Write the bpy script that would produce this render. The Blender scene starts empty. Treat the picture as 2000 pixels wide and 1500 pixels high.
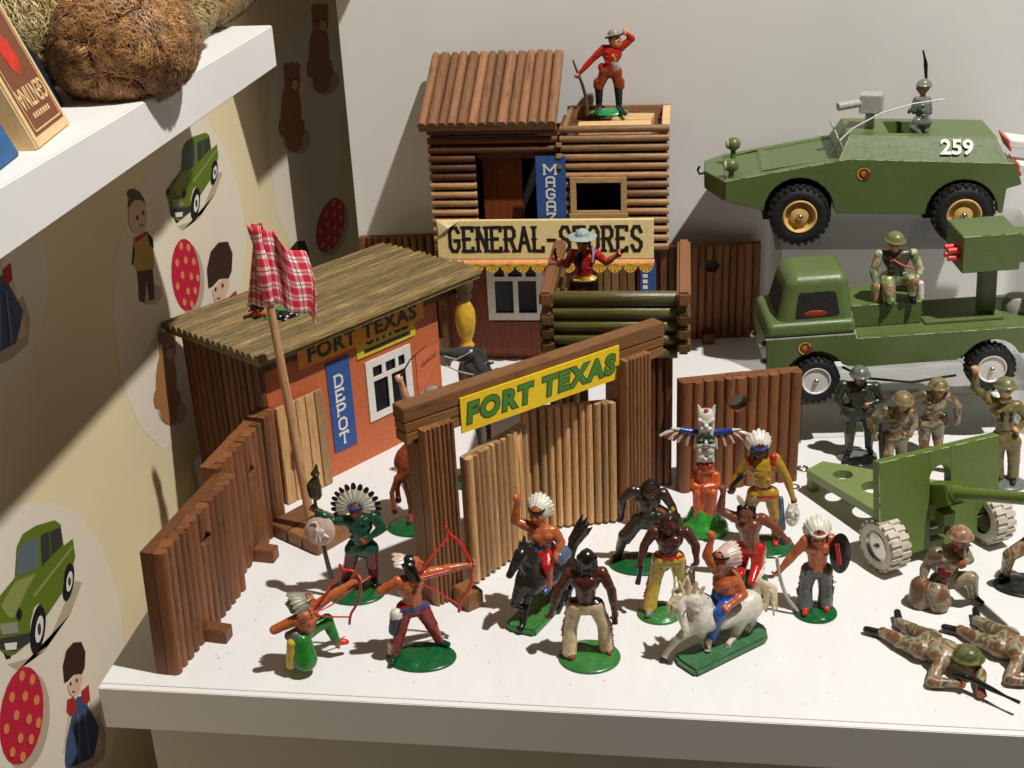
# A museum showcase with toy fort, toy figures and toy army vehicles. Lengths below are centimetres; S turns them into metres.
import bpy, bmesh, math, random
import numpy as np
from mathutils import Vector, Matrix, Euler
random.seed(7); np.random.seed(7)
S = 0.01
scene = bpy.context.scene
COL = scene.collection
R_ = math.radians

# ------------------------------------------------------------------ camera
cam_data = bpy.data.cameras.new('camera'); cam = bpy.data.objects.new('camera', cam_data); COL.objects.link(cam)
cam_data.sensor_width = 36.0; cam_data.lens = 36.0 * 2587.0 / 2000.0
cam_data.clip_start = 0.02; cam_data.clip_end = 20.0
CX = Vector((0.99209947, 0.11735157, -0.04435363)); CY = Vector((-0.00801697, 0.41212753, 0.9110909)); CZ = Vector((0.1251973, -0.90353722, 0.40981231))
cam.matrix_world = Matrix(((CX.x, CY.x, CZ.x, 30.104 * S), (CX.y, CY.y, CZ.y, -53.552 * S), (CX.z, CY.z, CZ.z, 42.0 * S), (0, 0, 0, 1)))
scene.camera = cam
scene.cycles.max_bounces = 6; scene.cycles.diffuse_bounces = 3; scene.cycles.glossy_bounces = 2; scene.cycles.transmission_bounces = 6; scene.cycles.transparent_max_bounces = 24
scene.cycles.use_adaptive_sampling = True; scene.cycles.adaptive_threshold = 0.03

# ------------------------------------------------------------------ light
world = bpy.data.worlds.new('World'); scene.world = world; world.use_nodes = True
bg = world.node_tree.nodes['Background']; bg.inputs[0].default_value = (1.0, 0.83, 0.64, 1); bg.inputs[1].default_value = 0.055
def spot(name, loc, target, energy, color, radius, angle, blend):
    d = bpy.data.lights.new(name, 'SPOT'); d.energy = energy; d.color = color; d.shadow_soft_size = radius
    d.spot_size = R_(angle); d.spot_blend = blend
    o = bpy.data.objects.new(name, d); COL.objects.link(o)
    o.location = Vector(loc) * S
    o.rotation_euler = (Vector(target) - Vector(loc)).to_track_quat('-Z', 'Y').to_euler()
    return o
spot('showcase_spotlight', (92, -18, 175), (26, 18, 5), 160, (1.0, 0.98, 0.945), 0.02, 40, 0.5)
scene.view_settings.view_transform = 'Standard'; scene.view_settings.look = 'None'
scene.view_settings.exposure = 0.0; scene.view_settings.gamma = 1.0

# ------------------------------------------------------------------ materials
MATS = {}
def lin(c):
    return tuple(((x / 255.0) / 12.92 if x / 255.0 <= 0.04045 else ((x / 255.0 + 0.055) / 1.055) ** 2.4) for x in c)
def base_mat(name, rough=0.5):
    m = bpy.data.materials.new(name); m.use_nodes = True
    nt = m.node_tree; b = nt.nodes['Principled BSDF']; b.inputs['Roughness'].default_value = rough
    return m, nt, b
def coords(nt, scale, kind='Object'):
    tc = nt.nodes.new('ShaderNodeTexCoord'); mp = nt.nodes.new('ShaderNodeMapping'); mp.inputs['Scale'].default_value = scale
    nt.links.new(tc.outputs[kind], mp.inputs['Vector']); return mp.outputs[0]
def noise(nt, vec, scale, detail=4, rough=0.55, dist=0.0):
    n = nt.nodes.new('ShaderNodeTexNoise'); n.inputs['Scale'].default_value = scale; n.inputs['Detail'].default_value = detail
    n.inputs['Roughness'].default_value = rough; n.inputs['Distortion'].default_value = dist
    nt.links.new(vec, n.inputs['Vector']); return n.outputs[0]
def ramp(nt, fac, stops):
    r = nt.nodes.new('ShaderNodeValToRGB'); e = r.color_ramp.elements
    while len(e) < len(stops): e.new(0.5)
    for i, (p, c) in enumerate(stops):
        e[i].position = p; e[i].color = (*c[:3], 1)
    nt.links.new(fac, r.inputs[0]); return r.outputs[0]
def mixc(nt, fac, a, b, mode='MIX'):
    n = nt.nodes.new('ShaderNodeMix'); n.data_type = 'RGBA'; n.blend_type = mode
    for sock, val in ((n.inputs[0], fac), (n.inputs[6], a), (n.inputs[7], b)):
        if isinstance(val, (int, float)): sock.default_value = val
        elif isinstance(val, tuple): sock.default_value = (*val[:3], 1)
        else: nt.links.new(val, sock)
    return n.outputs[2]
def bump(nt, b, h, strength, dist):
    n = nt.nodes.new('ShaderNodeBump'); n.inputs['Strength'].default_value = strength; n.inputs['Distance'].default_value = dist
    nt.links.new(h, n.inputs['Height']); nt.links.new(n.outputs[0], b.inputs['Normal'])
def paint(name, rgb, rough=0.36, var=0.16, bmp=0.25, spec=0.5, dirt=0.0, scratch=None, brush=0.0):
    """hand-painted toy plastic or lacquer"""
    if name in MATS: return MATS[name]
    m, nt, b = base_mat(name, rough); c = lin(rgb)
    v = coords(nt, (1, 1, 1))
    n1 = noise(nt, v, 260, 3); n2 = noise(nt, v, 900, 2)
    lo = tuple(x * (1 - var * 1.6) for x in c); hi = tuple(min(1, x * (1 + var)) for x in c)
    col = ramp(nt, n1, [(0.3, lo), (0.7, hi)])
    if dirt:
        n3 = noise(nt, v, 420, 5, 0.7)
        f = ramp(nt, n3, [(0.52, (0, 0, 0)), (0.72, (dirt,) * 3)])
        col = mixc(nt, f, col, (0.05, 0.035, 0.02))
    if brush:
        n5 = noise(nt, coords(nt, (0.06, 1, 1)), 900, 4, 0.6); col = mixc(nt, brush, col, ramp(nt, n5, [(0.3, (0.6,) * 3), (0.7, (1.0,) * 3)]), 'MULTIPLY')
    if scratch:
        n4 = noise(nt, coords(nt, (0.12, 1, 1)), 620, 6, 0.75, 0.4); f4 = ramp(nt, n4, [(0.70, (0, 0, 0)), (0.76, (0.8,) * 3)]); col = mixc(nt, f4, col, lin(scratch))
    nt.links.new(col, b.inputs['Base Color']); b.inputs['Specular IOR Level'].default_value = spec
    bump(nt, b, n2, bmp, 0.0004)
    r = ramp(nt, n1, [(0.3, (rough * 0.8,) * 3), (0.7, (min(1, rough * 1.25),) * 3)]); nt.links.new(r, b.inputs['Roughness'])
    MATS[name] = m; return m
def wood(name, rgb_a, rgb_b, grain=(9, 9, 1), scale=130, rough=0.55, dark=None, gloss=0.35):
    """sawn wood; grain is the stretch of the figure (small number = along the grain)"""
    if name in MATS: return MATS[name]
    m, nt, b = base_mat(name, rough); a, c = lin(rgb_a), lin(rgb_b)
    v = coords(nt, grain)
    oi = nt.nodes.new('ShaderNodeObjectInfo'); add = nt.nodes.new('ShaderNodeVectorMath'); add.operation = 'ADD'
    comb = nt.nodes.new('ShaderNodeCombineXYZ'); mul = nt.nodes.new('ShaderNodeMath'); mul.operation = 'MULTIPLY'; mul.inputs[1].default_value = 7.0
    nt.links.new(oi.outputs['Random'], mul.inputs[0])
    for k in range(3): nt.links.new(mul.outputs[0], comb.inputs[k])
    nt.links.new(v, add.inputs[0]); nt.links.new(comb.outputs[0], add.inputs[1]); vv = add.outputs[0]
    n1 = noise(nt, vv, scale * 0.35, 6, 0.6, 0.6); n2 = noise(nt, vv, scale * 1.6, 5, 0.7)
    n3 = noise(nt, coords(nt, (1, 1, 1)), 60, 3)
    col = ramp(nt, n1, [(0.28, c), (0.46, a), (0.6, tuple(x * 0.8 + y * 0.2 for x, y in zip(a, c))), (0.75, c)])
    f2 = ramp(nt, n2, [(0.42, (0.55,) * 3), (0.62, (1.0,) * 3)]); col = mixc(nt, 0.65, col, f2, 'MULTIPLY')
    br = nt.nodes.new('ShaderNodeMapRange'); br.inputs[3].default_value = 0.66; br.inputs[4].default_value = 1.28
    nt.links.new(oi.outputs['Random'], br.inputs[0])
    col = mixc(nt, 1.0, col, br.outputs[0], 'MULTIPLY')
    if dark:
        f3 = ramp(nt, n2, [(0.46, (0.7,) * 3), (0.6, (0, 0, 0))]); col = mixc(nt, f3, col, lin(dark))
    nt.links.new(col, b.inputs['Base Color']); b.inputs['Specular IOR Level'].default_value = gloss
    bump(nt, b, n2, 0.5, 0.0005)
    MATS[name] = m; return m
def camo(name, cols, rough=0.34, scale=95):
    if name in MATS: return MATS[name]
    m, nt, b = base_mat(name, rough); v = coords(nt, (1, 1, 1))
    n1 = noise(nt, v, scale, 3, 0.6, 0.8); n2 = noise(nt, v, scale * 5, 3)
    cs = [lin(c) for c in cols]; k = len(cs)
    r = ramp(nt, n1, [(0.34 + 0.32 * i / (k - 1), c) for i, c in enumerate(cs)])
    col = mixc(nt, 0.5, r, ramp(nt, n2, [(0.35, (0.55,) * 3), (0.65, (1.0,) * 3)]), 'MULTIPLY')
    nt.links.new(col, b.inputs['Base Color']); bump(nt, b, n2, 0.3, 0.0005)
    MATS[name] = m; return m
def metal(name, rgb, rough=0.25):
    if name in MATS: return MATS[name]
    m, nt, b = base_mat(name, rough); b.inputs['Base Color'].default_value = (*lin(rgb), 1); b.inputs['Metallic'].default_value = 1.0
    n2 = noise(nt, coords(nt, (1, 1, 1)), 700, 2); bump(nt, b, n2, 0.15, 0.0003)
    MATS[name] = m; return m
def glassy(name):
    if name in MATS: return MATS[name]
    m, nt, b = base_mat(name, 0.03); b.inputs['Base Color'].default_value = (0.93, 0.95, 0.95, 1)
    b.inputs['Transmission Weight'].default_value = 1.0; b.inputs['IOR'].default_value = 1.12
    MATS[name] = m; return m

# ------------------------------------------------------------------ mesh builder
class MB:
    def __init__(s): s.v = []; s.f = []; s.m = []
    def add(s, vs, fs, mat=0):
        o = len(s.v); s.v += [tuple(p) for p in vs]
        for f in fs: s.f.append(tuple(i + o for i in f)); s.m.append(mat)
        return s
    def box(s, c, size, mat=0, R=None):
        h = [x / 2 for x in size]; vs = []
        for dx, dy, dz in ((-1,-1,-1),(1,-1,-1),(1,1,-1),(-1,1,-1),(-1,-1,1),(1,-1,1),(1,1,1),(-1,1,1)):
            p = Vector((dx * h[0], dy * h[1], dz * h[2])); vs.append((R @ p if R else p) + Vector(c))
        return s.add(vs, [(0,3,2,1),(4,5,6,7),(0,1,5,4),(1,2,6,5),(2,3,7,6),(3,0,4,7)], mat)
    def span(s, a, b, mat=0):
        return s.box([(x + y) / 2 for x, y in zip(a, b)], [abs(y - x) for x, y in zip(a, b)], mat)
    def tube(s, pts, rad, n=10, mat=0, cap=True):
        pts = [Vector(p) for p in pts]; k = len(pts)
        rad = [rad] * k if isinstance(rad, (int, float)) else rad
        vs, fs = [], []; up = None
        for i, p in enumerate(pts):
            t = (pts[min(i + 1, k - 1)] - pts[max(i - 1, 0)]).normalized()
            if up is None: up = t.orthogonal().normalized()
            else:
                up = up - t * up.dot(t); up = up.normalized() if up.length > 1e-6 else t.orthogonal().normalized()
            w = t.cross(up)
            for j in range(n):
                a = 2 * math.pi * j / n; vs.append(p + (up * math.cos(a) + w * math.sin(a)) * rad[i])
        for i in range(k - 1):
            for j in range(n):
                fs.append((i*n+j, i*n+(j+1)%n, (i+1)*n+(j+1)%n, (i+1)*n+j))
        if cap: fs.append(tuple(range(n))[::-1]); fs.append(tuple((k-1)*n + j for j in range(n)))
        return s.add(vs, fs, mat)
    def lathe(s, prof, n=20, mat=0, M=None, mats=None, cap=True):
        vs, fs, ms = [], [], []
        for r, z in prof:
            for j in range(n):
                a = 2 * math.pi * j / n; p = Vector((r * math.cos(a), r * math.sin(a), z)); vs.append(M @ p if M else p)
        k = len(prof)
        o = len(s.v); s.v += [tuple(p) for p in vs]
        for i in range(k - 1):
            for j in range(n):
                s.f.append((o+i*n+j, o+i*n+(j+1)%n, o+(i+1)*n+(j+1)%n, o+(i+1)*n+j)); s.m.append(mats[i] if mats else mat)
        if not cap: return s
        s.f.append(tuple(o + j for j in range(n))[::-1]); s.m.append(mats[0] if mats else mat)
        s.f.append(tuple(o + (k-1)*n + j for j in range(n))); s.m.append(mats[-1] if mats else mat)
        return s
    def ell(s, c, r, n=12, mat=0, R=None):
        vs, fs = [], []; m = n // 2
        for i in range(m + 1):
            th = math.pi * i / m
            for j in range(n):
                a = 2 * math.pi * j / n
                p = Vector((r[0]*math.sin(th)*math.cos(a), r[1]*math.sin(th)*math.sin(a), r[2]*math.cos(th)))
                vs.append((R @ p if R else p) + Vector(c))
        for i in range(m):
            for j in range(n):
                a, b, c2, d = i*n+j, i*n+(j+1)%n, (i+1)*n+(j+1)%n, (i+1)*n+j
                if i == 0: fs.append((a, d, c2))
                elif i == m - 1: fs.append((a, d, b))
                else: fs.append((a, d, c2, b))
        return s.add(vs, fs, mat)
    def prism(s, outline, y0, y1, mat=0, M=None):
        """outline in (x, z), pushed from y0 to y1"""
        n = len(outline); vs = [Vector((x, y0, z)) for x, z in outline] + [Vector((x, y1, z)) for x, z in outline]
        if M: vs = [M @ p for p in vs]
        fs = [tuple(range(n)), tuple(range(2*n-1, n-1, -1))] + [(i, n+i, n+(i+1)%n, (i+1)%n) for i in range(n)]
        return s.add(vs, fs, mat)
    def mesh(s, name, mats, smooth=None, bevel=0.0):
        me = bpy.data.meshes.new(name)
        me.from_pydata([(x * S, y * S, z * S) for x, y, z in s.v], [], s.f)
        for m in mats: me.materials.append(m)
        me.polygons.foreach_set('material_index', s.m)
        bm = bmesh.new(); bm.from_mesh(me); bmesh.ops.recalc_face_normals(bm, faces=bm.faces)
        if bevel:
            es = [e for e in bm.edges if len(e.link_faces) == 2 and e.calc_face_angle(0) > 0.5]
            bmesh.ops.bevel(bm, geom=es, offset=bevel * S, segments=2, affect='EDGES', clamp_overlap=True)
        bm.to_mesh(me); bm.free()
        if smooth:
            me.polygons.foreach_set('use_smooth', [True] * len(me.polygons)); me.set_sharp_from_angle(angle=R_(smooth))
        return me
    def build(s, name, mats, parent=None, smooth=None, bevel=0.0, loc=None, rot=None):
        mats = mats if isinstance(mats, (list, tuple)) else [mats]
        return link(name, s.mesh(name, mats, smooth, bevel), parent, loc, rot)
def link(name, data, parent=None, loc=None, rot=None):
    o = bpy.data.objects.new(name, data); COL.objects.link(o); o.parent = parent
    if loc is not None: o.location = Vector(loc) * S
    if rot is not None: o.rotation_euler = rot
    return o
def tag(o, label=None, cat=None, group=None, kind=None):
    if label: o['label'] = label
    if cat: o['category'] = cat
    if group: o['group'] = group
    if kind: o['kind'] = kind
    return o
def thing(name, label, cat, loc=(0, 0, 0), rz=0.0, group=None):
    o = link(name, None, None, loc, (0, 0, rz)); o.empty_display_size = 0.01
    return tag(o, label, cat, group)

# ------------------------------------------------------------------ half-round log: a board piece with a rounded front (-y), flat back
def log_mesh(name, w, t, z0, z1, mat, rnd=0.3, n=7, hole=None, part=None, jitter=0.0, x0=0.0, smooth=50):
    """w wide, t thick; z0/z1 ends; hole=(xc, zc, r) in board x; part 'lo'/'hi' keeps the piece below/above the hole"""
    xs = [-w/2 + w * i / (n - 1) for i in range(n)]
    def front(x):
        q = max(0.0, 1 - (x / (w / 2)) ** 2); return -t * (1 - rnd) - t * rnd * math.sqrt(q)
    def zr(x):
        a, b = z0, z1
        if hole:
            d = hole[2] ** 2 - (x + x0 - hole[0]) ** 2; hh = math.sqrt(d) if d > 0 else 0.0
            if part == 'lo': b = hole[1] - hh
            else: a = hole[1] + hh
        return a, b
    mb = MB(); vs = []
    jt = [random.uniform(-jitter, jitter) for _ in xs]
    for x, j in zip(xs, jt):
        a, b = zr(x); f = front(x)
        vs += [(x, f, a), (x, f, b + (j if part != 'lo' else 0)), (x, 0, a), (x, 0, b + (j if part != 'lo' else 0))]
    fs = []
    for i in range(n - 1):
        p, q = 4 * i, 4 * (i + 1)
        fs += [(p, q, q+1, p+1), (p+2, p+3, q+3, q+2), (p+1, q+1, q+3, p+3), (p, p+2, q+2, q)]
    e = 4 * (n - 1); fs += [(0, 1, 3, 2), (e, e+2, e+3, e+1)]
    mb.add(vs, fs); return mb.mesh(name, [mat], smooth)
def log_board(parent, x0, x1, n, t, z0, z1, mat, M=None, holes=(), rnd=0.35, gap=0.02, jitter=0.04, pname='log'):
    """a row of upright half-round logs between x0 and x1 (local x), as children of parent; M places the row"""
    w = (x1 - x0) / n; out = []; M = M or Matrix.Identity(4)
    cuts = [x0] + [x0 + w * (i + random.uniform(-0.09, 0.09)) for i in range(1, n)] + [x1]
    for i in range(n):
        xc = (cuts[i] + cuts[i + 1]) / 2; wi = cuts[i + 1] - cuts[i]; ps = []
        hit = [h for h in holes if abs(xc - h[0]) < h[2] + w / 2 - 0.02]
        if hit:
            ps = [log_mesh(pname, wi - gap, t, z0, z1, mat, rnd, hole=hit[0], part=p, x0=xc, jitter=jitter) for p in ('lo', 'hi')]
        else: ps = [log_mesh(pname, wi - gap, t, z0, z1 + random.uniform(-jitter, jitter), mat, rnd, jitter=jitter)]
        for me in ps:
            o = link(pname, me, parent); o.matrix_local = Matrix.Diagonal((1, 1, 1, 1)) @ cm(M @ Matrix.Translation((xc, random.uniform(-0.02, 0.0), 0)) @ Euler((0, random.uniform(-.006, .006), random.uniform(-.05, .05))).to_matrix().to_4x4()); out.append(o)
    return out
def cm(M):
    M = M.copy(); M.translation = M.translation * S; return M
def TR(x, y, z=0, rz=0, rx=0, ry=0):
    return Matrix.Translation((x, y, z)) @ Euler((rx, ry, rz)).to_matrix().to_4x4()

# ------------------------------------------------------------------ lettering
def text_mesh(txt, size, mat, bold=0.0, extrude=0.01, spacing=1.0, align='CENTER', width=1.0, shear=0.0):
    cu = bpy.data.curves.new('lettering', 'FONT'); cu.body = txt; cu.size = size * S; cu.offset = bold * S; cu.extrude = extrude * S
    cu.align_x = align; cu.align_y = 'CENTER'; cu.space_character = spacing; cu.shear = shear; cu.resolution_u = 3
    o = bpy.data.objects.new('lettering', cu); COL.objects.link(o)
    dg = bpy.context.evaluated_depsgraph_get(); me = bpy.data.meshes.new_from_object(o.evaluated_get(dg))
    bpy.data.objects.remove(o); bpy.data.curves.remove(cu)
    me.transform(Matrix.Diagonal((width, 1, 1, 1))); me.materials.clear(); me.materials.append(mat); me.name = 'lettering'
    return me
FACE_FRONT = Matrix.Rotation(R_(90), 4, 'X')       # text plane xy -> local xz plane, readable from -y
STROKES = {  # slab letters in a 1 x 1 box
 'D': [[(0.1,0),(0.1,1)],[(0.1,1),(0.6,1),(0.85,0.75),(0.85,0.25),(0.6,0),(0.1,0)]],
 'E': [[(0.1,0),(0.1,1)],[(0.1,1),(0.85,1),(0.85,0.86)],[(0.1,0.52),(0.6,0.52)],[(0.1,0),(0.85,0),(0.85,0.14)]],
 'P': [[(0.1,0),(0.1,1)],[(0.1,1),(0.65,1),(0.85,0.85),(0.85,0.62),(0.65,0.46),(0.1,0.46)]],
 'O': [[(0.3,0),(0.1,0.2),(0.1,0.8),(0.3,1),(0.65,1),(0.85,0.8),(0.85,0.2),(0.65,0),(0.3,0)]],
 'T': [[(0.48,0),(0.48,1)],[(0.05,0.84),(0.05,1),(0.9,1),(0.9,0.84)]],
 'M': [[(0.05,0),(0.05,1)],[(0.05,1),(0.48,0.35),(0.9,1)],[(0.9,1),(0.9,0)]],
 'A': [[(0.1,0),(0.1,0.85),(0.3,1),(0.7,1),(0.85,0.85),(0.85,0)],[(0.1,0.42),(0.85,0.42)]],
 'G': [[(0.85,0.8),(0.65,1),(0.3,1),(0.1,0.8),(0.1,0.2),(0.3,0),(0.65,0),(0.85,0.2),(0.85,0.45),(0.5,0.45)]],
 'Z': [[(0.1,0.85),(0.1,1),(0.85,1),(0.1,0),(0.85,0),(0.85,0.15)]],
 'I': [[(0.48,0),(0.48,1)]],
 'N': [[(0.1,0),(0.1,1)],[(0.1,1),(0.85,0)],[(0.85,0),(0.85,1)]],
 'R': [[(0.1,0),(0.1,1)],[(0.1,1),(0.62,1),(0.82,0.85),(0.82,0.64),(0.62,0.5),(0.1,0.5)],[(0.5,0.5),(0.86,0.0)]],
 'L': [[(0.1,0),(0.1,1)],[(0.1,0),(0.85,0),(0.85,0.16)]],
 'S': [[(0.84,0.78),(0.66,1),(0.3,1),(0.12,0.82),(0.14,0.64),(0.34,0.53),(0.62,0.46),(0.84,0.34),(0.84,0.18),(0.66,0),(0.3,0),(0.1,0.22)]],
 'a': [[(0.02,0),(0.46,1)],[(0.46,1),(0.9,0)],[(0.2,0.36),(0.72,0.36)]],
 '-': [[(0.1,0.45),(0.8,0.45)]],
}
def strokes(mb, ch, x, z, w, h, t, th, serif=0.14, y=0.0, spur=False, mat=0):
    """one letter standing in the xz plane, its box lower-left at (x, z)"""
    for pl in STROKES[ch]:
        P = [(x + a * w, z + b * h) for a, b in pl]
        for (ax, az), (bx, bz) in zip(P, P[1:]):
            d = Vector((bx - ax, bz - az)); L = d.length; d /= L; nrm = Vector((-d.y, d.x)) * t / 2; e = d * t * 0.38
            q = [(ax - e.x + nrm.x, az - e.y + nrm.y), (bx + e.x + nrm.x, bz + e.y + nrm.y), (bx + e.x - nrm.x, bz + e.y - nrm.y), (ax - e.x - nrm.x, az - e.y - nrm.y)]
            mb.prism(q, y - th, y, mat); th += 0.0007
        for end in (0, -1):
            a, b = pl[end]
            nb = pl[1] if end == 0 else pl[-2]
            if serif and b in (0, 1) and abs(nb[0] - a) < 0.4 and abs(nb[1] - b) > 0.3:
                px, pz = x + a * w, z + b * h; sg = 1 if b == 0 else -1
                mb.prism([(px - serif * w, pz - t*0.38*sg), (px + serif * w, pz - t*0.38*sg), (px + serif * w * 0.8, pz + t*0.4*sg), (px - serif * w * 0.8, pz + t*0.4*sg)], y - th, y, mat); th += 0.0007
        if spur and abs(pl[0][0] - pl[-1][0]) < 0.05 and len(pl) == 2:
            px, pz = x + pl[0][0] * w, z + h * 0.5
            mb.prism([(px - t * 0.95, pz), (px, pz + t * 0.8), (px + t * 0.95, pz), (px, pz - t * 0.8)], y - th, y, mat); th += 0.0007

# ------------------------------------------------------------------ setting
def wall_paint(name, rgb, rough=0.85, spk=0.0, scale=60):
    m, nt, b = base_mat(name, rough); c = lin(rgb); v = coords(nt, (1, 1, 1))
    n1 = noise(nt, v, 9, 4); n2 = noise(nt, v, 1400, 2); n3 = noise(nt, v, 420, 6, 0.8)
    col = ramp(nt, n1, [(0.3, tuple(x * 0.95 for x in c)), (0.7, tuple(min(1, x * 1.03) for x in c))])
    if spk:
        n4 = noise(nt, coords(nt, (1, 0.25, 1)), 45, 6, 0.7, 1.5); col = mixc(nt, 0.5, col, ramp(nt, n4, [(0.35, (0.93, 0.92, 0.9)), (0.6, (1, 1, 1))]), 'MULTIPLY')
        f = ramp(nt, n3, [(0.635, (0, 0, 0)), (0.72, (spk,) * 3)]); col = mixc(nt, f, col, lin((120, 100, 80)))
    nt.links.new(col, b.inputs['Base Color']); bump(nt, b, n2, 0.12, 0.0003); b.inputs['Specular IOR Level'].default_value = 0.25
    return m
M_TABLE = wall_paint('table_white', (233, 231, 228), 0.55, 0.55)
M_BACK = wall_paint('back_panel_white', (224, 221, 217), 0.8)
M_LEFT = wall_paint('printed_wall_yellow', (236, 219, 176), 0.6)
M_SHELF = wall_paint('shelf_white', (233, 230, 226), 0.5)
WX = -3.6
tt = link('display_table', None); tag(tt, 'white display table top with square front edge', 'table', kind='structure')
mb = MB()
lo = [(0, 0.5, -2.55), (110, -1.7, -2.55), (110, 50, -2.55), (WX, 50, -2.55), (WX, 25.2, -2.55), (0, 22.5, -2.55)]
vs = [(0, 0.5, 0), (110, -1.7, 0), (110, 50, 0), (WX, 50, 0), (WX, 25.2, 0), (0, 22.5, 0)]
mb = MB(); mb.add(vs + lo, [(0, 1, 2, 3, 4, 5), tuple(range(11, 5, -1))] + [(i, 6 + i, 6 + (i + 1) % 6, (i + 1) % 6) for i in range(6)])
mb.build('table_top', M_TABLE, tt, bevel=0.015, smooth=40)
mb = MB(); mb.add([(0, 0.05, -2.56), (110, -2.15, -2.56), (110, -1.72, -2.56), (0, 0.48, -2.56), (0, 0.05, 0.0), (110, -2.15, 0.0), (110, -1.72, 0.0), (0, 0.48, 0.0)], [(3, 2, 1, 0), (4, 5, 6, 7), (0, 1, 5, 4), (1, 2, 6, 5), (2, 3, 7, 6), (3, 0, 4, 7)]); mb.build('edge_band', M_SHELF, tt, bevel=0.04, smooth=40)
mb = MB(); mb.box((55 + 1.5, 20, -27.6), (110, 37, 50), R=Matrix.Rotation(R_(-1.1), 3, 'Z')); mb.build('table_base', M_BACK, tt, bevel=0.05)
# crumbs of dust on the table top, too many and too small to count
mb = MB()
for i in range(520):
    x, y = random.uniform(1, 60), random.uniform(0.6, 30); r = random.choice((0.012, 0.016, 0.022, 0.03)) * random.uniform(0.7, 1.2)
    if random.random() < 0.02: r *= 2.2
    mb.ell((x, y, r * 0.4), (r * random.uniform(0.8, 1.8), r, r * 0.6), n=6, R=Matrix.Rotation(random.uniform(0, 3), 3, 'Z'))
tag(mb.build('dust', paint('dust_brown', (96, 80, 62), 0.8)), 'tiny dark dust crumbs scattered on the white table top', 'dust', kind='stuff')
mb = MB(); mb.box((3.4 + 55, 50.6, 36), (110, 1.0, 98)); tag(mb.build('back_wall', M_BACK, bevel=0.04), kind='structure')
lw = MB().box((WX - 0.5, 20, 8), (1, 160, 90)).build('left_wall', M_LEFT); tag(lw, kind='structure')
PCOL = dict(oval=(236, 224, 202), drop=(190, 172, 148), green=(98, 120, 32), green2=(70, 96, 30), hood=(142, 152, 84), glass=(96, 112, 118), dark=(58, 56, 54), black=(28, 24, 24),
            white=(232, 226, 218), grey=(150, 146, 128), red=(196, 34, 62), orange=(226, 138, 84), skin=(226, 188, 166), denim=(66, 84, 118), denim2=(104, 122, 150), darkred=(176, 44, 46),
            hair=(62, 38, 28), brown=(84, 60, 44), ochre=(186, 152, 84), beige=(216, 186, 150), olive=(86, 84, 50), bear=(168, 116, 72))
def print_mat(k):
    n = 'print_' + k
    if n not in MATS: MATS[n] = wall_paint(n, PCOL[k], 0.6)
    return MATS[n]
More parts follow.
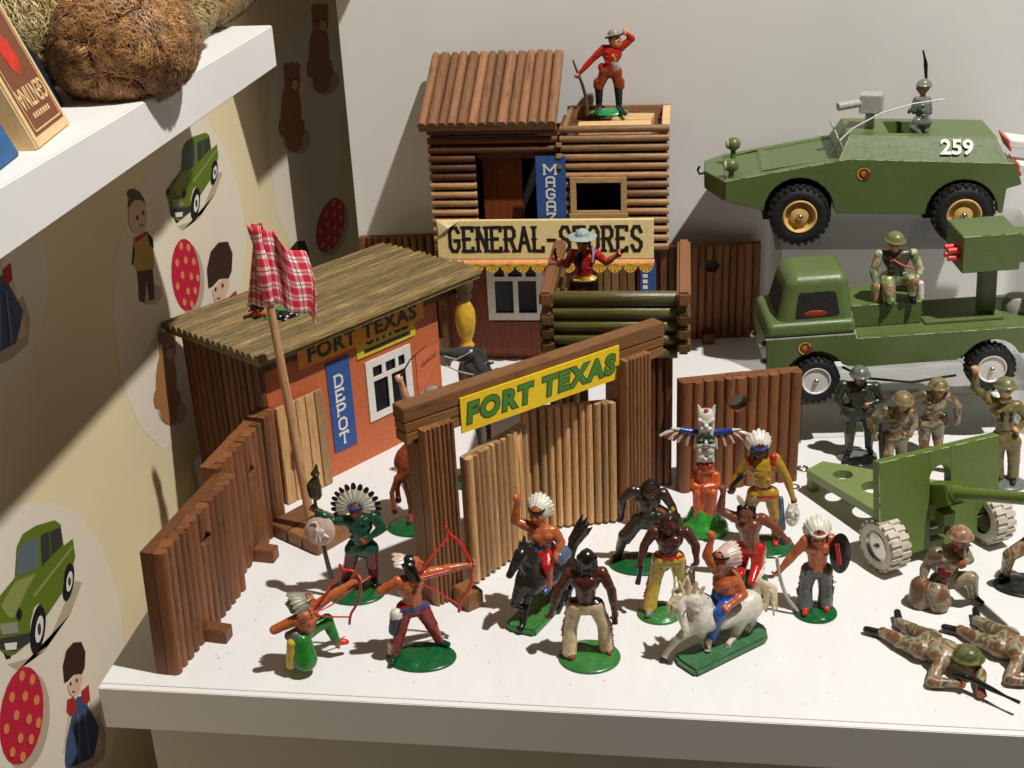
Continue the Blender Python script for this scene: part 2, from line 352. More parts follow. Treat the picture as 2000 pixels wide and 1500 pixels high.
PRINTS = [
('pale_oval',[('oval',[(37.1,21.73),(40.38,18.48),(42.41,14.35),(42.42,10.62),(39.33,7.08),(32.94,3.83),(25.45,2.07),(20.92,3.19),(17.84,6.58),(16.53,10.34),(16.98,14.17),(18.78,17.43),(22.16,19.6),(26.68,20.98),(31.8,21.73)])]),
('pale_oval',[('oval',[(-1.87,11.32),(2.26,9.69),(5.73,7.88),(8.16,5.75),(10.32,2.3),(11.03,-1.5),(10.61,-4.94),(8.8,-8.18),(6.5,-9.81),(3.29,-10.51),(-1.59,-9.02),(-8.08,-2.93)])]),
('pale_oval',[('oval',[(3.31,23.23),(10.52,21.12),(10.08,18.66),(8.3,16.72),(5.41,15.61),(0.28,16.28)])]),
('pale_oval',[('oval',[(59.55,23.87),(73.64,22.95),(78.24,17.71),(73.9,9.39),(66.3,5.34),(56.15,3.7),(50.61,10.18),(50.7,17.55),(54.89,22.14)])]),
('printed_car',[('drop',[(28.86,16.1),(31.34,15.6),(33.12,15.37),(36.43,16.7),(38.11,17.3),(39.02,16.99),(36.95,16.02),(33.55,15.5),(29.84,15.5)]),('black',[(28.57,16.78),(29.58,16.53),(29.28,16.25),(28.79,16.34)]),('black',[(33.59,16.24),(33.33,15.98),(33.02,15.77),(32.69,15.62),(32.37,15.55),(32.08,15.55),(31.86,15.63),(31.7,15.79),(31.64,16.0),(31.66,16.25),(31.77,16.53),(31.97,16.8),(32.23,17.05),(32.53,17.26),(32.86,17.41),(33.18,17.49),(33.47,17.49),(33.7,17.42),(33.86,17.27),(33.93,17.05),(33.91,16.8),(33.79,16.52)]),('black',[(37.94,17.3),(37.72,17.09),(37.46,16.91),(37.19,16.79),(36.92,16.72),(36.69,16.72),(36.5,16.79),(36.37,16.91),(36.31,17.08),(36.33,17.28),(36.43,17.5),(36.59,17.73),(36.81,17.93),(37.06,18.11),(37.33,18.23),(37.59,18.3),(37.83,18.3),(38.03,18.24),(38.16,18.13),(38.22,17.95),(38.2,17.75),(38.1,17.52)]),('green',[(27.97,18.81),(29.29,19.11),(31.08,19.38),(31.84,20.58),(32.7,20.93),(34.34,20.89),(36.69,20.58),(37.33,20.22),(37.34,19.21),(38.61,19.24),(38.6,18.36),(38.14,18.04),(37.76,18.31),(37.04,18.13),(36.35,17.26),(33.91,16.77),(33.82,17.19),(33.37,17.57),(32.73,17.57),(32.04,17.06),(31.63,16.29),(29.82,16.27),(29.01,16.43),(28.13,17.04),(28.13,17.85)]),('hood',[(29.1,18.67),(31.07,19.21),(33.57,18.91),(32.23,18.54),(30.28,17.77),(29.68,18.01)]),('glass',[(31.89,20.45),(32.71,20.52),(34.42,20.37),(33.85,19.05),(31.24,19.44)]),('dark',[(34.71,20.36),(37.24,20.12),(37.21,19.3),(34.29,19.02)]),('green2',[(35.74,20.27),(35.96,20.24),(35.66,19.18),(35.39,19.16)]),('hood',[(32.79,18.13),(38.41,18.97),(38.38,18.81),(32.86,17.95)]),('dark',[(28.07,17.47),(31.79,16.65),(31.56,16.28),(29.71,16.43),(28.14,17.07)]),('grey',[(28.57,18.0),(30.53,17.53),(30.5,17.04),(28.66,17.49)]),('white',[(28.76,17.07),(30.15,16.71),(29.96,16.44),(28.83,16.74)]),('white',[(33.27,16.35),(33.12,16.22),(32.96,16.1),(32.78,16.02),(32.61,15.98),(32.46,15.97),(32.34,16.02),(32.26,16.1),(32.23,16.21),(32.25,16.35),(32.31,16.5),(32.42,16.65),(32.56,16.78),(32.72,16.9),(32.9,16.98),(33.07,17.03),(33.22,17.03),(33.34,16.99),(33.42,16.91),(33.46,16.79),(33.44,16.66),(33.37,16.5)]),('dark',[(33.04,16.44),(33.0,16.37),(32.95,16.31),(32.89,16.27),(32.83,16.25),(32.76,16.24),(32.7,16.26),(32.66,16.3),(32.63,16.35),(32.61,16.41),(32.62,16.49),(32.64,16.56),(32.68,16.63),(32.73,16.69),(32.79,16.73),(32.86,16.76),(32.92,16.76),(32.98,16.74),(33.02,16.71),(33.05,16.65),(33.07,16.59),(33.06,16.52)]),('white',[(37.65,17.39),(37.54,17.28),(37.4,17.19),(37.26,17.12),(37.12,17.09),(36.99,17.09),(36.89,17.12),(36.82,17.18),(36.79,17.27),(36.81,17.38),(36.86,17.5),(36.94,17.62),(37.06,17.72),(37.19,17.82),(37.33,17.88),(37.47,17.92),(37.6,17.92),(37.7,17.89),(37.77,17.83),(37.8,17.74),(37.79,17.63),(37.74,17.51)]),('dark',[(37.48,17.45),(37.45,17.4),(37.4,17.36),(37.35,17.32),(37.3,17.31),(37.24,17.31),(37.19,17.32),(37.15,17.35),(37.11,17.39),(37.1,17.44),(37.1,17.5),(37.11,17.55),(37.14,17.6),(37.19,17.65),(37.24,17.68),(37.29,17.7),(37.35,17.7),(37.4,17.68),(37.45,17.66),(37.48,17.61),(37.49,17.56),(37.49,17.51)]),('black',[(28.38,18.57),(28.34,18.52),(28.29,18.47),(28.23,18.44),(28.16,18.43),(28.08,18.43),(28.02,18.45),(27.96,18.48),(27.91,18.53),(27.89,18.59),(27.88,18.65),(27.9,18.71),(27.93,18.77),(27.98,18.81),(28.05,18.84),(28.12,18.86),(28.19,18.86),(28.26,18.84),(28.32,18.8),(28.36,18.75),(28.39,18.7),(28.39,18.63)]),('black',[(31.15,17.72),(31.11,17.66),(31.05,17.61),(30.98,17.58),(30.9,17.56),(30.81,17.57),(30.73,17.59),(30.66,17.63),(30.6,17.69),(30.57,17.75),(30.56,17.82),(30.58,17.88),(30.62,17.94),(30.67,17.99),(30.75,18.02),(30.83,18.04),(30.92,18.03),(31.0,18.01),(31.07,17.97),(31.12,17.92),(31.16,17.85),(31.17,17.78)])]),
('printed_car',[('drop',[(-1.7,2.65),(0.32,1.56),(1.8,0.93),(4.85,1.97),(6.4,2.41),(7.15,1.84),(5.2,1.01),(2.2,1.01),(-0.96,1.71)]),('black',[(-1.85,3.55),(-1.04,3.05),(-1.33,2.75),(-1.72,2.95)]),('black',[(2.33,1.93),(2.07,1.66),(1.77,1.45),(1.47,1.33),(1.19,1.29),(0.95,1.35),(0.76,1.5),(0.66,1.72),(0.63,2.0),(0.69,2.31),(0.82,2.63),(1.03,2.94),(1.28,3.2),(1.57,3.41),(1.87,3.54),(2.16,3.58),(2.41,3.53),(2.6,3.38),(2.71,3.17),(2.74,2.88),(2.68,2.57),(2.55,2.24)]),('black',[(6.25,2.43),(6.02,2.21),(5.78,2.04),(5.52,1.94),(5.28,1.9),(5.07,1.95),(4.92,2.06),(4.82,2.24),(4.8,2.47),(4.85,2.72),(4.96,2.98),(5.13,3.23),(5.35,3.45),(5.59,3.62),(5.85,3.73),(6.09,3.77),(6.3,3.73),(6.46,3.62),(6.56,3.44),(6.58,3.22),(6.54,2.96),(6.42,2.69)]),('green',[(-2.05,6.16),(-0.9,6.29),(0.64,6.31),(1.46,7.67),(2.24,7.94),(3.64,7.62),(5.62,6.8),(6.13,6.24),(5.99,4.97),(7.1,4.76),(6.97,3.65),(6.52,3.34),(6.23,3.75),(5.58,3.66),(4.85,2.69),(2.68,2.54),(2.66,3.08),(2.34,3.64),(1.79,3.75),(1.12,3.25),(0.67,2.36),(-0.87,2.68),(-1.53,3.03),(-2.17,3.95),(-2.05,4.94)]),('hood',[(-1.13,5.79),(0.61,6.1),(2.69,5.28),(1.5,5.06),(-0.26,4.46),(-0.73,4.86)]),('glass',[(1.48,7.49),(2.19,7.44),(3.63,6.95),(2.96,5.4),(0.79,6.35)]),('dark',[(3.88,6.88),(6.04,6.12),(5.9,5.1),(3.33,5.28)]),('green2',[(4.76,6.58),(4.94,6.51),(4.53,5.23),(4.29,5.26)]),('hood',[(1.92,4.44),(6.89,4.46),(6.85,4.27),(1.95,4.21)]),('dark',[(-2.16,4.49),(0.85,2.78),(0.6,2.37),(-0.94,2.9),(-2.16,3.97)]),('grey',[(-1.66,5.05),(-0.08,4.11),(-0.18,3.5),(-1.66,4.4)]),('white',[(-1.64,3.87),(-0.53,3.17),(-0.72,2.86),(-1.64,3.45)]),('white',[(2.07,2.13),(1.93,1.99),(1.77,1.87),(1.61,1.8),(1.46,1.78),(1.33,1.81),(1.23,1.89),(1.18,2.0),(1.17,2.15),(1.2,2.32),(1.28,2.49),(1.39,2.66),(1.53,2.81),(1.69,2.92),(1.85,2.99),(2.0,3.02),(2.13,2.99),(2.23,2.91),(2.28,2.8),(2.3,2.65),(2.26,2.48),(2.18,2.3)]),('dark',[(1.89,2.29),(1.85,2.21),(1.8,2.14),(1.74,2.1),(1.68,2.08),(1.62,2.09),(1.58,2.12),(1.54,2.18),(1.52,2.25),(1.52,2.33),(1.54,2.42),(1.57,2.51),(1.61,2.59),(1.66,2.65),(1.72,2.7),(1.78,2.72),(1.83,2.71),(1.88,2.68),(1.91,2.62),(1.93,2.55),(1.93,2.46),(1.92,2.37)]),('white',[(6.01,2.61),(5.89,2.49),(5.76,2.4),(5.63,2.34),(5.5,2.33),(5.39,2.35),(5.31,2.41),(5.26,2.5),(5.25,2.62),(5.27,2.75),(5.33,2.89),(5.42,3.03),(5.54,3.14),(5.67,3.23),(5.8,3.29),(5.93,3.31),(6.04,3.29),(6.12,3.23),(6.17,3.14),(6.19,3.02),(6.16,2.88),(6.1,2.74)]),('dark',[(5.87,2.72),(5.83,2.66),(5.79,2.61),(5.74,2.58),(5.69,2.57),(5.64,2.58),(5.6,2.61),(5.56,2.65),(5.54,2.71),(5.53,2.78),(5.54,2.85),(5.56,2.92),(5.6,2.97),(5.64,3.02),(5.69,3.05),(5.74,3.06),(5.79,3.06),(5.83,3.03),(5.87,2.98),(5.89,2.93),(5.89,2.86),(5.89,2.79)]),('black',[(-1.74,5.79),(-1.78,5.73),(-1.83,5.68),(-1.89,5.66),(-1.95,5.65),(-2.01,5.67),(-2.06,5.7),(-2.11,5.76),(-2.14,5.82),(-2.15,5.9),(-2.15,5.98),(-2.12,6.05),(-2.09,6.11),(-2.04,6.16),(-1.98,6.19),(-1.92,6.19),(-1.86,6.18),(-1.81,6.14),(-1.76,6.09),(-1.73,6.02),(-1.72,5.94),(-1.72,5.87)]),('black',[(0.47,4.23),(0.42,4.16),(0.37,4.11),(0.3,4.09),(0.23,4.08),(0.15,4.11),(0.09,4.15),(0.04,4.21),(-0.0,4.29),(-0.02,4.38),(-0.02,4.46),(0.0,4.54),(0.05,4.61),(0.1,4.66),(0.17,4.69),(0.24,4.69),(0.31,4.67),(0.38,4.62),(0.43,4.56),(0.47,4.48),(0.49,4.4),(0.49,4.31)])]),
('printed_ball',[('drop',[(32.38,11.1),(32.1,10.43),(31.61,9.89),(30.97,9.53),(30.23,9.37),(29.46,9.44),(28.72,9.71),(28.06,10.16),(27.55,10.76),(27.21,11.44),(27.07,12.16),(27.14,12.87),(27.41,13.5),(27.85,14.02),(28.45,14.38),(29.15,14.56),(29.9,14.53),(30.64,14.31),(31.33,13.88),(31.88,13.3),(32.26,12.6),(32.44,11.85)]),('red',[(31.7,11.67),(31.42,11.01),(30.95,10.47),(30.32,10.1),(29.61,9.94),(28.86,10.0),(28.14,10.26),(27.51,10.7),(27.02,11.28),(26.69,11.95),(26.56,12.66),(26.63,13.36),(26.9,13.99),(27.33,14.51),(27.91,14.87),(28.59,15.05),(29.32,15.04),(30.04,14.82),(30.7,14.41),(31.23,13.84),(31.59,13.16),(31.76,12.41)]),('orange',[(29.39,14.53),(29.29,14.39),(29.1,14.35),(28.9,14.41),(28.76,14.56),(28.74,14.73),(28.84,14.86),(29.02,14.91),(29.22,14.85),(29.36,14.7)]),('orange',[(30.64,14.01),(30.54,13.87),(30.34,13.83),(30.14,13.89),(29.99,14.04),(29.97,14.22),(30.07,14.35),(30.26,14.4),(30.47,14.34),(30.61,14.19)]),('orange',[(28.25,13.73),(28.15,13.59),(27.97,13.55),(27.77,13.61),(27.63,13.76),(27.61,13.93),(27.71,14.07),(27.89,14.11),(28.09,14.05),(28.23,13.9)]),('orange',[(29.79,13.36),(29.68,13.23),(29.5,13.18),(29.29,13.25),(29.15,13.4),(29.13,13.57),(29.23,13.71),(29.42,13.75),(29.62,13.69),(29.76,13.54)]),('orange',[(31.19,12.78),(31.08,12.64),(30.89,12.6),(30.68,12.67),(30.53,12.82),(30.5,13.0),(30.61,13.14),(30.8,13.18),(31.01,13.11),(31.16,12.96)]),('orange',[(28.79,12.64),(28.69,12.51),(28.5,12.46),(28.3,12.53),(28.16,12.68),(28.14,12.86),(28.24,12.99),(28.43,13.03),(28.63,12.97),(28.76,12.82)]),('orange',[(30.29,12.01),(30.19,11.87),(30.0,11.83),(29.79,11.9),(29.65,12.05),(29.62,12.23),(29.72,12.37),(29.91,12.41),(30.12,12.34),(30.27,12.19)]),('orange',[(31.45,11.49),(31.34,11.35),(31.15,11.31),(30.93,11.38),(30.79,11.54),(30.76,11.72),(30.86,11.86),(31.06,11.9),(31.27,11.83),(31.42,11.67)]),('orange',[(27.62,12.25),(27.52,12.12),(27.33,12.08),(27.14,12.15),(27.0,12.3),(26.98,12.47),(27.08,12.6),(27.26,12.65),(27.46,12.58),(27.59,12.43)]),('orange',[(29.28,11.29),(29.18,11.15),(28.99,11.11),(28.78,11.18),(28.64,11.34),(28.62,11.52),(28.72,11.65),(28.91,11.69),(29.11,11.62),(29.25,11.47)]),('orange',[(30.57,10.84),(30.47,10.7),(30.28,10.66),(30.07,10.74),(29.92,10.89),(29.9,11.08),(30.0,11.21),(30.19,11.25),(30.4,11.18),(30.55,11.02)]),('orange',[(28.34,10.82),(28.24,10.69),(28.05,10.65),(27.85,10.72),(27.72,10.87),(27.69,11.05),(27.79,11.19),(27.98,11.23),(28.18,11.16),(28.32,11.0)]),('orange',[(29.57,10.2),(29.47,10.06),(29.28,10.02),(29.07,10.1),(28.93,10.25),(28.9,10.44),(29.01,10.57),(29.2,10.61),(29.4,10.54),(29.54,10.38)])]),
('printed_ball',[('drop',[(0.69,-3.06),(0.16,-3.55),(-0.48,-3.86),(-1.17,-3.96),(-1.85,-3.85),(-2.47,-3.54),(-2.97,-3.06),(-3.33,-2.46),(-3.51,-1.77),(-3.51,-1.07),(-3.33,-0.39),(-2.98,0.21),(-2.49,0.69),(-1.89,1.01),(-1.24,1.15),(-0.56,1.08),(0.07,0.82),(0.61,0.37),(1.01,-0.23),(1.24,-0.94),(1.26,-1.69),(1.07,-2.42)]),('red',[(0.23,-2.29),(-0.29,-2.78),(-0.92,-3.1),(-1.59,-3.21),(-2.26,-3.11),(-2.85,-2.82),(-3.34,-2.36),(-3.68,-1.78),(-3.85,-1.11),(-3.84,-0.42),(-3.66,0.25),(-3.31,0.84),(-2.83,1.32),(-2.24,1.65),(-1.6,1.79),(-0.95,1.74),(-0.33,1.49),(0.19,1.06),(0.57,0.48),(0.78,-0.2),(0.79,-0.94),(0.6,-1.65)]),('orange',[(-0.49,1.01),(-0.64,0.92),(-0.82,0.94),(-0.96,1.06),(-1.02,1.23),(-0.96,1.4),(-0.82,1.49),(-0.64,1.47),(-0.49,1.35),(-0.44,1.17)]),('orange',[(0.35,0.14),(0.2,0.05),(0.02,0.07),(-0.13,0.2),(-0.19,0.38),(-0.13,0.54),(0.01,0.63),(0.2,0.61),(0.35,0.49),(0.4,0.31)]),('orange',[(-1.8,0.65),(-1.94,0.57),(-2.12,0.59),(-2.25,0.71),(-2.31,0.88),(-2.25,1.04),(-2.11,1.13),(-1.94,1.11),(-1.8,0.99),(-1.75,0.82)]),('orange',[(-0.66,-0.17),(-0.8,-0.26),(-0.98,-0.23),(-1.13,-0.11),(-1.18,0.07),(-1.13,0.24),(-0.98,0.32),(-0.81,0.3),(-0.66,0.18),(-0.6,-0.0)]),('orange',[(0.28,-1.14),(0.13,-1.23),(-0.05,-1.2),(-0.2,-1.07),(-0.26,-0.89),(-0.21,-0.72),(-0.06,-0.63),(0.13,-0.66),(0.28,-0.79),(0.33,-0.97)]),('orange',[(-1.81,-0.48),(-1.95,-0.57),(-2.12,-0.55),(-2.26,-0.43),(-2.32,-0.25),(-2.26,-0.09),(-2.12,0.0),(-1.95,-0.02),(-1.81,-0.14),(-1.75,-0.32)]),('orange',[(-0.81,-1.53),(-0.96,-1.62),(-1.14,-1.59),(-1.28,-1.46),(-1.34,-1.28),(-1.28,-1.12),(-1.14,-1.03),(-0.96,-1.05),(-0.81,-1.18),(-0.76,-1.36)]),('orange',[(-0.06,-2.37),(-0.21,-2.46),(-0.39,-2.43),(-0.54,-2.3),(-0.6,-2.11),(-0.54,-1.94),(-0.4,-1.85),(-0.21,-1.88),(-0.06,-2.01),(-0.0,-2.2)]),('orange',[(-2.95,-0.45),(-3.09,-0.54),(-3.26,-0.51),(-3.39,-0.39),(-3.44,-0.22),(-3.39,-0.06),(-3.25,0.03),(-3.08,0.01),(-2.95,-0.11),(-2.9,-0.29)]),('orange',[(-1.97,-1.83),(-2.11,-1.92),(-2.28,-1.89),(-2.42,-1.77),(-2.48,-1.59),(-2.42,-1.42),(-2.28,-1.33),(-2.11,-1.36),(-1.97,-1.49),(-1.91,-1.67)]),('orange',[(-1.07,-2.65),(-1.22,-2.74),(-1.4,-2.71),(-1.54,-2.57),(-1.6,-2.39),(-1.54,-2.22),(-1.4,-2.14),(-1.22,-2.16),(-1.07,-2.29),(-1.02,-2.48)]),('orange',[(-2.94,-1.94),(-3.08,-2.02),(-3.25,-1.99),(-3.39,-1.87),(-3.44,-1.69),(-3.38,-1.53),(-3.25,-1.44),(-3.08,-1.47),(-2.94,-1.59),(-2.89,-1.77)]),('orange',[(-2.18,-2.88),(-2.33,-2.96),(-2.5,-2.93),(-2.64,-2.8),(-2.69,-2.62),(-2.64,-2.46),(-2.49,-2.37),(-2.32,-2.4),(-2.18,-2.53),(-2.13,-2.71)])]),
('printed_girl',[('drop',[(6.01,-6.51),(6.29,-8.23),(5.53,-9.39),(3.57,-8.73),(1.86,-7.76),(3.72,-6.15)]),('skin',[(5.33,-4.87),(5.46,-6.07),(5.35,-7.47),(5.67,-8.48),(5.36,-8.73),(4.69,-8.43),(4.35,-7.15)]),('skin',[(2.88,-3.81),(2.01,-4.77),(1.37,-5.54),(1.56,-5.82),(2.52,-5.17)]),('denim',[(3.93,-3.72),(4.7,-4.22),(5.06,-5.51),(5.69,-7.25),(5.15,-7.81),(4.33,-8.33),(2.68,-7.48),(1.31,-6.61),(1.34,-6.11),(1.93,-5.17),(3.0,-4.37)]),('darkred',[(2.94,-3.15),(3.8,-3.58),(3.64,-4.4),(2.9,-4.29),(2.61,-3.71)]),('darkred',[(4.55,-3.8),(5.5,-4.04),(5.29,-4.97),(4.74,-4.9),(4.42,-4.53)]),('skin',[(3.28,-2.36),(4.87,-2.61),(4.97,-3.27),(4.34,-3.63),(3.58,-3.45),(3.26,-2.93)]),('hair',[(3.01,-2.04),(3.25,-1.07),(3.93,-0.54),(4.8,-0.63),(5.67,-1.2),(5.88,-2.05),(5.45,-2.81),(5.01,-2.95),(4.2,-2.35),(3.39,-2.21)]),('white',[(3.7,-3.5),(3.96,-3.65),(3.9,-3.79),(3.67,-3.67)]),('hair',[(3.71,-2.63),(3.64,-2.69),(3.56,-2.66),(3.5,-2.58),(3.5,-2.48),(3.56,-2.43),(3.65,-2.45),(3.71,-2.54)]),('hair',[(4.41,-2.93),(4.35,-2.98),(4.26,-2.96),(4.2,-2.87),(4.2,-2.77),(4.26,-2.72),(4.35,-2.74),(4.41,-2.83)]),('darkred',[(3.88,-3.3),(3.81,-3.3),(3.68,-3.22),(3.57,-3.11),(3.53,-3.04),(3.59,-3.05),(3.72,-3.13),(3.84,-3.23)]),('denim2',[(4.27,-4.89),(4.48,-5.06),(4.03,-7.88),(3.77,-7.81)]),('denim2',[(3.56,-4.58),(3.77,-4.74),(2.82,-7.36),(2.6,-7.22)])]),
('printed_girl',[('drop',[(40.23,4.54),(41.29,2.11),(40.0,0.3),(35.68,0.91),(31.92,2.0),(35.34,4.61)]),('skin',[(38.35,6.73),(38.93,5.06),(39.08,3.04),(40.03,1.64),(39.44,1.22),(37.94,1.55),(36.9,3.31)]),('skin',[(33.02,7.72),(31.5,6.21),(30.39,5.02),(30.85,4.66),(32.62,5.74)]),('denim',[(35.14,8.06),(36.86,7.52),(37.94,5.77),(39.75,3.42),(38.76,2.52),(37.17,1.62),(33.52,2.54),(30.53,3.51),(30.48,4.21),(31.43,5.63),(33.4,6.96)]),('darkred',[(32.98,8.64),(34.85,8.23),(34.71,7.05),(33.18,7.05),(32.44,7.8)]),('darkred',[(36.44,8.09),(38.48,7.95),(38.29,6.6),(37.12,6.57),(36.37,7.03)]),('skin',[(33.47,9.81),(36.8,9.81),(37.16,8.91),(35.96,8.27),(34.36,8.36),(33.57,9.02)]),('hair',[(32.85,10.19),(33.1,11.57),(34.34,12.47),(36.14,12.55),(38.09,11.97),(38.74,10.83),(38.06,9.67),(37.17,9.37),(35.34,10.03),(33.66,10.04)]),('white',[(34.61,8.32),(35.18,8.16),(35.09,7.95),(34.6,8.08)]),('hair',[(34.41,9.52),(34.29,9.44),(34.11,9.45),(33.97,9.56),(33.95,9.69),(34.06,9.78),(34.24,9.76),(34.39,9.66)]),('hair',[(35.92,9.27),(35.81,9.18),(35.62,9.2),(35.47,9.3),(35.45,9.44),(35.57,9.53),(35.75,9.51),(35.9,9.41)]),('darkred',[(34.92,8.63),(34.79,8.63),(34.51,8.71),(34.24,8.83),(34.15,8.92),(34.28,8.93),(34.56,8.84),(34.83,8.72)]),('denim2',[(36.14,6.49),(36.62,6.3),(36.43,2.21),(35.87,2.26)]),('denim2',[(34.6,6.79),(35.07,6.6),(33.79,2.73),(33.3,2.89)])]),
('printed_girl',[('drop',[(7.21,19.28),(7.49,17.91),(6.75,16.71),(4.81,16.69),(3.1,17.01),(4.94,18.91)]),('skin',[(6.53,20.46),(6.66,19.49),(6.56,18.28),(6.88,17.52),(6.58,17.21),(5.91,17.28),(5.57,18.25)]),('skin',[(4.09,20.65),(3.24,19.58),(2.6,18.75),(2.79,18.57),(3.74,19.39)]),('denim',[(5.13,21.03),(5.9,20.83),(6.26,19.84),(6.9,18.56),(6.37,17.93),(5.56,17.26),(3.91,17.49),(2.55,17.82),(2.58,18.25),(3.16,19.22),(4.21,20.2)]),('darkred',[(4.14,21.22),(5.0,21.11),(4.84,20.37),(4.11,20.24),(3.82,20.65)]),('darkred',[(5.75,21.15),(6.69,21.22),(6.49,20.37),(5.94,20.27),(5.62,20.48)]),('skin',[(4.48,21.99),(6.06,22.24),(6.15,21.71),(5.54,21.22),(4.78,21.15),(4.46,21.5)]),('hair',[(4.21,22.18),(4.44,23.07),(5.11,23.72),(5.98,23.9),(6.84,23.67),(7.05,23.01),(6.63,22.24),(6.2,21.99),(5.39,22.26),(4.58,22.15)]),('white',[(4.9,21.15),(5.16,21.09),(5.1,20.96),(4.87,21.0)]),('hair',[(4.9,21.88),(4.84,21.82),(4.75,21.81),(4.69,21.87),(4.7,21.95),(4.76,22.01),(4.84,22.02),(4.9,21.96)]),('hair',[(5.6,21.84),(5.54,21.77),(5.45,21.77),(5.39,21.82),(5.39,21.91),(5.45,21.97),(5.54,21.98),(5.6,21.92)]),('darkred',[(5.07,21.36),(5.01,21.35),(4.88,21.38),(4.77,21.44),(4.73,21.49),(4.79,21.5),(4.92,21.47),(5.04,21.41)]),('denim2',[(5.47,20.14),(5.68,20.06),(5.26,17.55),(5.0,17.53)]),('denim2',[(4.77,20.2),(4.98,20.12),(4.06,17.63),(3.84,17.68)])]),
('printed_doll',[('drop',[(24.73,12.78),(24.57,12.63),(24.26,12.55),(23.84,12.55),(23.33,12.63),(22.78,12.78),(22.24,12.99),(21.75,13.23),(21.35,13.5),(21.07,13.76),(20.92,14.0),(20.92,14.2),(21.07,14.35),(21.36,14.43),(21.76,14.44),(22.24,14.37),(22.78,14.23),(23.32,14.04),(23.83,13.79),(24.25,13.52),(24.56,13.25),(24.72,13.0)]),('brown',[(21.41,15.69),(23.83,14.84),(23.59,13.7),(23.33,12.94),(22.46,13.14),(22.56,14.44),(21.75,13.29),(21.01,13.69),(21.28,14.67)]),('ochre',[(21.79,17.61),(23.9,17.22),(24.47,16.2),(24.05,14.76),(21.35,15.54),(21.03,16.53)]),('black',[(23.81,17.37),(24.6,16.64),(24.52,16.0),(24.0,16.35)]),('black',[(21.56,17.28),(21.59,16.8),(20.98,16.08),(20.8,16.2)]),('darkred',[(21.85,17.54),(23.73,17.4),(23.72,17.16),(21.94,17.25)]),('beige',[(24.23,18.19),(24.05,17.92),(23.76,17.71),(23.41,17.57),(23.0,17.52),(22.59,17.57),(22.2,17.69),(21.87,17.89),(21.61,18.15),(21.45,18.44),(21.4,18.75),(21.47,19.04),(21.64,19.31),(21.91,19.52),(22.26,19.65),(22.65,19.71),(23.06,19.68),(23.45,19.56),(23.8,19.37),(24.07,19.11),(24.24,18.81),(24.29,18.5)]),('olive',[(21.56,19.59),(22.11,20.05),(21.81,20.37),(22.09,20.57),(22.86,20.44),(23.71,19.98),(24.21,19.37),(24.31,18.75),(24.03,19.31),(22.85,19.72)]),('black',[(22.91,18.54),(22.84,18.47),(22.72,18.44),(22.61,18.48),(22.54,18.56),(22.54,18.66),(22.61,18.73),(22.72,18.75),(22.84,18.72),(22.91,18.64)]),('black',[(23.89,18.55),(23.82,18.48),(23.72,18.46),(23.62,18.49),(23.56,18.57),(23.56,18.65),(23.63,18.72),(23.73,18.75),(23.83,18.72),(23.89,18.64)]),('darkred',[(23.48,17.89),(23.41,17.89),(23.24,17.92),(23.04,17.99),(22.89,18.05),(22.84,18.1),(22.91,18.1),(23.08,18.07),(23.27,18.0),(23.43,17.94)])]),
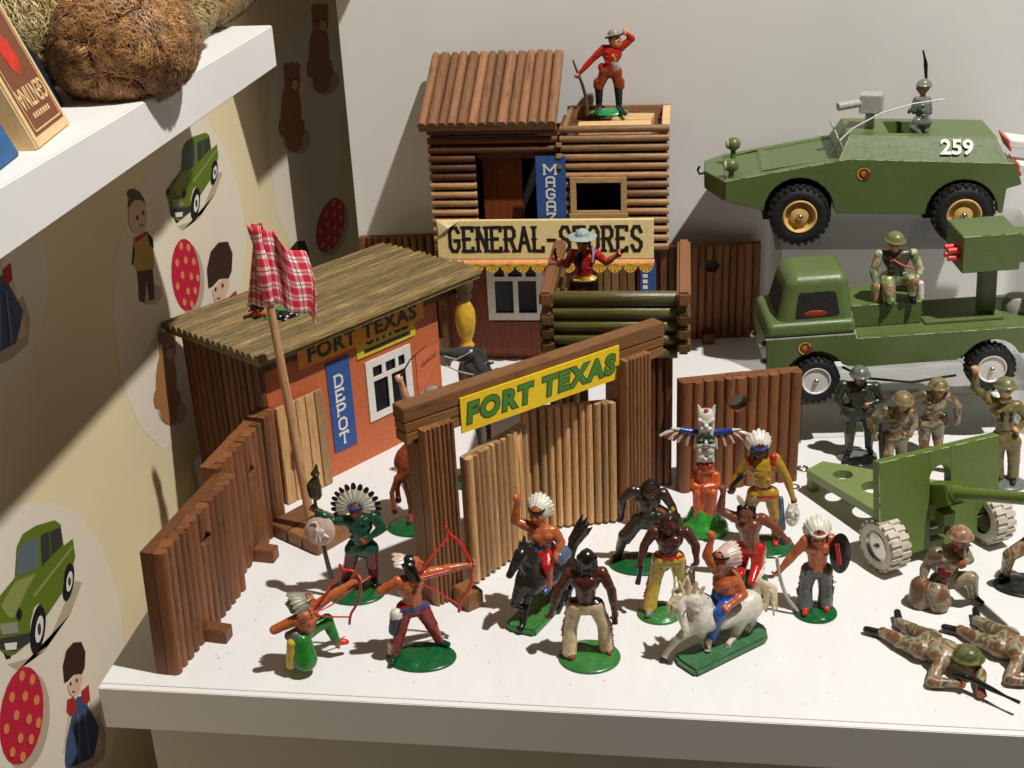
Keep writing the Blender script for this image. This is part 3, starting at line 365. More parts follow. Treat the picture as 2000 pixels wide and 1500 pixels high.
('printed_bear',[('drop',[(25.57,3.82),(25.36,3.61),(24.98,3.51),(24.45,3.53),(23.83,3.67),(23.17,3.91),(22.52,4.23),(21.94,4.6),(21.47,4.99),(21.14,5.37),(20.98,5.72),(21.0,6.0),(21.19,6.2),(21.54,6.31),(22.03,6.3),(22.62,6.18),(23.27,5.97),(23.92,5.66),(24.53,5.3),(25.03,4.9),(25.4,4.49),(25.58,4.12)]),('bear',[(24.71,6.38),(24.38,5.8),(23.93,5.34),(23.41,5.02),(22.87,4.89),(22.34,4.94),(21.87,5.16),(21.49,5.55),(21.24,6.06),(21.14,6.65),(21.18,7.27),(21.36,7.89),(21.68,8.44),(22.1,8.9),(22.6,9.22),(23.13,9.37),(23.66,9.35),(24.14,9.14),(24.53,8.78),(24.8,8.27),(24.93,7.67),(24.9,7.02)]),('bear',[(25.46,8.61),(25.28,8.33),(24.99,8.13),(24.63,8.01),(24.23,7.99),(23.82,8.06),(23.43,8.23),(23.09,8.48),(22.84,8.78),(22.69,9.11),(22.65,9.45),(22.72,9.77),(22.9,10.04),(23.18,10.24),(23.52,10.36),(23.92,10.39),(24.32,10.33),(24.72,10.17),(25.06,9.93),(25.32,9.63),(25.49,9.29),(25.54,8.94)]),('bear',[(23.91,10.07),(23.85,9.98),(23.75,9.92),(23.62,9.88),(23.47,9.88),(23.32,9.91),(23.18,9.97),(23.05,10.06),(22.95,10.16),(22.89,10.27),(22.87,10.39),(22.89,10.49),(22.95,10.58),(23.05,10.64),(23.17,10.68),(23.32,10.68),(23.47,10.65),(23.61,10.59),(23.74,10.51),(23.84,10.41),(23.91,10.29),(23.93,10.18)]),('bear',[(25.76,9.39),(25.7,9.3),(25.6,9.24),(25.49,9.21),(25.35,9.2),(25.21,9.23),(25.08,9.28),(24.96,9.36),(24.87,9.46),(24.82,9.57),(24.8,9.67),(24.82,9.77),(24.88,9.86),(24.97,9.92),(25.08,9.95),(25.22,9.96),(25.36,9.93),(25.49,9.88),(25.61,9.8),(25.7,9.7),(25.76,9.6),(25.78,9.49)]),('beige',[(24.87,8.42),(24.8,8.33),(24.7,8.28),(24.58,8.25),(24.43,8.25),(24.27,8.29),(24.12,8.35),(23.99,8.44),(23.89,8.54),(23.82,8.66),(23.79,8.77),(23.81,8.87),(23.87,8.95),(23.97,9.01),(24.1,9.03),(24.24,9.03),(24.4,9.0),(24.55,8.93),(24.68,8.85),(24.79,8.74),(24.86,8.63),(24.88,8.52)]),('black',[(23.78,9.25),(23.7,9.19),(23.57,9.2),(23.47,9.28),(23.46,9.38),(23.54,9.44),(23.67,9.43),(23.77,9.34)]),('black',[(24.89,8.93),(24.8,8.87),(24.67,8.89),(24.57,8.97),(24.56,9.07),(24.64,9.13),(24.77,9.11),(24.87,9.03)]),('bear',[(21.75,6.61),(21.65,6.45),(21.51,6.32),(21.35,6.24),(21.18,6.21),(21.0,6.23),(20.85,6.3),(20.72,6.42),(20.63,6.58),(20.58,6.76),(20.58,6.95),(20.63,7.13),(20.73,7.29),(20.86,7.42),(21.02,7.5),(21.19,7.54),(21.37,7.51),(21.53,7.44),(21.66,7.32),(21.75,7.17),(21.8,6.99),(21.8,6.8)]),('bear',[(24.81,5.11),(24.71,4.94),(24.56,4.81),(24.39,4.72),(24.21,4.69),(24.02,4.72),(23.85,4.8),(23.71,4.93),(23.61,5.1),(23.56,5.28),(23.56,5.48),(23.61,5.67),(23.71,5.84),(23.85,5.97),(24.02,6.05),(24.2,6.08),(24.39,6.06),(24.56,5.98),(24.7,5.86),(24.81,5.69),(24.86,5.5),(24.86,5.3)]),('bear',[(24.06,4.39),(23.92,4.24),(23.69,4.15),(23.37,4.14),(23.0,4.2),(22.61,4.33),(22.22,4.52),(21.88,4.75),(21.6,5.0),(21.41,5.25),(21.33,5.49),(21.35,5.69),(21.48,5.84),(21.7,5.92),(22.0,5.94),(22.36,5.88),(22.75,5.76),(23.14,5.58),(23.49,5.35),(23.78,5.1),(23.98,4.84),(24.08,4.6)])]),
('printed_bear',[('drop',[(63.21,13.44),(62.9,13.15),(62.24,12.99),(61.32,12.95),(60.21,13.04),(59.01,13.25),(57.83,13.56),(56.75,13.94),(55.86,14.35),(55.23,14.78),(54.88,15.17),(54.85,15.52),(55.14,15.78),(55.72,15.95),(56.56,16.0),(57.6,15.94),(58.76,15.76),(59.95,15.48),(61.08,15.11),(62.05,14.68),(62.77,14.24),(63.17,13.81)]),('bear',[(61.16,16.44),(60.71,15.7),(60.03,15.08),(59.2,14.64),(58.29,14.41),(57.36,14.4),(56.51,14.62),(55.79,15.03),(55.26,15.61),(54.96,16.31),(54.9,17.07),(55.09,17.83),(55.52,18.53),(56.15,19.13),(56.93,19.58),(57.81,19.84),(58.72,19.88),(59.59,19.71),(60.35,19.32),(60.93,18.75),(61.27,18.03),(61.35,17.24)]),('bear',[(62.0,19.25),(61.73,18.88),(61.28,18.59),(60.68,18.4),(59.99,18.32),(59.26,18.36),(58.56,18.51),(57.93,18.76),(57.44,19.09),(57.11,19.47),(56.97,19.87),(57.03,20.26),(57.28,20.61),(57.71,20.89),(58.28,21.08),(58.95,21.17),(59.67,21.15),(60.38,21.02),(61.02,20.78),(61.54,20.45),(61.9,20.07),(62.06,19.65)]),('bear',[(59.0,20.79),(58.91,20.67),(58.76,20.58),(58.54,20.52),(58.29,20.5),(58.03,20.51),(57.76,20.57),(57.53,20.65),(57.34,20.76),(57.21,20.89),(57.15,21.02),(57.16,21.15),(57.25,21.26),(57.4,21.35),(57.61,21.41),(57.86,21.44),(58.13,21.42),(58.39,21.37),(58.63,21.29),(58.82,21.18),(58.95,21.05),(59.02,20.92)]),('bear',[(62.34,20.22),(62.26,20.11),(62.11,20.02),(61.91,19.97),(61.68,19.94),(61.43,19.96),(61.19,20.0),(60.97,20.08),(60.8,20.19),(60.68,20.31),(60.62,20.43),(60.64,20.56),(60.72,20.66),(60.86,20.75),(61.06,20.81),(61.29,20.84),(61.53,20.82),(61.78,20.78),(62.0,20.7),(62.18,20.6),(62.3,20.48),(62.36,20.35)]),('beige',[(61.0,18.93),(60.91,18.82),(60.75,18.74),(60.54,18.69),(60.28,18.67),(60.0,18.69),(59.73,18.75),(59.48,18.84),(59.28,18.95),(59.15,19.08),(59.08,19.2),(59.09,19.33),(59.18,19.43),(59.33,19.52),(59.54,19.57),(59.8,19.59),(60.07,19.57),(60.35,19.51),(60.59,19.42),(60.8,19.31),(60.94,19.19),(61.01,19.06)]),('black',[(58.96,19.78),(58.83,19.7),(58.61,19.7),(58.42,19.78),(58.38,19.9),(58.5,19.98),(58.73,19.98),(58.92,19.9)]),('black',[(60.93,19.55),(60.8,19.47),(60.57,19.47),(60.38,19.55),(60.33,19.67),(60.46,19.76),(60.69,19.75),(60.89,19.67)]),('bear',[(56.0,16.34),(55.87,16.14),(55.67,15.96),(55.41,15.84),(55.12,15.78),(54.82,15.79),(54.53,15.86),(54.29,15.99),(54.1,16.16),(53.99,16.37),(53.96,16.6),(54.01,16.82),(54.14,17.03),(54.34,17.2),(54.59,17.32),(54.88,17.38),(55.17,17.38),(55.46,17.31),(55.71,17.19),(55.9,17.01),(56.02,16.8),(56.06,16.57)]),('bear',[(61.61,14.92),(61.46,14.7),(61.24,14.52),(60.96,14.39),(60.64,14.33),(60.32,14.34),(60.0,14.42),(59.73,14.56),(59.53,14.75),(59.4,14.97),(59.36,15.21),(59.41,15.44),(59.54,15.66),(59.76,15.83),(60.03,15.96),(60.35,16.02),(60.67,16.02),(60.99,15.94),(61.26,15.81),(61.48,15.62),(61.61,15.4),(61.66,15.16)]),('bear',[(60.45,13.95),(60.25,13.74),(59.86,13.61),(59.31,13.56),(58.66,13.59),(57.95,13.7),(57.25,13.88),(56.61,14.12),(56.09,14.38),(55.71,14.67),(55.52,14.94),(55.52,15.18),(55.7,15.38),(56.07,15.51),(56.59,15.57),(57.21,15.55),(57.91,15.45),(58.61,15.27),(59.27,15.04),(59.82,14.77),(60.22,14.48),(60.44,14.2)])]),
('printed_bear',[('drop',[(75.37,16.32),(75.01,16.01),(74.25,15.82),(73.17,15.76),(71.86,15.83),(70.44,16.03),(69.04,16.33),(67.77,16.71),(66.71,17.13),(65.95,17.56),(65.53,17.98),(65.48,18.34),(65.8,18.63),(66.48,18.82),(67.45,18.9),(68.67,18.86),(70.03,18.7),(71.44,18.42),(72.79,18.06),(73.94,17.63),(74.81,17.17),(75.3,16.72)]),('bear',[(72.82,19.49),(72.32,18.68),(71.56,18.0),(70.61,17.51),(69.54,17.24),(68.46,17.21),(67.45,17.42),(66.6,17.85),(65.95,18.45),(65.57,19.19),(65.47,19.99),(65.67,20.8),(66.13,21.57),(66.84,22.22),(67.74,22.72),(68.76,23.01),(69.82,23.09),(70.85,22.92),(71.75,22.53),(72.45,21.93),(72.89,21.19),(73.02,20.35)]),('bear',[(73.69,22.5),(73.39,22.1),(72.87,21.78),(72.18,21.56),(71.37,21.46),(70.51,21.48),(69.68,21.63),(68.94,21.88),(68.35,22.21),(67.95,22.6),(67.78,23.02),(67.83,23.44),(68.11,23.81),(68.59,24.13),(69.25,24.35),(70.03,24.47),(70.87,24.46),(71.71,24.34),(72.47,24.1),(73.1,23.77),(73.53,23.37),(73.74,22.93)]),('bear',[(70.11,24.06),(70.01,23.93),(69.83,23.83),(69.58,23.76),(69.29,23.73),(68.98,23.74),(68.67,23.79),(68.39,23.87),(68.16,23.98),(68.01,24.11),(67.93,24.25),(67.94,24.39),(68.04,24.51),(68.22,24.61),(68.46,24.68),(68.74,24.71),(69.05,24.71),(69.36,24.66),(69.65,24.58),(69.88,24.47),(70.04,24.34),(70.12,24.2)]),('bear',[(74.05,23.55),(73.95,23.43),(73.79,23.33),(73.55,23.26),(73.28,23.23),(72.99,23.24),(72.7,23.28),(72.45,23.36),(72.23,23.47),(72.09,23.59),(72.02,23.72),(72.03,23.85),(72.12,23.97),(72.29,24.07),(72.52,24.14),(72.78,24.17),(73.07,24.17),(73.36,24.12),(73.62,24.05),(73.84,23.94),(73.99,23.82),(74.06,23.68)]),('beige',[(72.53,22.13),(72.43,22.02),(72.25,21.92),(71.99,21.86),(71.69,21.84),(71.37,21.86),(71.05,21.91),(70.76,22.0),(70.52,22.11),(70.35,22.24),(70.26,22.37),(70.27,22.5),(70.37,22.62),(70.55,22.71),(70.79,22.77),(71.09,22.8),(71.41,22.79),(71.74,22.73),(72.03,22.65),(72.28,22.54),(72.45,22.4),(72.54,22.27)]),('black',[(70.1,22.98),(69.95,22.89),(69.69,22.89),(69.47,22.97),(69.41,23.09),(69.56,23.18),(69.82,23.19),(70.04,23.11)]),('black',[(72.42,22.79),(72.27,22.7),(72.0,22.7),(71.77,22.78),(71.71,22.91),(71.86,23.0),(72.13,23.0),(72.36,22.92)]),('bear',[(66.79,19.25),(66.65,19.03),(66.41,18.84),(66.12,18.7),(65.78,18.63),(65.43,18.63),(65.1,18.7),(64.81,18.83),(64.58,19.01),(64.44,19.23),(64.39,19.47),(64.44,19.71),(64.59,19.93),(64.81,20.12),(65.1,20.25),(65.43,20.33),(65.78,20.33),(66.12,20.27),(66.41,20.14),(66.64,19.96),(66.79,19.74),(66.84,19.5)]),('bear',[(73.41,17.86),(73.26,17.63),(73.01,17.43),(72.68,17.29),(72.31,17.22),(71.92,17.22),(71.56,17.3),(71.23,17.44),(70.98,17.64),(70.82,17.87),(70.76,18.12),(70.81,18.37),(70.96,18.61),(71.21,18.8),(71.52,18.94),(71.89,19.01),(72.27,19.02),(72.64,18.95),(72.97,18.81),(73.23,18.62),(73.4,18.38),(73.46,18.12)]),('bear',[(72.1,16.8),(71.87,16.58),(71.42,16.43),(70.78,16.36),(70.01,16.38),(69.18,16.48),(68.35,16.66),(67.6,16.89),(66.97,17.17),(66.52,17.46),(66.28,17.74),(66.27,18.0),(66.48,18.21),(66.9,18.36),(67.5,18.44),(68.24,18.43),(69.05,18.34),(69.89,18.18),(70.66,17.95),(71.33,17.67),(71.81,17.37),(72.08,17.07)])]),
('printed_ball',[('drop',[(72.86,1.53),(71.6,1.13),(70.07,0.94),(68.4,0.95),(66.74,1.16),(65.22,1.55),(63.96,2.08),(63.05,2.7),(62.53,3.37),(62.45,4.04),(62.8,4.66),(63.56,5.18),(64.69,5.57),(66.09,5.8),(67.68,5.85),(69.34,5.69),(70.93,5.35),(72.32,4.84),(73.37,4.2),(74.0,3.48),(74.12,2.75),(73.73,2.08)]),('red',[(71.45,2.34),(70.22,1.95),(68.73,1.74),(67.11,1.74),(65.51,1.93),(64.04,2.29),(62.83,2.8),(61.96,3.4),(61.48,4.05),(61.41,4.7),(61.77,5.31),(62.53,5.83),(63.63,6.23),(65.0,6.46),(66.55,6.52),(68.15,6.38),(69.68,6.06),(71.02,5.57),(72.02,4.96),(72.61,4.26),(72.71,3.55),(72.31,2.89)]),('orange',[(69.34,5.61),(68.99,5.55),(68.55,5.59),(68.19,5.73),(68.03,5.9),(68.15,6.05),(68.49,6.12),(68.93,6.08),(69.3,5.95),(69.45,5.77)]),('orange',[(71.5,4.66),(71.14,4.59),(70.69,4.64),(70.31,4.78),(70.15,4.96),(70.27,5.11),(70.62,5.18),(71.08,5.14),(71.46,5.0),(71.62,4.81)]),('orange',[(66.18,5.45),(65.85,5.39),(65.43,5.43),(65.08,5.56),(64.94,5.74),(65.05,5.88),(65.38,5.95),(65.79,5.91),(66.15,5.78),(66.29,5.6)]),('orange',[(69.06,4.5),(68.71,4.44),(68.27,4.49),(67.91,4.63),(67.75,4.8),(67.87,4.96),(68.21,5.02),(68.65,4.98),(69.02,4.84),(69.17,4.66)]),('orange',[(71.46,3.43),(71.1,3.37),(70.64,3.42),(70.26,3.57),(70.1,3.75),(70.22,3.9),(70.58,3.97),(71.03,3.92),(71.41,3.77),(71.58,3.59)]),('orange',[(66.29,4.36),(65.96,4.3),(65.54,4.34),(65.19,4.48),(65.04,4.66),(65.15,4.8),(65.48,4.87),(65.9,4.82),(66.26,4.69),(66.41,4.51)]),('orange',[(68.82,3.22),(68.48,3.15),(68.04,3.2),(67.67,3.35),(67.52,3.53),(67.64,3.68),(67.98,3.75),(68.42,3.7),(68.79,3.55),(68.94,3.37)]),('orange',[(70.75,2.31),(70.39,2.24),(69.94,2.3),(69.56,2.45),(69.41,2.63),(69.52,2.79),(69.88,2.85),(70.33,2.8),(70.71,2.65),(70.87,2.46)]),('orange',[(63.54,4.55),(63.22,4.49),(62.82,4.53),(62.48,4.67),(62.34,4.84),(62.45,4.99),(62.77,5.05),(63.17,5.01),(63.51,4.87),(63.65,4.7)]),('orange',[(66.06,3.1),(65.73,3.04),(65.3,3.09),(64.95,3.23),(64.81,3.41),(64.92,3.55),(65.25,3.62),(65.67,3.57),(66.02,3.43),(66.17,3.25)]),('orange',[(68.31,2.19),(67.97,2.13),(67.53,2.18),(67.17,2.33),(67.01,2.51),(67.13,2.67),(67.47,2.73),(67.91,2.67),(68.27,2.53),(68.43,2.34)]),('orange',[(63.73,3.14),(63.41,3.08),(63.0,3.13),(62.66,3.27),(62.52,3.44),(62.63,3.59),(62.95,3.65),(63.36,3.6),(63.7,3.46),(63.84,3.29)]),('orange',[(65.66,2.14),(65.33,2.08),(64.91,2.13),(64.56,2.28),(64.41,2.46),(64.53,2.6),(64.85,2.66),(65.27,2.61),(65.63,2.47),(65.77,2.29)])]),
('printed_girl',[('drop',[(60.98,-2.62),(62.52,-5.35),(61.05,-7.24),(55.6,-6.28),(50.82,-4.84),(54.85,-2.23)]),('skin',[(58.44,-0.11),(59.3,-1.97),(59.67,-4.19),(60.98,-5.79),(60.28,-6.2),(58.37,-5.74),(56.91,-3.75)]),('skin',[(51.71,1.31),(49.95,-0.23),(48.67,-1.46),(49.26,-1.87),(51.37,-0.81)]),('denim',[(54.31,1.54),(56.51,0.85),(58.01,-1.13),(60.48,-3.82),(59.31,-4.74),(57.4,-5.61),(52.77,-4.37),(48.96,-3.1),(48.84,-2.34),(49.91,-0.86),(52.25,0.46)]),('darkred',[(51.57,2.32),(53.93,1.75),(53.86,0.48),(51.96,0.57),(50.98,1.43)]),('darkred',[(55.94,1.49),(58.49,1.21),(58.38,-0.25),(56.91,-0.2),(55.93,0.34)]),('skin',[(52.09,3.55),(56.24,3.34),(56.77,2.34),(55.32,1.72),(53.32,1.92),(52.28,2.68)]),('hair',[(51.29,4.0),(51.48,5.49),(52.95,6.38),(55.18,6.36),(57.66,5.61),(58.57,4.33),(57.82,3.11),(56.74,2.84),(54.4,3.67),(52.3,3.79)]),('white',[(53.64,1.86),(54.36,1.65),(54.26,1.43),(53.64,1.6)]),('hair',[(53.28,3.18),(53.14,3.09),(52.92,3.12),(52.73,3.24),(52.69,3.39),(52.83,3.48),(53.05,3.45),(53.24,3.33)]),('hair',[(55.19,2.81),(55.05,2.72),(54.82,2.75),(54.62,2.87),(54.59,3.03),(54.72,3.11),(54.96,3.08),(55.15,2.96)]),('darkred',[(54.0,2.18),(53.83,2.18),(53.47,2.29),(53.13,2.44),(53.01,2.54),(53.18,2.54),(53.53,2.43),(53.87,2.28)]),('denim2',[(55.69,-0.23),(56.31,-0.47),(56.42,-4.92),(55.72,-4.82)]),('denim2',[(53.74,0.19),(54.35,-0.04),(53.09,-4.17),(52.46,-3.97)])])]

for name, layers in PRINTS:
    keys = []; mb = MB(); d = 0.012 if name == 'pale_oval' else 0.024
    for k, pts in layers:
        if k not in keys: keys.append(k)
        mb.add([(WX + d, y, z) for y, z in pts], [tuple(range(len(pts)))], keys.index(k)); d += 0.004
    me = bpy.data.meshes.new(name); me.from_pydata([(x * S, y * S, z * S) for x, y, z in mb.v], [], mb.f)
    for k in keys: me.materials.append(print_mat(k))
    me.polygons.foreach_set('material_index', mb.m)
    link(name, me, lw)
# wall shelf on the left with plush toys and game boxes
SX, SY1, SZ0, SZ1 = 7.2, 20.6, 28.15, 30.45
sh = MB(); sh.span((WX + 0.02, -40, SZ0), (SX, SY1, SZ1)); tag(sh.build('wall_shelf', M_SHELF, bevel=0.06, smooth=40), 'thick white wall shelf at upper left holding plush toys and boxes', 'shelf')
sh = MB(); sh.span((WX + 0.02, 38.6, 34), (8.4, 50.0, 36)); cs = tag(sh.build('added_shade_shelf', M_SHELF, bevel=0.06, smooth=40), 'unseen white board added above the frame to shade the left wall corner', 'shelf')  # unseen board, added only to cast the dark band on the left wall
MB().span((WX + 0.02, 50.02, 34), (3.3, 58.0, 36)).build('shade_shelf_return', M_SHELF, cs, bevel=0.06)  # added extension that shades the strip beside the back panel
def fur_mat(name, a, b_):
    m, nt, b = base_mat(name, 0.5); n1 = noise(nt, coords(nt, (1, 1, 1)), 190, 4)
    nt.links.new(ramp(nt, n1, [(0.3, lin(a)), (0.7, lin(b_))]), b.inputs['Base Color'])
    b.inputs['Sheen Weight'].default_value = 0.15; MATS[name] = m; return m
def fur(parent, blobs, n, length, width, mat, lie=0.8):
    mb = MB(); rng = random.Random(n)
    tot = sum(r[0] * r[1] for _, r in blobs)
    for c, r in blobs:
        whirls = [(Vector((rng.gauss(0, 1), rng.gauss(0, 1), rng.gauss(0, 1))).normalized(), rng.uniform(-1, 1)) for _ in range(26)]
        for i in range(int(n * r[0] * r[1] / tot)):
            d = Vector((rng.gauss(0, 1), rng.gauss(0, 1), rng.gauss(0, 1))).normalized()
            p = Vector((c[0] + d.x * r[0], c[1] + d.y * r[1], c[2] + d.z * r[2])) - d * 0.05
            w_, a_ = max(whirls, key=lambda q: q[0].dot(d))
            t = d.cross(w_); t = (t.normalized() if t.length > 1e-4 else d.orthogonal()); t = (t * a_ + (w_ - d * w_.dot(d)) * 1.4 + Vector((rng.gauss(0, .35), rng.gauss(0, .35), rng.gauss(0, .35) - 0.2)))
            t = (t - d * t.dot(d)).normalized(); s = d.cross(t).normalized()
            L = length * rng.uniform(0.6, 1.3); wd = width * rng.uniform(0.6, 1.3)
            p1 = p + d * L * 0.35 + t * L * 0.3; p2 = p + d * L * 0.45 + t * L * 0.8 * lie; p3 = p + d * L * 0.28 + t * L * 1.2 * lie + s * rng.uniform(-.2, .2) * L
            vs = [p - s * wd / 2, p + s * wd / 2, p1 + s * wd / 2, p1 - s * wd / 2, p2 + s * wd * 0.42, p2 - s * wd * 0.42, p3]
            mb.add(vs, [(0, 1, 2, 3), (3, 2, 4, 5), (5, 4, 6)])
    o = mb.build('fur', mat, parent, smooth=80); o['kind'] = 'stuff'; return o
def plush(label, blobs, n, length, width, mat, skin):
    c0 = blobs[0][0]; t = thing('plush_toy', label, 'plush toy', (0, 0, 0), group='plush toys on the wall shelf')
    mb = MB()
    for c, r in blobs: mb.ell(c, r, n=20)
    mb.build('body', skin, t, smooth=80); fur(t, blobs, n, length, width, mat); return t
FB, FC, FT = fur_mat('fur_brown', (112, 70, 32), (218, 162, 98)), fur_mat('fur_cream', (176, 152, 94), (234, 214, 160)), fur_mat('fur_tan', (110, 82, 34), (176, 142, 78))
plush('dark brown curly plush muzzle hanging over the white shelf edge', [((5.6, 3.3, 32.6), (3.3, 3.3, 2.7))], 30000, 0.5, 0.036, FB, paint('fur_skin_brown', (70, 40, 18), 0.9))
plush('cream curly plush body between brown muzzle and tan plush', [((3.0, 12.6, 32.9), (3.6, 4.2, 2.9)), ((0.4, 2.6, 34.4), (3.4, 4.6, 4.2))], 22000, 0.45, 0.036, FC, paint('fur_skin_cream', (140, 118, 66), 0.9))
plush('tan short-haired plush leg sticking out past the shelf end', [((3.1, 20.6, 32.15), (2.4, 9.6, 1.75)), ((1.5, 15.5, 34.6), (3.0, 4.0, 3.0))], 26000, 0.4, 0.036, FT, paint('fur_skin_tan', (120, 92, 44), 0.9))
# leaning game boxes
CARD = paint('cardboard_cream', (222, 190, 138), 0.6, 0.06); BRN = paint('box_print_brown', (122, 72, 44), 0.55, 0.06)
bx = thing('game_box', 'cream game box with brown label and red oval, standing upside down', 'box', (6.05, -5.25, 30.47))
bx.rotation_euler = Euler((R_(-21), 0, R_(98)))
mb = MB(); mb.span((-2.1, 0, 0), (2.1, 1.6, 9)); mb.build('carton', CARD, bx, bevel=0.08, smooth=40)
mb = MB(); mb.span((-1.75, -0.02, 0.45), (1.75, 0.0, 8.6)); mb.build('label_panel', BRN, bx)
mb = MB()
for a, b2 in (((-1.6, 0.58), (1.6, 0.64)), ((-1.6, 8.4), (1.6, 8.46)), ((-1.6, 0.58), (-1.55, 8.46)), ((1.55, 0.58), (1.6, 8.46))): mb.span((a[0], -0.035, a[1]), (b2[0], -0.02, b2[1]))
for k in range(7): mb.span((-0.95 + k * 0.28, -0.035, 1.0), (-0.78 + k * 0.28, -0.02, 1.2))
for k in range(5): mb.span((-0.8 + k * 0.33, -0.035, 4.6), (-0.6 + k * 0.33, -0.02, 4.8))
mb.build('label_lines', CARD, bx)
mb = MB(); mb.prism([(0.62 * math.cos(a), 3.45 + 0.8 * math.sin(a)) for a in [i * math.pi / 12 for i in range(24)]], -0.04, -0.02); mb.build('red_oval', paint('box_red', (206, 52, 38), 0.5), bx)
o = link('lettering', text_mesh('GENTINA', 1.15, CARD, 0.012, 0.008, width=0.62), bx); o.matrix_local = cm(Matrix.Translation((0, -0.035, 1.85)) @ FACE_FRONT @ Matrix.Rotation(math.pi, 4, 'Z'))
bx = thing('game_box', 'flat blue game box with cream edge at far upper left', 'box', (6.2, -10.0, 30.47)); bx.rotation_euler = Euler((R_(-22), 0, R_(98)))
mb = MB(); mb.span((-2.2, 0, 0), (2.0, 1.1, 8)); mb.build('carton', paint('box_blue', (44, 92, 140), 0.5), bx, bevel=0.06, smooth=40)
mb = MB(); mb.span((2.003, 0.1, 0.1), (2.05, 1.0, 7.9)); mb.build('carton_edge', CARD, bx)
bx = thing('game_box', 'thin dark blue box behind the cream game box', 'box', (4.2, -1.9, 30.47)); bx.rotation_euler = Euler((R_(-19), 0, R_(98)))
mb = MB(); mb.span((-2.2, 0, 0), (2.3, 0.9, 9.6)); mb.build('carton', paint('box_navy', (20, 34, 48), 0.45), bx, bevel=0.06, smooth=40)

# ------------------------------------------------------------------ toy fort
W_BROWN = wood('fence_brown_wood', (146, 92, 54), (96, 56, 32), (9, 9, 0.9), 130, 0.5)
W_DARK = wood('dark_brown_wood', (112, 68, 40), (66, 38, 22), (9, 9, 0.9), 130, 0.5)
W_ROOF = wood('roof_brown_wood', (158, 112, 78), (108, 72, 48), (7, 7, 0.8), 120, 0.5)
W_MID = wood('gate_mid_wood', (158, 108, 66), (104, 66, 38), (9, 9, 0.9), 130, 0.45)
W_BEAM = wood('gate_beam_wood', (168, 116, 70), (112, 72, 42), (0.8, 8, 8), 120, 0.45)
W_PINE = wood('pine_wood', (216, 170, 116), (174, 126, 80), (8, 8, 0.6), 120, 0.5)
W_PINEX = wood('pine_wood_flat', (226, 186, 132), (196, 148, 94), (0.6, 8, 8), 120, 0.5)
W_LOGX = wood('tower_log_wood', (186, 142, 98), (126, 86, 56), (0.7, 8, 8), 120, 0.45)
W_OLIVE = wood('weathered_roof_wood', (176, 144, 90), (112, 96, 58), (14, 14, 0.25), 150, 0.5, dark=(66, 60, 36))
W_GREENLOG = wood('green_stained_log', (122, 112, 56), (62, 62, 32), (0.5, 7, 7), 120, 0.28, gloss=0.6)
W_GREENEND = wood('log_end_wood', (120, 90, 54), (54, 44, 26), (7, 1, 7), 120, 0.4)
P_BLUE = paint('sign_blue', (48, 84, 150), 0.6, 0.1, dirt=0.25); P_WHITE = paint('sign_white', (232, 228, 218), 0.5, 0.05)
P_YEL = paint('sign_yellow', (250, 208, 34), 0.5, 0.05); P_CREAM = paint('sign_cream', (248, 224, 158), 0.55, 0.05, dirt=0.06)
P_INK = paint('sign_ink_black', (34, 26, 22), 0.6, 0.05); P_GREENINK = paint('sign_ink_green', (76, 132, 48), 0.5, 0.05); P_DGREEN = paint('sign_ink_dark_green', (36, 62, 30), 0.55, 0.05)
P_SHADEIN = paint('interior_shade', (38, 30, 26), 0.9, 0.05)  # near-black colour standing in for the shade inside the buildings

# --- palisade panels
def fence(label, p0, p1, h, n, t, holes=(), feet=(), side=1, mat=None, group='palisade panels', tilt=0.0):
    d = Vector((p1[0] - p0[0], p1[1] - p0[1])); L = d.length
    f = thing('palisade_fence', label, 'fence', (p0[0], p0[1], 0), math.atan2(d.y, d.x), group)
    f.rotation_euler = Euler((tilt, 0, math.atan2(d.y, d.x)))
    log_board(f, 0, L, n, t * 0.5, 0, h, mat or W_BROWN, holes=holes)
    bh = [tuple(x) for x in holes]
    # flat backing board cut round the loopholes
    mb = MB(); xs = sorted({0.0, L} | {max(0, hx - r) for hx, hz, r in bh} | {min(L, hx + r) for hx, hz, r in bh})
    for a, b in zip(xs, xs[1:]):
        hit = [q for q in bh if a + 1e-6 >= q[0] - q[2] and b - 1e-6 <= q[0] + q[2]]
        if hit:
            hx, hz, r = hit[0]; k = 10
            arc = [(hx - r + 2 * r * i / k) for i in range(k + 1)]
            up = [(x, hz + math.sqrt(max(0, r * r - (x - hx) ** 2))) for x in arc]; dn = [(x, hz - math.sqrt(max(0, r * r - (x - hx) ** 2))) for x in arc]
            for i in range(k):
                mb.prism([dn[i], dn[i+1], (dn[i+1][0], 0), (dn[i][0], 0)], 0.012, t * 0.5); mb.prism([up[i], up[i+1], (up[i+1][0], h), (up[i][0], h)], 0.012, t * 0.5)
        else: mb.span((a, 0.012, 0), (b, t * 0.5, h - 0.02))
    mb.build('backing_board', mat or W_BROWN, f)
    for x in feet:
        m2 = MB(); m2.span((x - 0.45, -t * 0.5 - 1.25, 0.003), (x + 0.45, -t * 0.5 + 0.05, 0.85)); m2.build('foot_block', mat or W_BROWN, f, bevel=0.05)
    return f
fence('front brown palisade panel along the left wall, nearest the table edge', (3.35, 1.35), (4.45, 10.0), 7.55, 13, 1.3, holes=((4.6, 5.7, 0.45),), feet=(3.6,), group='palisade panels', tilt=R_(2.5))
fence('brown palisade panel between the front panel and the depot wall', (3.75, 9.9), (4.7, 17.9), 7.9, 12, 1.2, holes=((3.9, 5.6, 0.42),), feet=(3.3,), tilt=R_(1))
fence('brown palisade panel with loophole behind the totem pole', (30.1, 22.6), (37.7, 24.6), 7.75, 11, 1.1, holes=((3.75, 6.05, 0.62),))
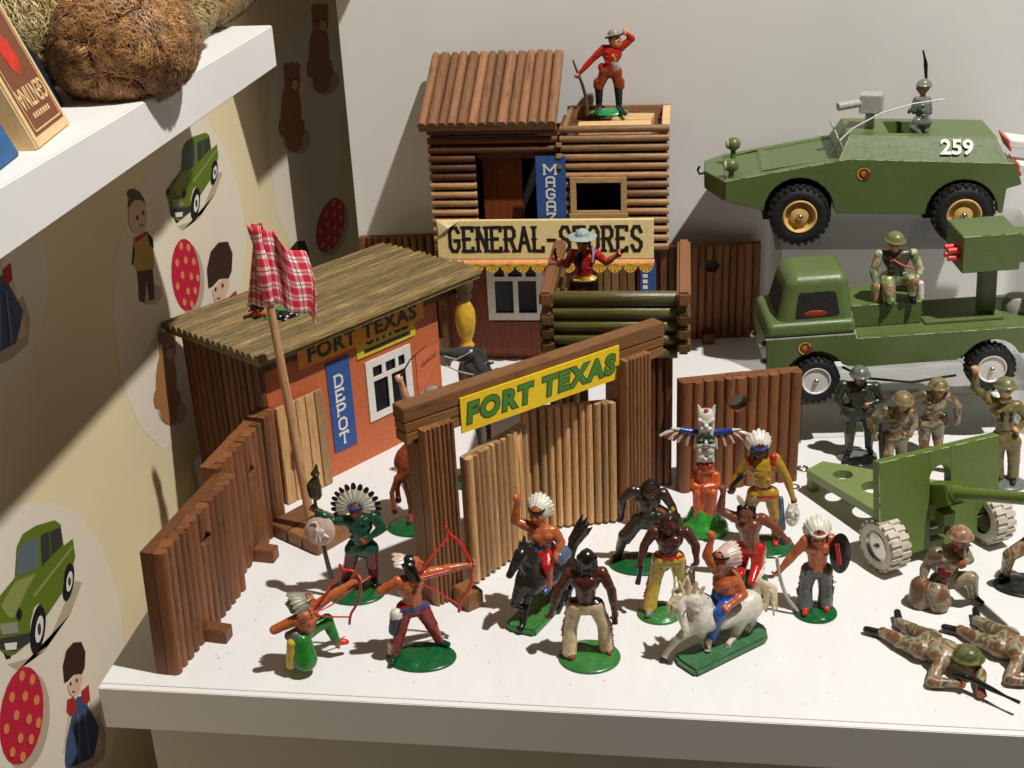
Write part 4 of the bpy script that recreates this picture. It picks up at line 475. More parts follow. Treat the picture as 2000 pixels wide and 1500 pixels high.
fence('palisade panel against the back wall right of the stores', (29.0, 48.4), (36.5, 49.3), 8.0, 12, 0.9, holes=((3.6, 6.3, 0.55),), feet=(3.3,))
fence('palisade panel in the back left corner beside the stores', (3.95, 48.2), (11.2, 48.8), 9.0, 12, 0.9)

# --- depot
DA = R_(55); DEP = thing('depot_building', 'orange toy depot with weathered corrugated roof, blue DEPOT sign and pale plank door', 'building', (4.1, 19.5, 0), DA)
P_ORANGE = paint('depot_orange', (198, 104, 60), 0.55, 0.08, 0.15, dirt=0.28)
mb = MB(); LW, DD, HH = 15.7, 8.0, 10.4
# front wall with window opening (u 8.9-12.5, z 3.0-6.8)
for a, b in (((0.35, 0, 0), (9.0, 0.5, HH)), ((12.5, 0, 0), (LW, 0.5, HH)), ((9.0, 0, 0), (12.5, 0.5, 3.05)), ((9.0, 0, 6.75), (12.5, 0.5, HH))): mb.span(a, b)
mb.build('front_wall', P_ORANGE, DEP)
mb = MB(); mb.span((0.35, DD - 0.5, 0), (LW, DD, HH)); mb.span((LW - 0.5, 0.51, 0), (LW - 0.01, DD - 0.51, HH)); mb.build('rear_wall', W_DARK, DEP)
mb = MB(); mb.span((0.6, 4.5, 0.1), (LW - 0.8, 4.8, HH - 0.1)); mb.build('shade_partition', P_SHADEIN, DEP)  # dark sheet in place of the shade inside the depot
MS = TR(0.35, 0, 0, R_(-90))
log_board(DEP, -DD, -0.02, 12, 0.45, 0, HH, W_DARK, M=MS)                       # left gable of upright logs
mb = MB(); mb.span((-0.08, -0.12, 0), (0.33, 0.2, HH)); mb.build('corner_post', W_DARK, DEP, bevel=0.05)
mb = MB(); mb.span((0.0, -0.35, HH - 0.9), (18.4, -0.02, HH - 0.15)); mb.build('eaves_beam', W_DARK, DEP, bevel=0.04)
mb = MB(); mb.span((-0.9, -1.5, 10.55), (18.7, 8.4, 10.85)); roof = mb.build('roof', W_OLIVE, DEP)
RM = Matrix.Translation((-1.1, -1.7, 10.86)) @ Matrix(((0, 0, 1, 0), (1, 0, 0, 0), (0, 1, 0, 0), (0, 0, 0, 1)))      # log z -> roof u, log x -> roof v, log -y -> down
RM = Matrix.Translation((-1.1, 0, 10.86)) @ Matrix(((0, 0, 1, 0), (-1, 0, 0, 0), (0, -1, 0, 0), (0, 0, 0, 1)))
log_board(roof, -8.6, 1.7, 17, 0.5, 0, 19.9, W_OLIVE, M=RM, rnd=0.9, jitter=0.12, pname='roof_log')
# porch column, turned
mb = MB(); Mc = Matrix.Translation((17.6, -0.9, 0))
prof = [(0.7, 0), (0.7, 1.2), (0.4, 1.5), (0.75, 2.6), (0.8, 3.6), (0.45, 4.9), (0.36, 5.2), (0.5, 5.35), (0.58, 5.6), (0.4, 5.85), (0.36, 6.0), (0.62, 6.7), (0.74, 7.5), (0.7, 8.3), (0.42, 8.9), (0.36, 9.05), (0.55, 9.3), (0.5, 9.8), (0.7, 10.0), (0.7, 10.54)]
mb.lathe(prof, 20, M=Mc, mats=[1] * 6 + [0] * 9 + [1] * 4); mb.build('porch_column', [paint('column_yellow', (222, 176, 50), 0.45, 0.15), paint('column_olive', (96, 78, 38), 0.5)], DEP, smooth=60)
# plank door standing ajar
door = MB().span((0.55, -0.5, 0.1), (4.4, -0.28, 6.9)).build('door', W_PINE, DEP, bevel=0.03)
for i in range(5):
    w = 3.9 / 5; m2 = MB(); m2.span((0.53 + i * w, -0.62, 0.05), (0.53 + (i + 1) * w - 0.06, -0.5, 6.95)); m2.build('plank', W_PINE, door, bevel=0.03)
MB().box((1.45, -0.85, 3.4), (0.6, 0.5, 0.55), R=Matrix.Rotation(0.3, 3, 'Y')).build('knob', W_BROWN, door, bevel=0.05)
# window
win = MB()
for a, b in (((8.6, 2.7), (9.2, 7.15)), ((12.2, 2.7), (12.8, 7.15)), ((9.2, 2.7), (12.2, 3.2)), ((9.2, 6.6), (12.2, 7.15)), ((9.2, 5.55), (12.2, 5.85)), ((10.5, 3.2), (10.85, 5.55)), ((10.05, 5.85), (10.4, 6.6)), ((11.3, 5.85), (11.6, 6.6))):
    win.span((a[0], -0.1, a[1]), (b[0], -0.02, b[1]))
wn = win.build('window', P_WHITE, DEP)
for (a, b) in (((9.2, 3.2), (10.5, 5.55)), ((10.85, 3.2), (12.2, 5.55)), ((9.2, 5.85), (10.05, 6.6)), ((10.4, 5.85), (11.3, 6.6)), ((11.6, 5.85), (12.2, 6.6))):
    MB().span((a[0], 0.1, a[1]), (b[0], 0.13, b[1])).build('pane', paint('pane_dark', (30, 34, 38), 0.15, 0.05), wn)
# signs
sg = MB().span((5.25, -0.08, 1.7), (7.25, -0.02, 8.2)).build('depot_sign', P_BLUE, DEP)
mb = MB()
for i, ch in enumerate('DEPOT'): strokes(mb, ch, 5.75, 6.35 - i * 1.05, 0.85, 0.78, 0.14, 0.03, y=-0.08)
mb.build('lettering', P_WHITE, sg)
sg = MB().span((2.8, -0.45, 8.75), (14.0, -0.37, 10.3)).build('fort_sign', paint('sign_orange', (236, 150, 44), 0.6, 0.08, dirt=0.12), DEP)
o = link('lettering', text_mesh('FORT TEXAS', 1.45, P_DGREEN, 0.05, 0.012, 1.12, width=1.08), sg); o.matrix_local = cm(Matrix.Translation((8.4, -0.47, 9.5)) @ FACE_FRONT)
sg = MB().span((7.95, -0.1, 7.6), (13.4, -0.03, 9.4)).build('office_sign', paint('sign_lemon', (214, 190, 50), 0.6, 0.08, dirt=0.15), DEP)
o = link('lettering', text_mesh('OFFICE', 1.15, P_INK, 0.05, 0.012, 1.1, width=1.0), sg); o.matrix_local = cm(Matrix.Translation((10.7, -0.12, 8.75)) @ FACE_FRONT)
MB().span((8.6, -0.12, 7.85), (12.9, -0.1, 8.1)).build('underline', P_INK, sg)
sg = MB().span((13.3, -0.06, 2.9), (15.6, -0.02, 6.2)).build('notice', paint('notice_orange', (214, 116, 74), 0.6, 0.1), DEP)
mb = MB()
for k in range(7): mb.tube([(13.7 + k * 0.22, -0.07, 5.0 + 0.06 * k), (13.75 + k * 0.22, -0.07, 5.25 + 0.05 * k + random.uniform(0, .12)), (13.85 + k * 0.22, -0.07, 5.0 + 0.06 * k)], 0.025, 5)
mb.build('scribble', P_INK, sg)

# --- general stores
ST = thing('general_stores', 'two-storey log toy store with corrugated roof, roof terrace and GENERAL-STORES board', 'building', (11.3, 42.0, 0))
SW, TWR = 17.95, 9.9
mb = MB(); mb.span((0.2, 6.9, 0), (SW - 0.2, 7.3, 17.9)); mb.span((0.2, 0.3, 0), (0.6, 6.88, 18.6)); mb.span((SW - 0.6, 0.3, 0), (SW - 0.2, 6.88, 18.4)); mb.span((TWR - 0.2, 0.5, 9.0), (TWR + 0.2, 6.88, 18.6))
mb.build('inner_walls', W_DARK, ST)
for a, b in (((0.62, 0.4, 9.0), (TWR - 0.22, 6.88, 9.4)), ((TWR + 0.22, 0.4, 9.0), (SW - 0.62, 6.88, 9.4)), ((TWR + 0.22, 0.4, 17.9), (SW - 0.62, 6.88, 18.3))): MB().span(a, b).build('floor', W_DARK, ST)
def hlog(parent, x0, x1, y, z, r, mat, nm='log', flat=0.75):
    mb = MB(); L = x1 - x0
    mb.tube([(0, 0, 0), (0.06, 0, 0), (L - 0.06, 0, 0), (L, 0, 0)], [r * 0.9, r, r, r * 0.9], 10); return mb.build(nm, mat, parent, smooth=50, loc=(x0, y, z))
ZL = [10.1 + 0.69 * i for i in range(14)]
for z in ZL:                       # tower front
    if 12.4 < z < 15.3:
        hlog(ST, TWR + 0.05, 10.75, 0.15, z, 0.27, W_LOGX); hlog(ST, 14.8, SW, 0.15, z, 0.27, W_LOGX)
    else: hlog(ST, TWR + 0.05, SW, 0.15, z, 0.27, W_LOGX)
mb = MB(); mb.span((TWR + 0.2, 0.3, 9.5), (11.0, 0.6, 17.88)); mb.span((14.5, 0.3, 9.5), (SW - 0.62, 0.6, 17.88)); mb.span((11.0, 0.3, 9.5), (14.5, 0.6, 12.6)); mb.span((11.0, 0.3, 15.2), (14.5, 0.6, 17.88)); mb.build('tower_front', W_DARK, ST)
wf = MB()
for a, b in (((10.65, 12.35), (11.1, 15.55)), ((14.4, 12.35), (14.85, 15.55)), ((11.1, 15.15), (14.4, 15.55)), ((11.1, 12.35), (14.4, 13.0))): wf.span((a[0], -0.32, a[1]), (b[0], -0.02, b[1]))
wf.build('window_frame', W_PINEX, ST, bevel=0.03)
MB().span((10.55, -0.5, 12.2), (14.95, -0.33, 12.85)).build('window_sill', W_PINEX, ST, bevel=0.03)
MB().span((11.05, 2.5, 12.4), (14.45, 2.6, 15.5)).build('room_shade_sheet', P_SHADEIN, ST)  # dark sheet in place of the shade behind the window
# terrace parapet and the loose boards on it
mb = MB(); mb.span((TWR + 0.1, 6.9, 18.3), (SW - 0.01, 7.35, 19.25)); mb.build('parapet_rail', W_LOGX, ST, bevel=0.04)
mb = MB(); mb.span((SW - 0.55, 0.45, 18.31), (SW + 0.02, 6.88, 19.25)); mb.build('parapet_rail', W_PINEX, ST, bevel=0.04)
mb = MB(); mb.span((TWR + 0.25, 0.45, 18.31), (TWR + 0.6, 6.88, 19.25)); mb.build('parapet_rail', W_LOGX, ST, bevel=0.04)
for x, y, z, w, d, a in ((13.9, 2.0, 18.32, 5.4, 1.9, 0.03), (15.2, 4.3, 18.32, 3.0, 2.2, -0.1)):
    tag(MB().box((0, 0, 0.35), (w, d, 0.7)).build('loose_board', W_PINEX, bevel=0.04, loc=(11.3 + x, 42 + y, z), rot=(0, 0, a)),
        'pale pine block under the red rifleman on the terrace' if w > 5 else 'pale pine block at the back of the terrace', 'board', 'loose boards on the terrace')
# left upper storey: logs beside the doorway, dark wall above
for i, z in enumerate(ZL[3:14]):
    if z > 17.1: hlog(ST, 0.1, TWR - 0.1, 0.15, z, 0.28, W_DARK)
    else:
        hlog(ST, 0.1, 3.6, 0.15, z, 0.27, W_LOGX if z < 15 else W_DARK)
for z in ZL[:3]: hlog(ST, 0.1, TWR - 0.1, 0.15, z, 0.27, W_LOGX)
mb = MB(); mb.span((0.62, 0.35, 9.5), (3.4, 0.6, 18.6)); mb.span((3.4, 0.35, 16.9), (TWR - 0.25, 0.6, 18.6)); mb.build('upper_front', W_DARK, ST)
MB().span((3.9, 1.5, 9.45), (6.9, 1.8, 16.9)).build('door_leaf', wood('red_brown_door', (140, 70, 34), (92, 42, 22), (9, 9, 0.8)), ST)
MB().span((3.5, 3.4, 9.45), (TWR - 0.3, 3.5, 17)).build('room_shade_sheet', P_SHADEIN, ST)  # dark sheet in place of the shade behind the doorway
sg = MB().span((8.15, -0.25, 12.0), (10.35, -0.15, 17.2)).build('magazin_sign', P_BLUE, ST)
mb = MB()
for i, ch in enumerate('MAGAZIN'):
    strokes(mb, ch, 8.83 - (0.1 if ch == 'M' else 0), 15.85 - i * 0.93, 0.78 + (0.2 if ch == 'M' else 0), 0.7, 0.13, 0.03, y=-0.25)
mb.build('lettering', P_WHITE, sg)
for z in (16.4, 17.2, 18.0): MB().box((TWR + 0.0, -0.1, z), (0.45, 0.5, 0.3)).build('log_end', W_LOGX, ST, bevel=0.04)
# corrugated pitched roof over the left storey
rl = math.hypot(7.9, 3.7); ra = math.atan2(3.7, 7.9)
MR = Matrix.Translation((0, -0.8, 19.75)) @ Euler((ra, 0, 0)).to_matrix().to_4x4()
mb = MB(); mb.v = []; mb.span((-0.35, 0, -0.55), (TWR - 0.15, rl, -0.2)); mb.v = [tuple(MR @ Vector(p)) for p in mb.v]; rf = mb.build('roof', W_ROOF, ST)
ML = MR @ Matrix(((1, 0, 0, 0), (0, 0, 1, 0), (0, -1, 0, -0.19), (0, 0, 0, 1)))
log_board(rf, -0.45, TWR - 0.05, 14, 0.42, 0, rl, W_ROOF, M=ML, rnd=0.7, jitter=0.05, pname='roof_log', gap=0.03)
mb = MB(); mb.add([(0.3, 0.3, 18.55), (0.3, 6.9, 18.55), (0.3, 6.9, 22.4), (0.3, 0.3, 19.4), (0.6, 0.3, 18.55), (0.6, 6.9, 18.55), (0.6, 6.9, 22.4), (0.6, 0.3, 19.4)], [(0, 1, 2, 3), (4, 7, 6, 5), (0, 3, 7, 4), (1, 5, 6, 2), (3, 2, 6, 7), (0, 4, 5, 1)])
mb.build('gable', W_DARK, ST)
# GENERAL-STORES board with peeling paper and scalloped awning edge
bd = MB().span((0.55, -1.15, 9.55), (16.85, -0.8, 12.6)).build('name_board', P_CREAM, ST, bevel=0.04)
mb = MB(); txt = 'GENERaL-STORES'; x = 1.45
for i, ch in enumerate(txt):
    w = 0.88 if ch != '-' else 0.75
    strokes(mb, ch, x, 10.2, w, 1.85, 0.27, 0.02, serif=0.3, y=-1.15, spur=True); x += w + 0.185
mb.build('lettering', P_INK, bd)
mb = MB(); mb.add([(0.6, -1.17, 12.55), (2.3, -1.17, 12.58), (1.5, -1.42, 12.1), (0.75, -1.3, 11.5)], [(0, 1, 2, 3)]); mb.build('peeled_corner', paint('paper_pale', (246, 226, 170), 0.6), bd)
aw = MB(); n = 14
aw.add([(0.6, -1.2, 9.55), (16.9, -1.2, 9.55), (16.9, -1.5, 9.35), (0.6, -1.5, 9.35)], [(0, 1, 2, 3)])
aw.add([(0.6, -1.2, 9.53), (16.9, -1.2, 9.53), (16.9, -1.5, 9.33), (0.6, -1.5, 9.33)], [(3, 2, 1, 0)])
awn = aw.build('awning', paint('awning_salmon', (226, 150, 96), 0.6), ST)
for i in range(n):
    w = 16.2 / n; xc = 0.65 + w * (i + 0.5); m2 = MB()
    pts = [(xc + w * 0.5 * math.cos(a), 9.33 + 0.75 * math.sin(a)) for a in [math.pi + math.pi * k / 10 for k in range(11)]]
    m2.prism(pts, -1.53, -1.48)
    for k in range(5):
        a = math.pi * (1.12 + 0.19 * k); m2.prism([(xc, 9.3), (xc + 0.46 * w * math.cos(a - .12), 9.3 + 0.62 * math.sin(a - .12)), (xc + 0.46 * w * math.cos(a + .12), 9.3 + 0.62 * math.sin(a + .12))], -1.55, -1.531, 1)
    m2.build('scallop', [paint('awning_yellow', (246, 204, 84), 0.55, 0.1), paint('awning_ochre', (206, 138, 40), 0.6)], awn)
# ground floor under the awning
mb = MB()
for a, b in (((0.62, 0), (3.9, 8.98)), ((8.0, 0), (12.2, 8.98)), ((3.9, 0), (8.0, 3.2)), ((3.9, 8.2), (8.0, 8.98)), ((15.5, 0), (17.3, 8.98))): mb.span((a[0], 2.0, a[1]), (b[0], 2.35, b[1]))
mb.build('lower_front', wood('lower_front_wood', (140, 70, 44), (100, 48, 30), (9, 9, 0.8)), ST)
wf = MB()
for a, b in (((3.7, 3.4), (4.3, 8.4)), ((7.6, 3.4), (8.2, 8.4)), ((4.3, 3.4), (7.6, 4.0)), ((4.3, 7.9), (7.6, 8.4)), ((4.3, 6.7), (7.6, 7.05)), ((5.75, 4.0), (6.15, 6.7)), ((5.1, 7.05), (5.4, 7.9)), ((6.5, 7.05), (6.8, 7.9))): wf.span((a[0], 1.85, a[1]), (b[0], 1.99, b[1]))
wnd = wf.build('lower_window', P_WHITE, ST)
MB().span((4.2, 2.1, 3.9), (7.7, 2.12, 8.0)).build('pane', paint('pane_dark', (30, 34, 38), 0.15), wnd)
for i in range(5): MB().span((12.3 + i * 0.62, 2.0, 0), (12.85 + i * 0.62, 2.3, 8.7)).build('door_plank', W_PINE, ST, bevel=0.03)
sg = MB().span((15.8, 0.1, 3.5), (17.0, 0.2, 8.8)).build('blue_notice', P_BLUE, ST)
mb = MB()
for k in range(10): mb.span((16.0, 0.06, 4.0 + k * 0.45), (16.35, 0.1, 4.28 + k * 0.45))
mb.build('lettering', P_WHITE, sg)

# --- log lookout behind the gate
LK = thing('log_lookout', 'square lookout of dark green logs on brown plank legs behind the gate', 'lookout', (21.9, 23.2, 0))
LX, LY = 8.45, 9.2
for i in range(5): hlog(LK, 0.35, LX - 0.35, 0.1, 13.05 - i * 0.9, 0.43, W_GREENLOG)
for sx in (0, LX):
    for i in range(4):
        top = i == 0; z = 12.95 - i * 0.93 + (0.25 if top else -0.2); m2 = MB()
        hgt = 0.95 if top else 0.8
        m2.box((0, LY / 2 - 0.1, 0), (0.85, LY + 1.3, hgt)); o = m2.build('side_log', [W_MID if top else W_GREENEND], LK, bevel=0.16, smooth=45, loc=(sx, 0.0, z))
mb = MB(); mb.span((0.4, 0.5, 9.3), (LX - 0.4, LY - 0.4, 9.94)); mb.build('platform', W_DARK, LK)
for sx in (0.9, LX - 1.6):
    lg = MB().span((sx - 0.6, 0.2, 0.003), (sx + 0.9, 1.1, 9.28)).build('leg', W_DARK, LK, bevel=0.04)
    for k in range(3): m2 = log_mesh('leg_rib', 0.48, 0.25, 0.003, 9.28, W_DARK, 0.6); o = link('leg_rib', m2, lg, (sx - 0.35 + 0.5 * k, 0.19, 0))
    MB().span((sx - 0.6, LY - 1.2, 0.003), (sx + 0.9, LY - 0.3, 9.28)).build('leg', W_DARK, LK, bevel=0.04)

# --- gate
GA = R_(42.6); GT = thing('fort_gate', 'wooden fort gate with FORT TEXAS board, two posts and pale corrugated doors', 'gate', (15.6, 8.7, 0), GA)
for z0, z1, x0, x1 in ((11.4, 12.25, -0.05, 18.5), (10.78, 11.34, 0.0, 18.45), (10.1, 10.72, 0.02, 18.4)):
    MB().span((x0, 0, z0), (x1, 1.1, z1)).build('lintel_beam', W_BEAM, GT, bevel=0.04)
for px in (0.55, 14.6):
    mb = MB(); mb.span((px, -0.32, 0.003), (px + 2.05, 1.0, 10.08)); mb.build('post', W_MID, GT, bevel=0.04)
    ps = [c for c in GT.children if c.name.startswith('post')][-1]
    for k in range(7): link('post_rib', log_mesh('post_rib', 0.28, 0.62, 0.003, 11.05, W_MID, 0.3, n=5), ps, (px + 0.16 + 0.288 * k, -0.33, 0))
    MB().box((px + 1.6, -1.75, 0.55), (1.1, 1.5, 1.05)).build('foot_block', W_MID, GT, bevel=0.06)
sg = MB().span((3.5, -0.12, 9.7), (14.8, -0.03, 11.82)).build('gate_sign', P_YEL, GT)
o = link('lettering_outline', text_mesh('FORT TEXAS', 1.62, P_DGREEN, 0.13, 0.008, 1.18, width=1.0, shear=0.12), sg); o.matrix_local = cm(Matrix.Translation((9.1, -0.13, 10.72)) @ FACE_FRONT)
o = link('lettering', text_mesh('FORT TEXAS', 1.62, P_GREENINK, 0.075, 0.016, 1.18, width=1.0, shear=0.12), sg); o.matrix_local = cm(Matrix.Translation((9.1, -0.14, 10.72)) @ FACE_FRONT)
inv = Matrix.Rotation(-GA, 4, 'Z') @ Matrix.Translation((-15.6, -8.7, 0))
def gdoor(p0, p1, n, h):
    a = math.atan2(p1[1] - p0[1], p1[0] - p0[0]); L = math.hypot(p1[0] - p0[0], p1[1] - p0[1])
    M = inv @ TR(p0[0], p0[1], 0, a)
    mb = MB(); mb.span((0, 0.01, 0.25), (L, 0.3, h - 0.03)); mb.v = [tuple(M @ Vector(p)) for p in mb.v]; d = mb.build('gate_door', W_PINE, GT)
    log_board(d, 0, L, n, 0.4, 0.2, h, W_PINE, M=M, rnd=0.7, jitter=0.06, pname='door_slat', gap=0.02)
gdoor((18.25, 10.9), (21.15, 15.4), 11, 8.25)
gdoor((20.75, 17.2), (26.35, 18.55), 12, 8.3)

# --- flag pole
FP = thing('flag_pole', 'thin leaning wooden flag pole with red checked cloth flag on a plank foot', 'flag', (7.55, 15.6, 0))
for a, b in (((-2.6, -1.3), (-0.9, 1.9)), ((-0.8, -1.3), (0.45, 1.9)), ((0.55, -1.3), (1.9, 1.9))): 
    m2 = MB(); m2.span((a[0], a[1], 0.003), (b[0], b[1], 0.85)); m2.build('foot_plank', W_MID, FP, bevel=0.05, rot=(0, 0, R_(-33)))
MB().tube([(0.12, -0.2, 0.5), (-0.3, -0.35, 8), (-0.95, -0.55, 20.6)], [0.3, 0.27, 0.22], 14).build('pole', wood('pole_wood', (206, 160, 116), (172, 122, 82), (8, 8, 0.6)), FP, smooth=50)
def gingham():
    m, nt, b = base_mat('checked_cloth', 0.9); uv = nt.nodes.new('ShaderNodeUVMap'); sep = nt.nodes.new('ShaderNodeSeparateXYZ'); nt.links.new(uv.outputs[0], sep.inputs[0])
    def band(sock, f, lo, hi):
        a = nt.nodes.new('ShaderNodeMath'); a.operation = 'MULTIPLY'; a.inputs[1].default_value = f; nt.links.new(sock, a.inputs[0])
        fr = nt.nodes.new('ShaderNodeMath'); fr.operation = 'FRACT'; nt.links.new(a.outputs[0], fr.inputs[0])
        g = nt.nodes.new('ShaderNodeMath'); g.operation = 'GREATER_THAN'; g.inputs[1].default_value = lo; nt.links.new(fr.outputs[0], g.inputs[0])
        l = nt.nodes.new('ShaderNodeMath'); l.operation = 'LESS_THAN'; l.inputs[1].default_value = hi; nt.links.new(fr.outputs[0], l.inputs[0])
        k = nt.nodes.new('ShaderNodeMath'); k.operation = 'MULTIPLY'; nt.links.new(g.outputs[0], k.inputs[0]); nt.links.new(l.outputs[0], k.inputs[1]); return k.outputs[0]
    a, c = band(sep.outputs[0], 4, 0.5, 1.0), band(sep.outputs[1], 5, 0.5, 1.0); l1, l2 = band(sep.outputs[0], 4, 0.72, 0.78), band(sep.outputs[1], 5, 0.72, 0.78)
    red, pale, pink = lin((214, 36, 58)), lin((250, 238, 230)), lin((236, 132, 138))
    col = mixc(nt, c, mixc(nt, a, red, pink), mixc(nt, a, pink, pale)); col = mixc(nt, l1, col, lin((150, 30, 40))); col = mixc(nt, l2, col, lin((150, 30, 40)))
    nt.links.new(col, b.inputs['Base Color']); return m
M_CHECK = gingham()
def cloth(name, fn, nu, nv, parent):
    vs = [fn(i / nu, j / nv) for j in range(nv + 1) for i in range(nu + 1)]
    fs = [(j*(nu+1)+i, j*(nu+1)+i+1, (j+1)*(nu+1)+i+1, (j+1)*(nu+1)+i) for j in range(nv) for i in range(nu)]
    me = bpy.data.meshes.new(name); me.from_pydata([tuple(Vector(p) * S) for p in vs], [], fs); uvl = me.uv_layers.new(name='UVMap')
    for lp in me.loops: uvl.data[lp.index].uv = (lp.vertex_index % (nu + 1) / nu, lp.vertex_index // (nu + 1) / nv)
    me.materials.append(M_CHECK); me.polygons.foreach_set('use_smooth', [True] * len(me.polygons))
    o = link(name, me, parent); md = o.modifiers.new('thickness', 'SOLIDIFY'); md.thickness = 0.04 * S; return o
def pole_at(z): t = (z - 0.5) / 20.1; return Vector((0.12 - 1.07 * t, -0.2 - 0.35 * t, z))
def flag_fn(u, v):
    p = pole_at(20.4 - v * 4.4); w = u * 3.2
    x = p.x + 0.25 + w * (0.62 + 0.1 * math.sin(v * 3)); y = p.y + 0.75 * math.sin(u * 8 + v * 1.6) * u + 0.9 * u
    z = p.z - 0.2 - u * u * 1.5 - u * 0.5 + 0.25 * math.sin(u * 7 + v * 2) * u; return (x, y, z)
cloth('flag_cloth', flag_fn, 22, 22, FP)
def wrap_fn(u, v):
    p = pole_at(20.5 - v * 4.8); a = 0.4 + u * 5.6; r = 0.34 + 0.08 * math.sin(v * 9 + u * 3); return (p.x + r * math.cos(a), p.y + r * math.sin(a), p.z)
cloth('flag_sleeve', wrap_fn, 16, 14, FP)
def tail_fn(u, v):
    p = pole_at(19.6 - v * 4.0); return (p.x - 0.2 - u * (0.35 + 1.1 * v), p.y + 0.3 + 0.5 * u, p.z - 0.35 * u - 0.15 * math.sin(u * 6))
cloth('flag_tail', tail_fn, 10, 14, FP)

# ------------------------------------------------------------------ moulded toy figures: one continuous surface from blended limbs
VOX = 0.048
def sdf_mesh(name, prims, mats, paints=(), rough=0.0):
    """prims: ('cap', a, b, ra, rb, mat, k) or ('ell', c, (rx, ry, rz), R 3x3 rows, mat, k); returns one smooth mesh, each face in the paint of its limb"""
    lo = np.full(3, 1e9); hi = -lo; boxes = []
    for p in prims:
        if p[0] == 'cap':
            a, b = np.array(p[1], float), np.array(p[2], float); r = max(p[3], p[4]); l, h = np.minimum(a, b) - r, np.maximum(a, b) + r
        elif p[0] == 'rbox':
            c = np.array(p[1], float); l, h = c - np.array(p[2]), c + np.array(p[2])
        else:
            c = np.array(p[1], float); r = max(p[2]); l, h = c - r, c + r
        boxes.append((l, h)); lo = np.minimum(lo, l); hi = np.maximum(hi, h)
    lo -= 3 * VOX; hi += 3 * VOX; n = np.ceil((hi - lo) / VOX).astype(int) + 1
    ax = [lo[i] + VOX * np.arange(n[i]) for i in range(3)]
    D = np.full(n, 9.0, np.float32)
    def dist(p, P):
        if p[0] == 'cap':
            a, b = np.array(p[1], float), np.array(p[2], float); ab = b - a; q = max(ab @ ab, 1e-9)
            t = np.clip(((P - a) @ ab) / q, 0, 1); d = P - a - t[..., None] * ab
            return np.sqrt((d * d).sum(-1)) - (p[3] + (p[4] - p[3]) * t)
        if p[0] == 'rbox':                       # rounded box; p[3] = (front, rear, side) taper towards the top, p[4] = radius
            q = P - np.array(p[1], float); hx, hy, hz = p[2]; tf, tb, ts = p[3]; r = p[4]; u = np.clip((q[..., 2] + hz) / (2 * hz), 0, 1)
            x0, x1 = -hx + tf * u, hx - tb * u; e = np.stack([np.abs(q[..., 0] - (x0 + x1) / 2) - (x1 - x0) / 2 + r, np.abs(q[..., 1]) - (hy - ts * u) + r, np.abs(q[..., 2]) - hz + r], -1)
            return np.sqrt((np.maximum(e, 0) ** 2).sum(-1)) + np.minimum(e.max(-1), 0) - r
        c = np.array(p[1], float); r = np.array(p[2], float); q = P - c
        if p[3] is not None: q = q @ np.array(p[3]).T
        k0 = np.sqrt(((q / r) ** 2).sum(-1)); k1 = np.sqrt(((q / (r * r)) ** 2).sum(-1)) + 1e-9
        return k0 * (k0 - 1) / k1
    for p, (l, h) in sorted(zip(prims, boxes), key=lambda q: q[0][-2] == 'cut'):
        k = p[-1]; m = k + 3 * VOX
        i0 = np.maximum(0, np.floor((l - m - lo) / VOX).astype(int)); i1 = np.minimum(n, np.ceil((h + m - lo) / VOX).astype(int) + 1)
        sl = tuple(slice(a, b) for a, b in zip(i0, i1))
        P = np.stack(np.meshgrid(*[ax[i][sl[i]] for i in range(3)], indexing='ij'), -1)
        d = dist(p, P).astype(np.float32); s = D[sl]
        if p[-2] == 'cut':
            hh = np.clip(0.5 - 0.5 * (s + d) / k, 0, 1); D[sl] = s + (-d - s) * hh + k * hh * (1 - hh); continue
        hh = np.clip(0.5 + 0.5 * (s - d) / k, 0, 1); D[sl] = s + (d - s) * hh - k * hh * (1 - hh)
    if rough:
        X, Y, Z = np.meshgrid(*ax, indexing='ij'); D += rough * (np.sin(X * 7 + 2 * np.sin(Z * 5)) * np.sin(Y * 8 + Z * 3) * np.sin(Z * 9 + X * 2)).astype(np.float32)
    # surface nets
    neg = D < 0; c = [neg[i:n[0]-1+i, j:n[1]-1+j, k:n[2]-1+k] for i in (0, 1) for j in (0, 1) for k in (0, 1)]
    cnt = sum(x.astype(np.int8) for x in c); act = (cnt > 0) & (cnt < 8)
    idx = np.full(act.shape, -1, np.int64); I = np.argwhere(act); idx[act] = np.arange(len(I))
    acc = np.zeros((len(I), 3)); w = np.zeros(len(I)); corners = [(i, j, k) for i in (0, 1) for j in (0, 1) for k in (0, 1)]
    val = {q: D[I[:, 0] + q[0], I[:, 1] + q[1], I[:, 2] + q[2]] for q in corners}
    for q in corners:
        for a in range(3):
            if q[a] == 0:
                q2 = list(q); q2[a] = 1; q2 = tuple(q2); v0, v1 = val[q], val[q2]; cr = (v0 < 0) != (v1 < 0)
                t = np.where(cr, v0 / np.where(np.abs(v0 - v1) < 1e-9, 1e-9, v0 - v1), 0)
                pt = np.tile(np.array(q, float), (len(I), 1)); pt[:, a] += t; acc += pt * cr[:, None]; w += cr
    V = lo + VOX * (I + acc / w[:, None])
    F = []
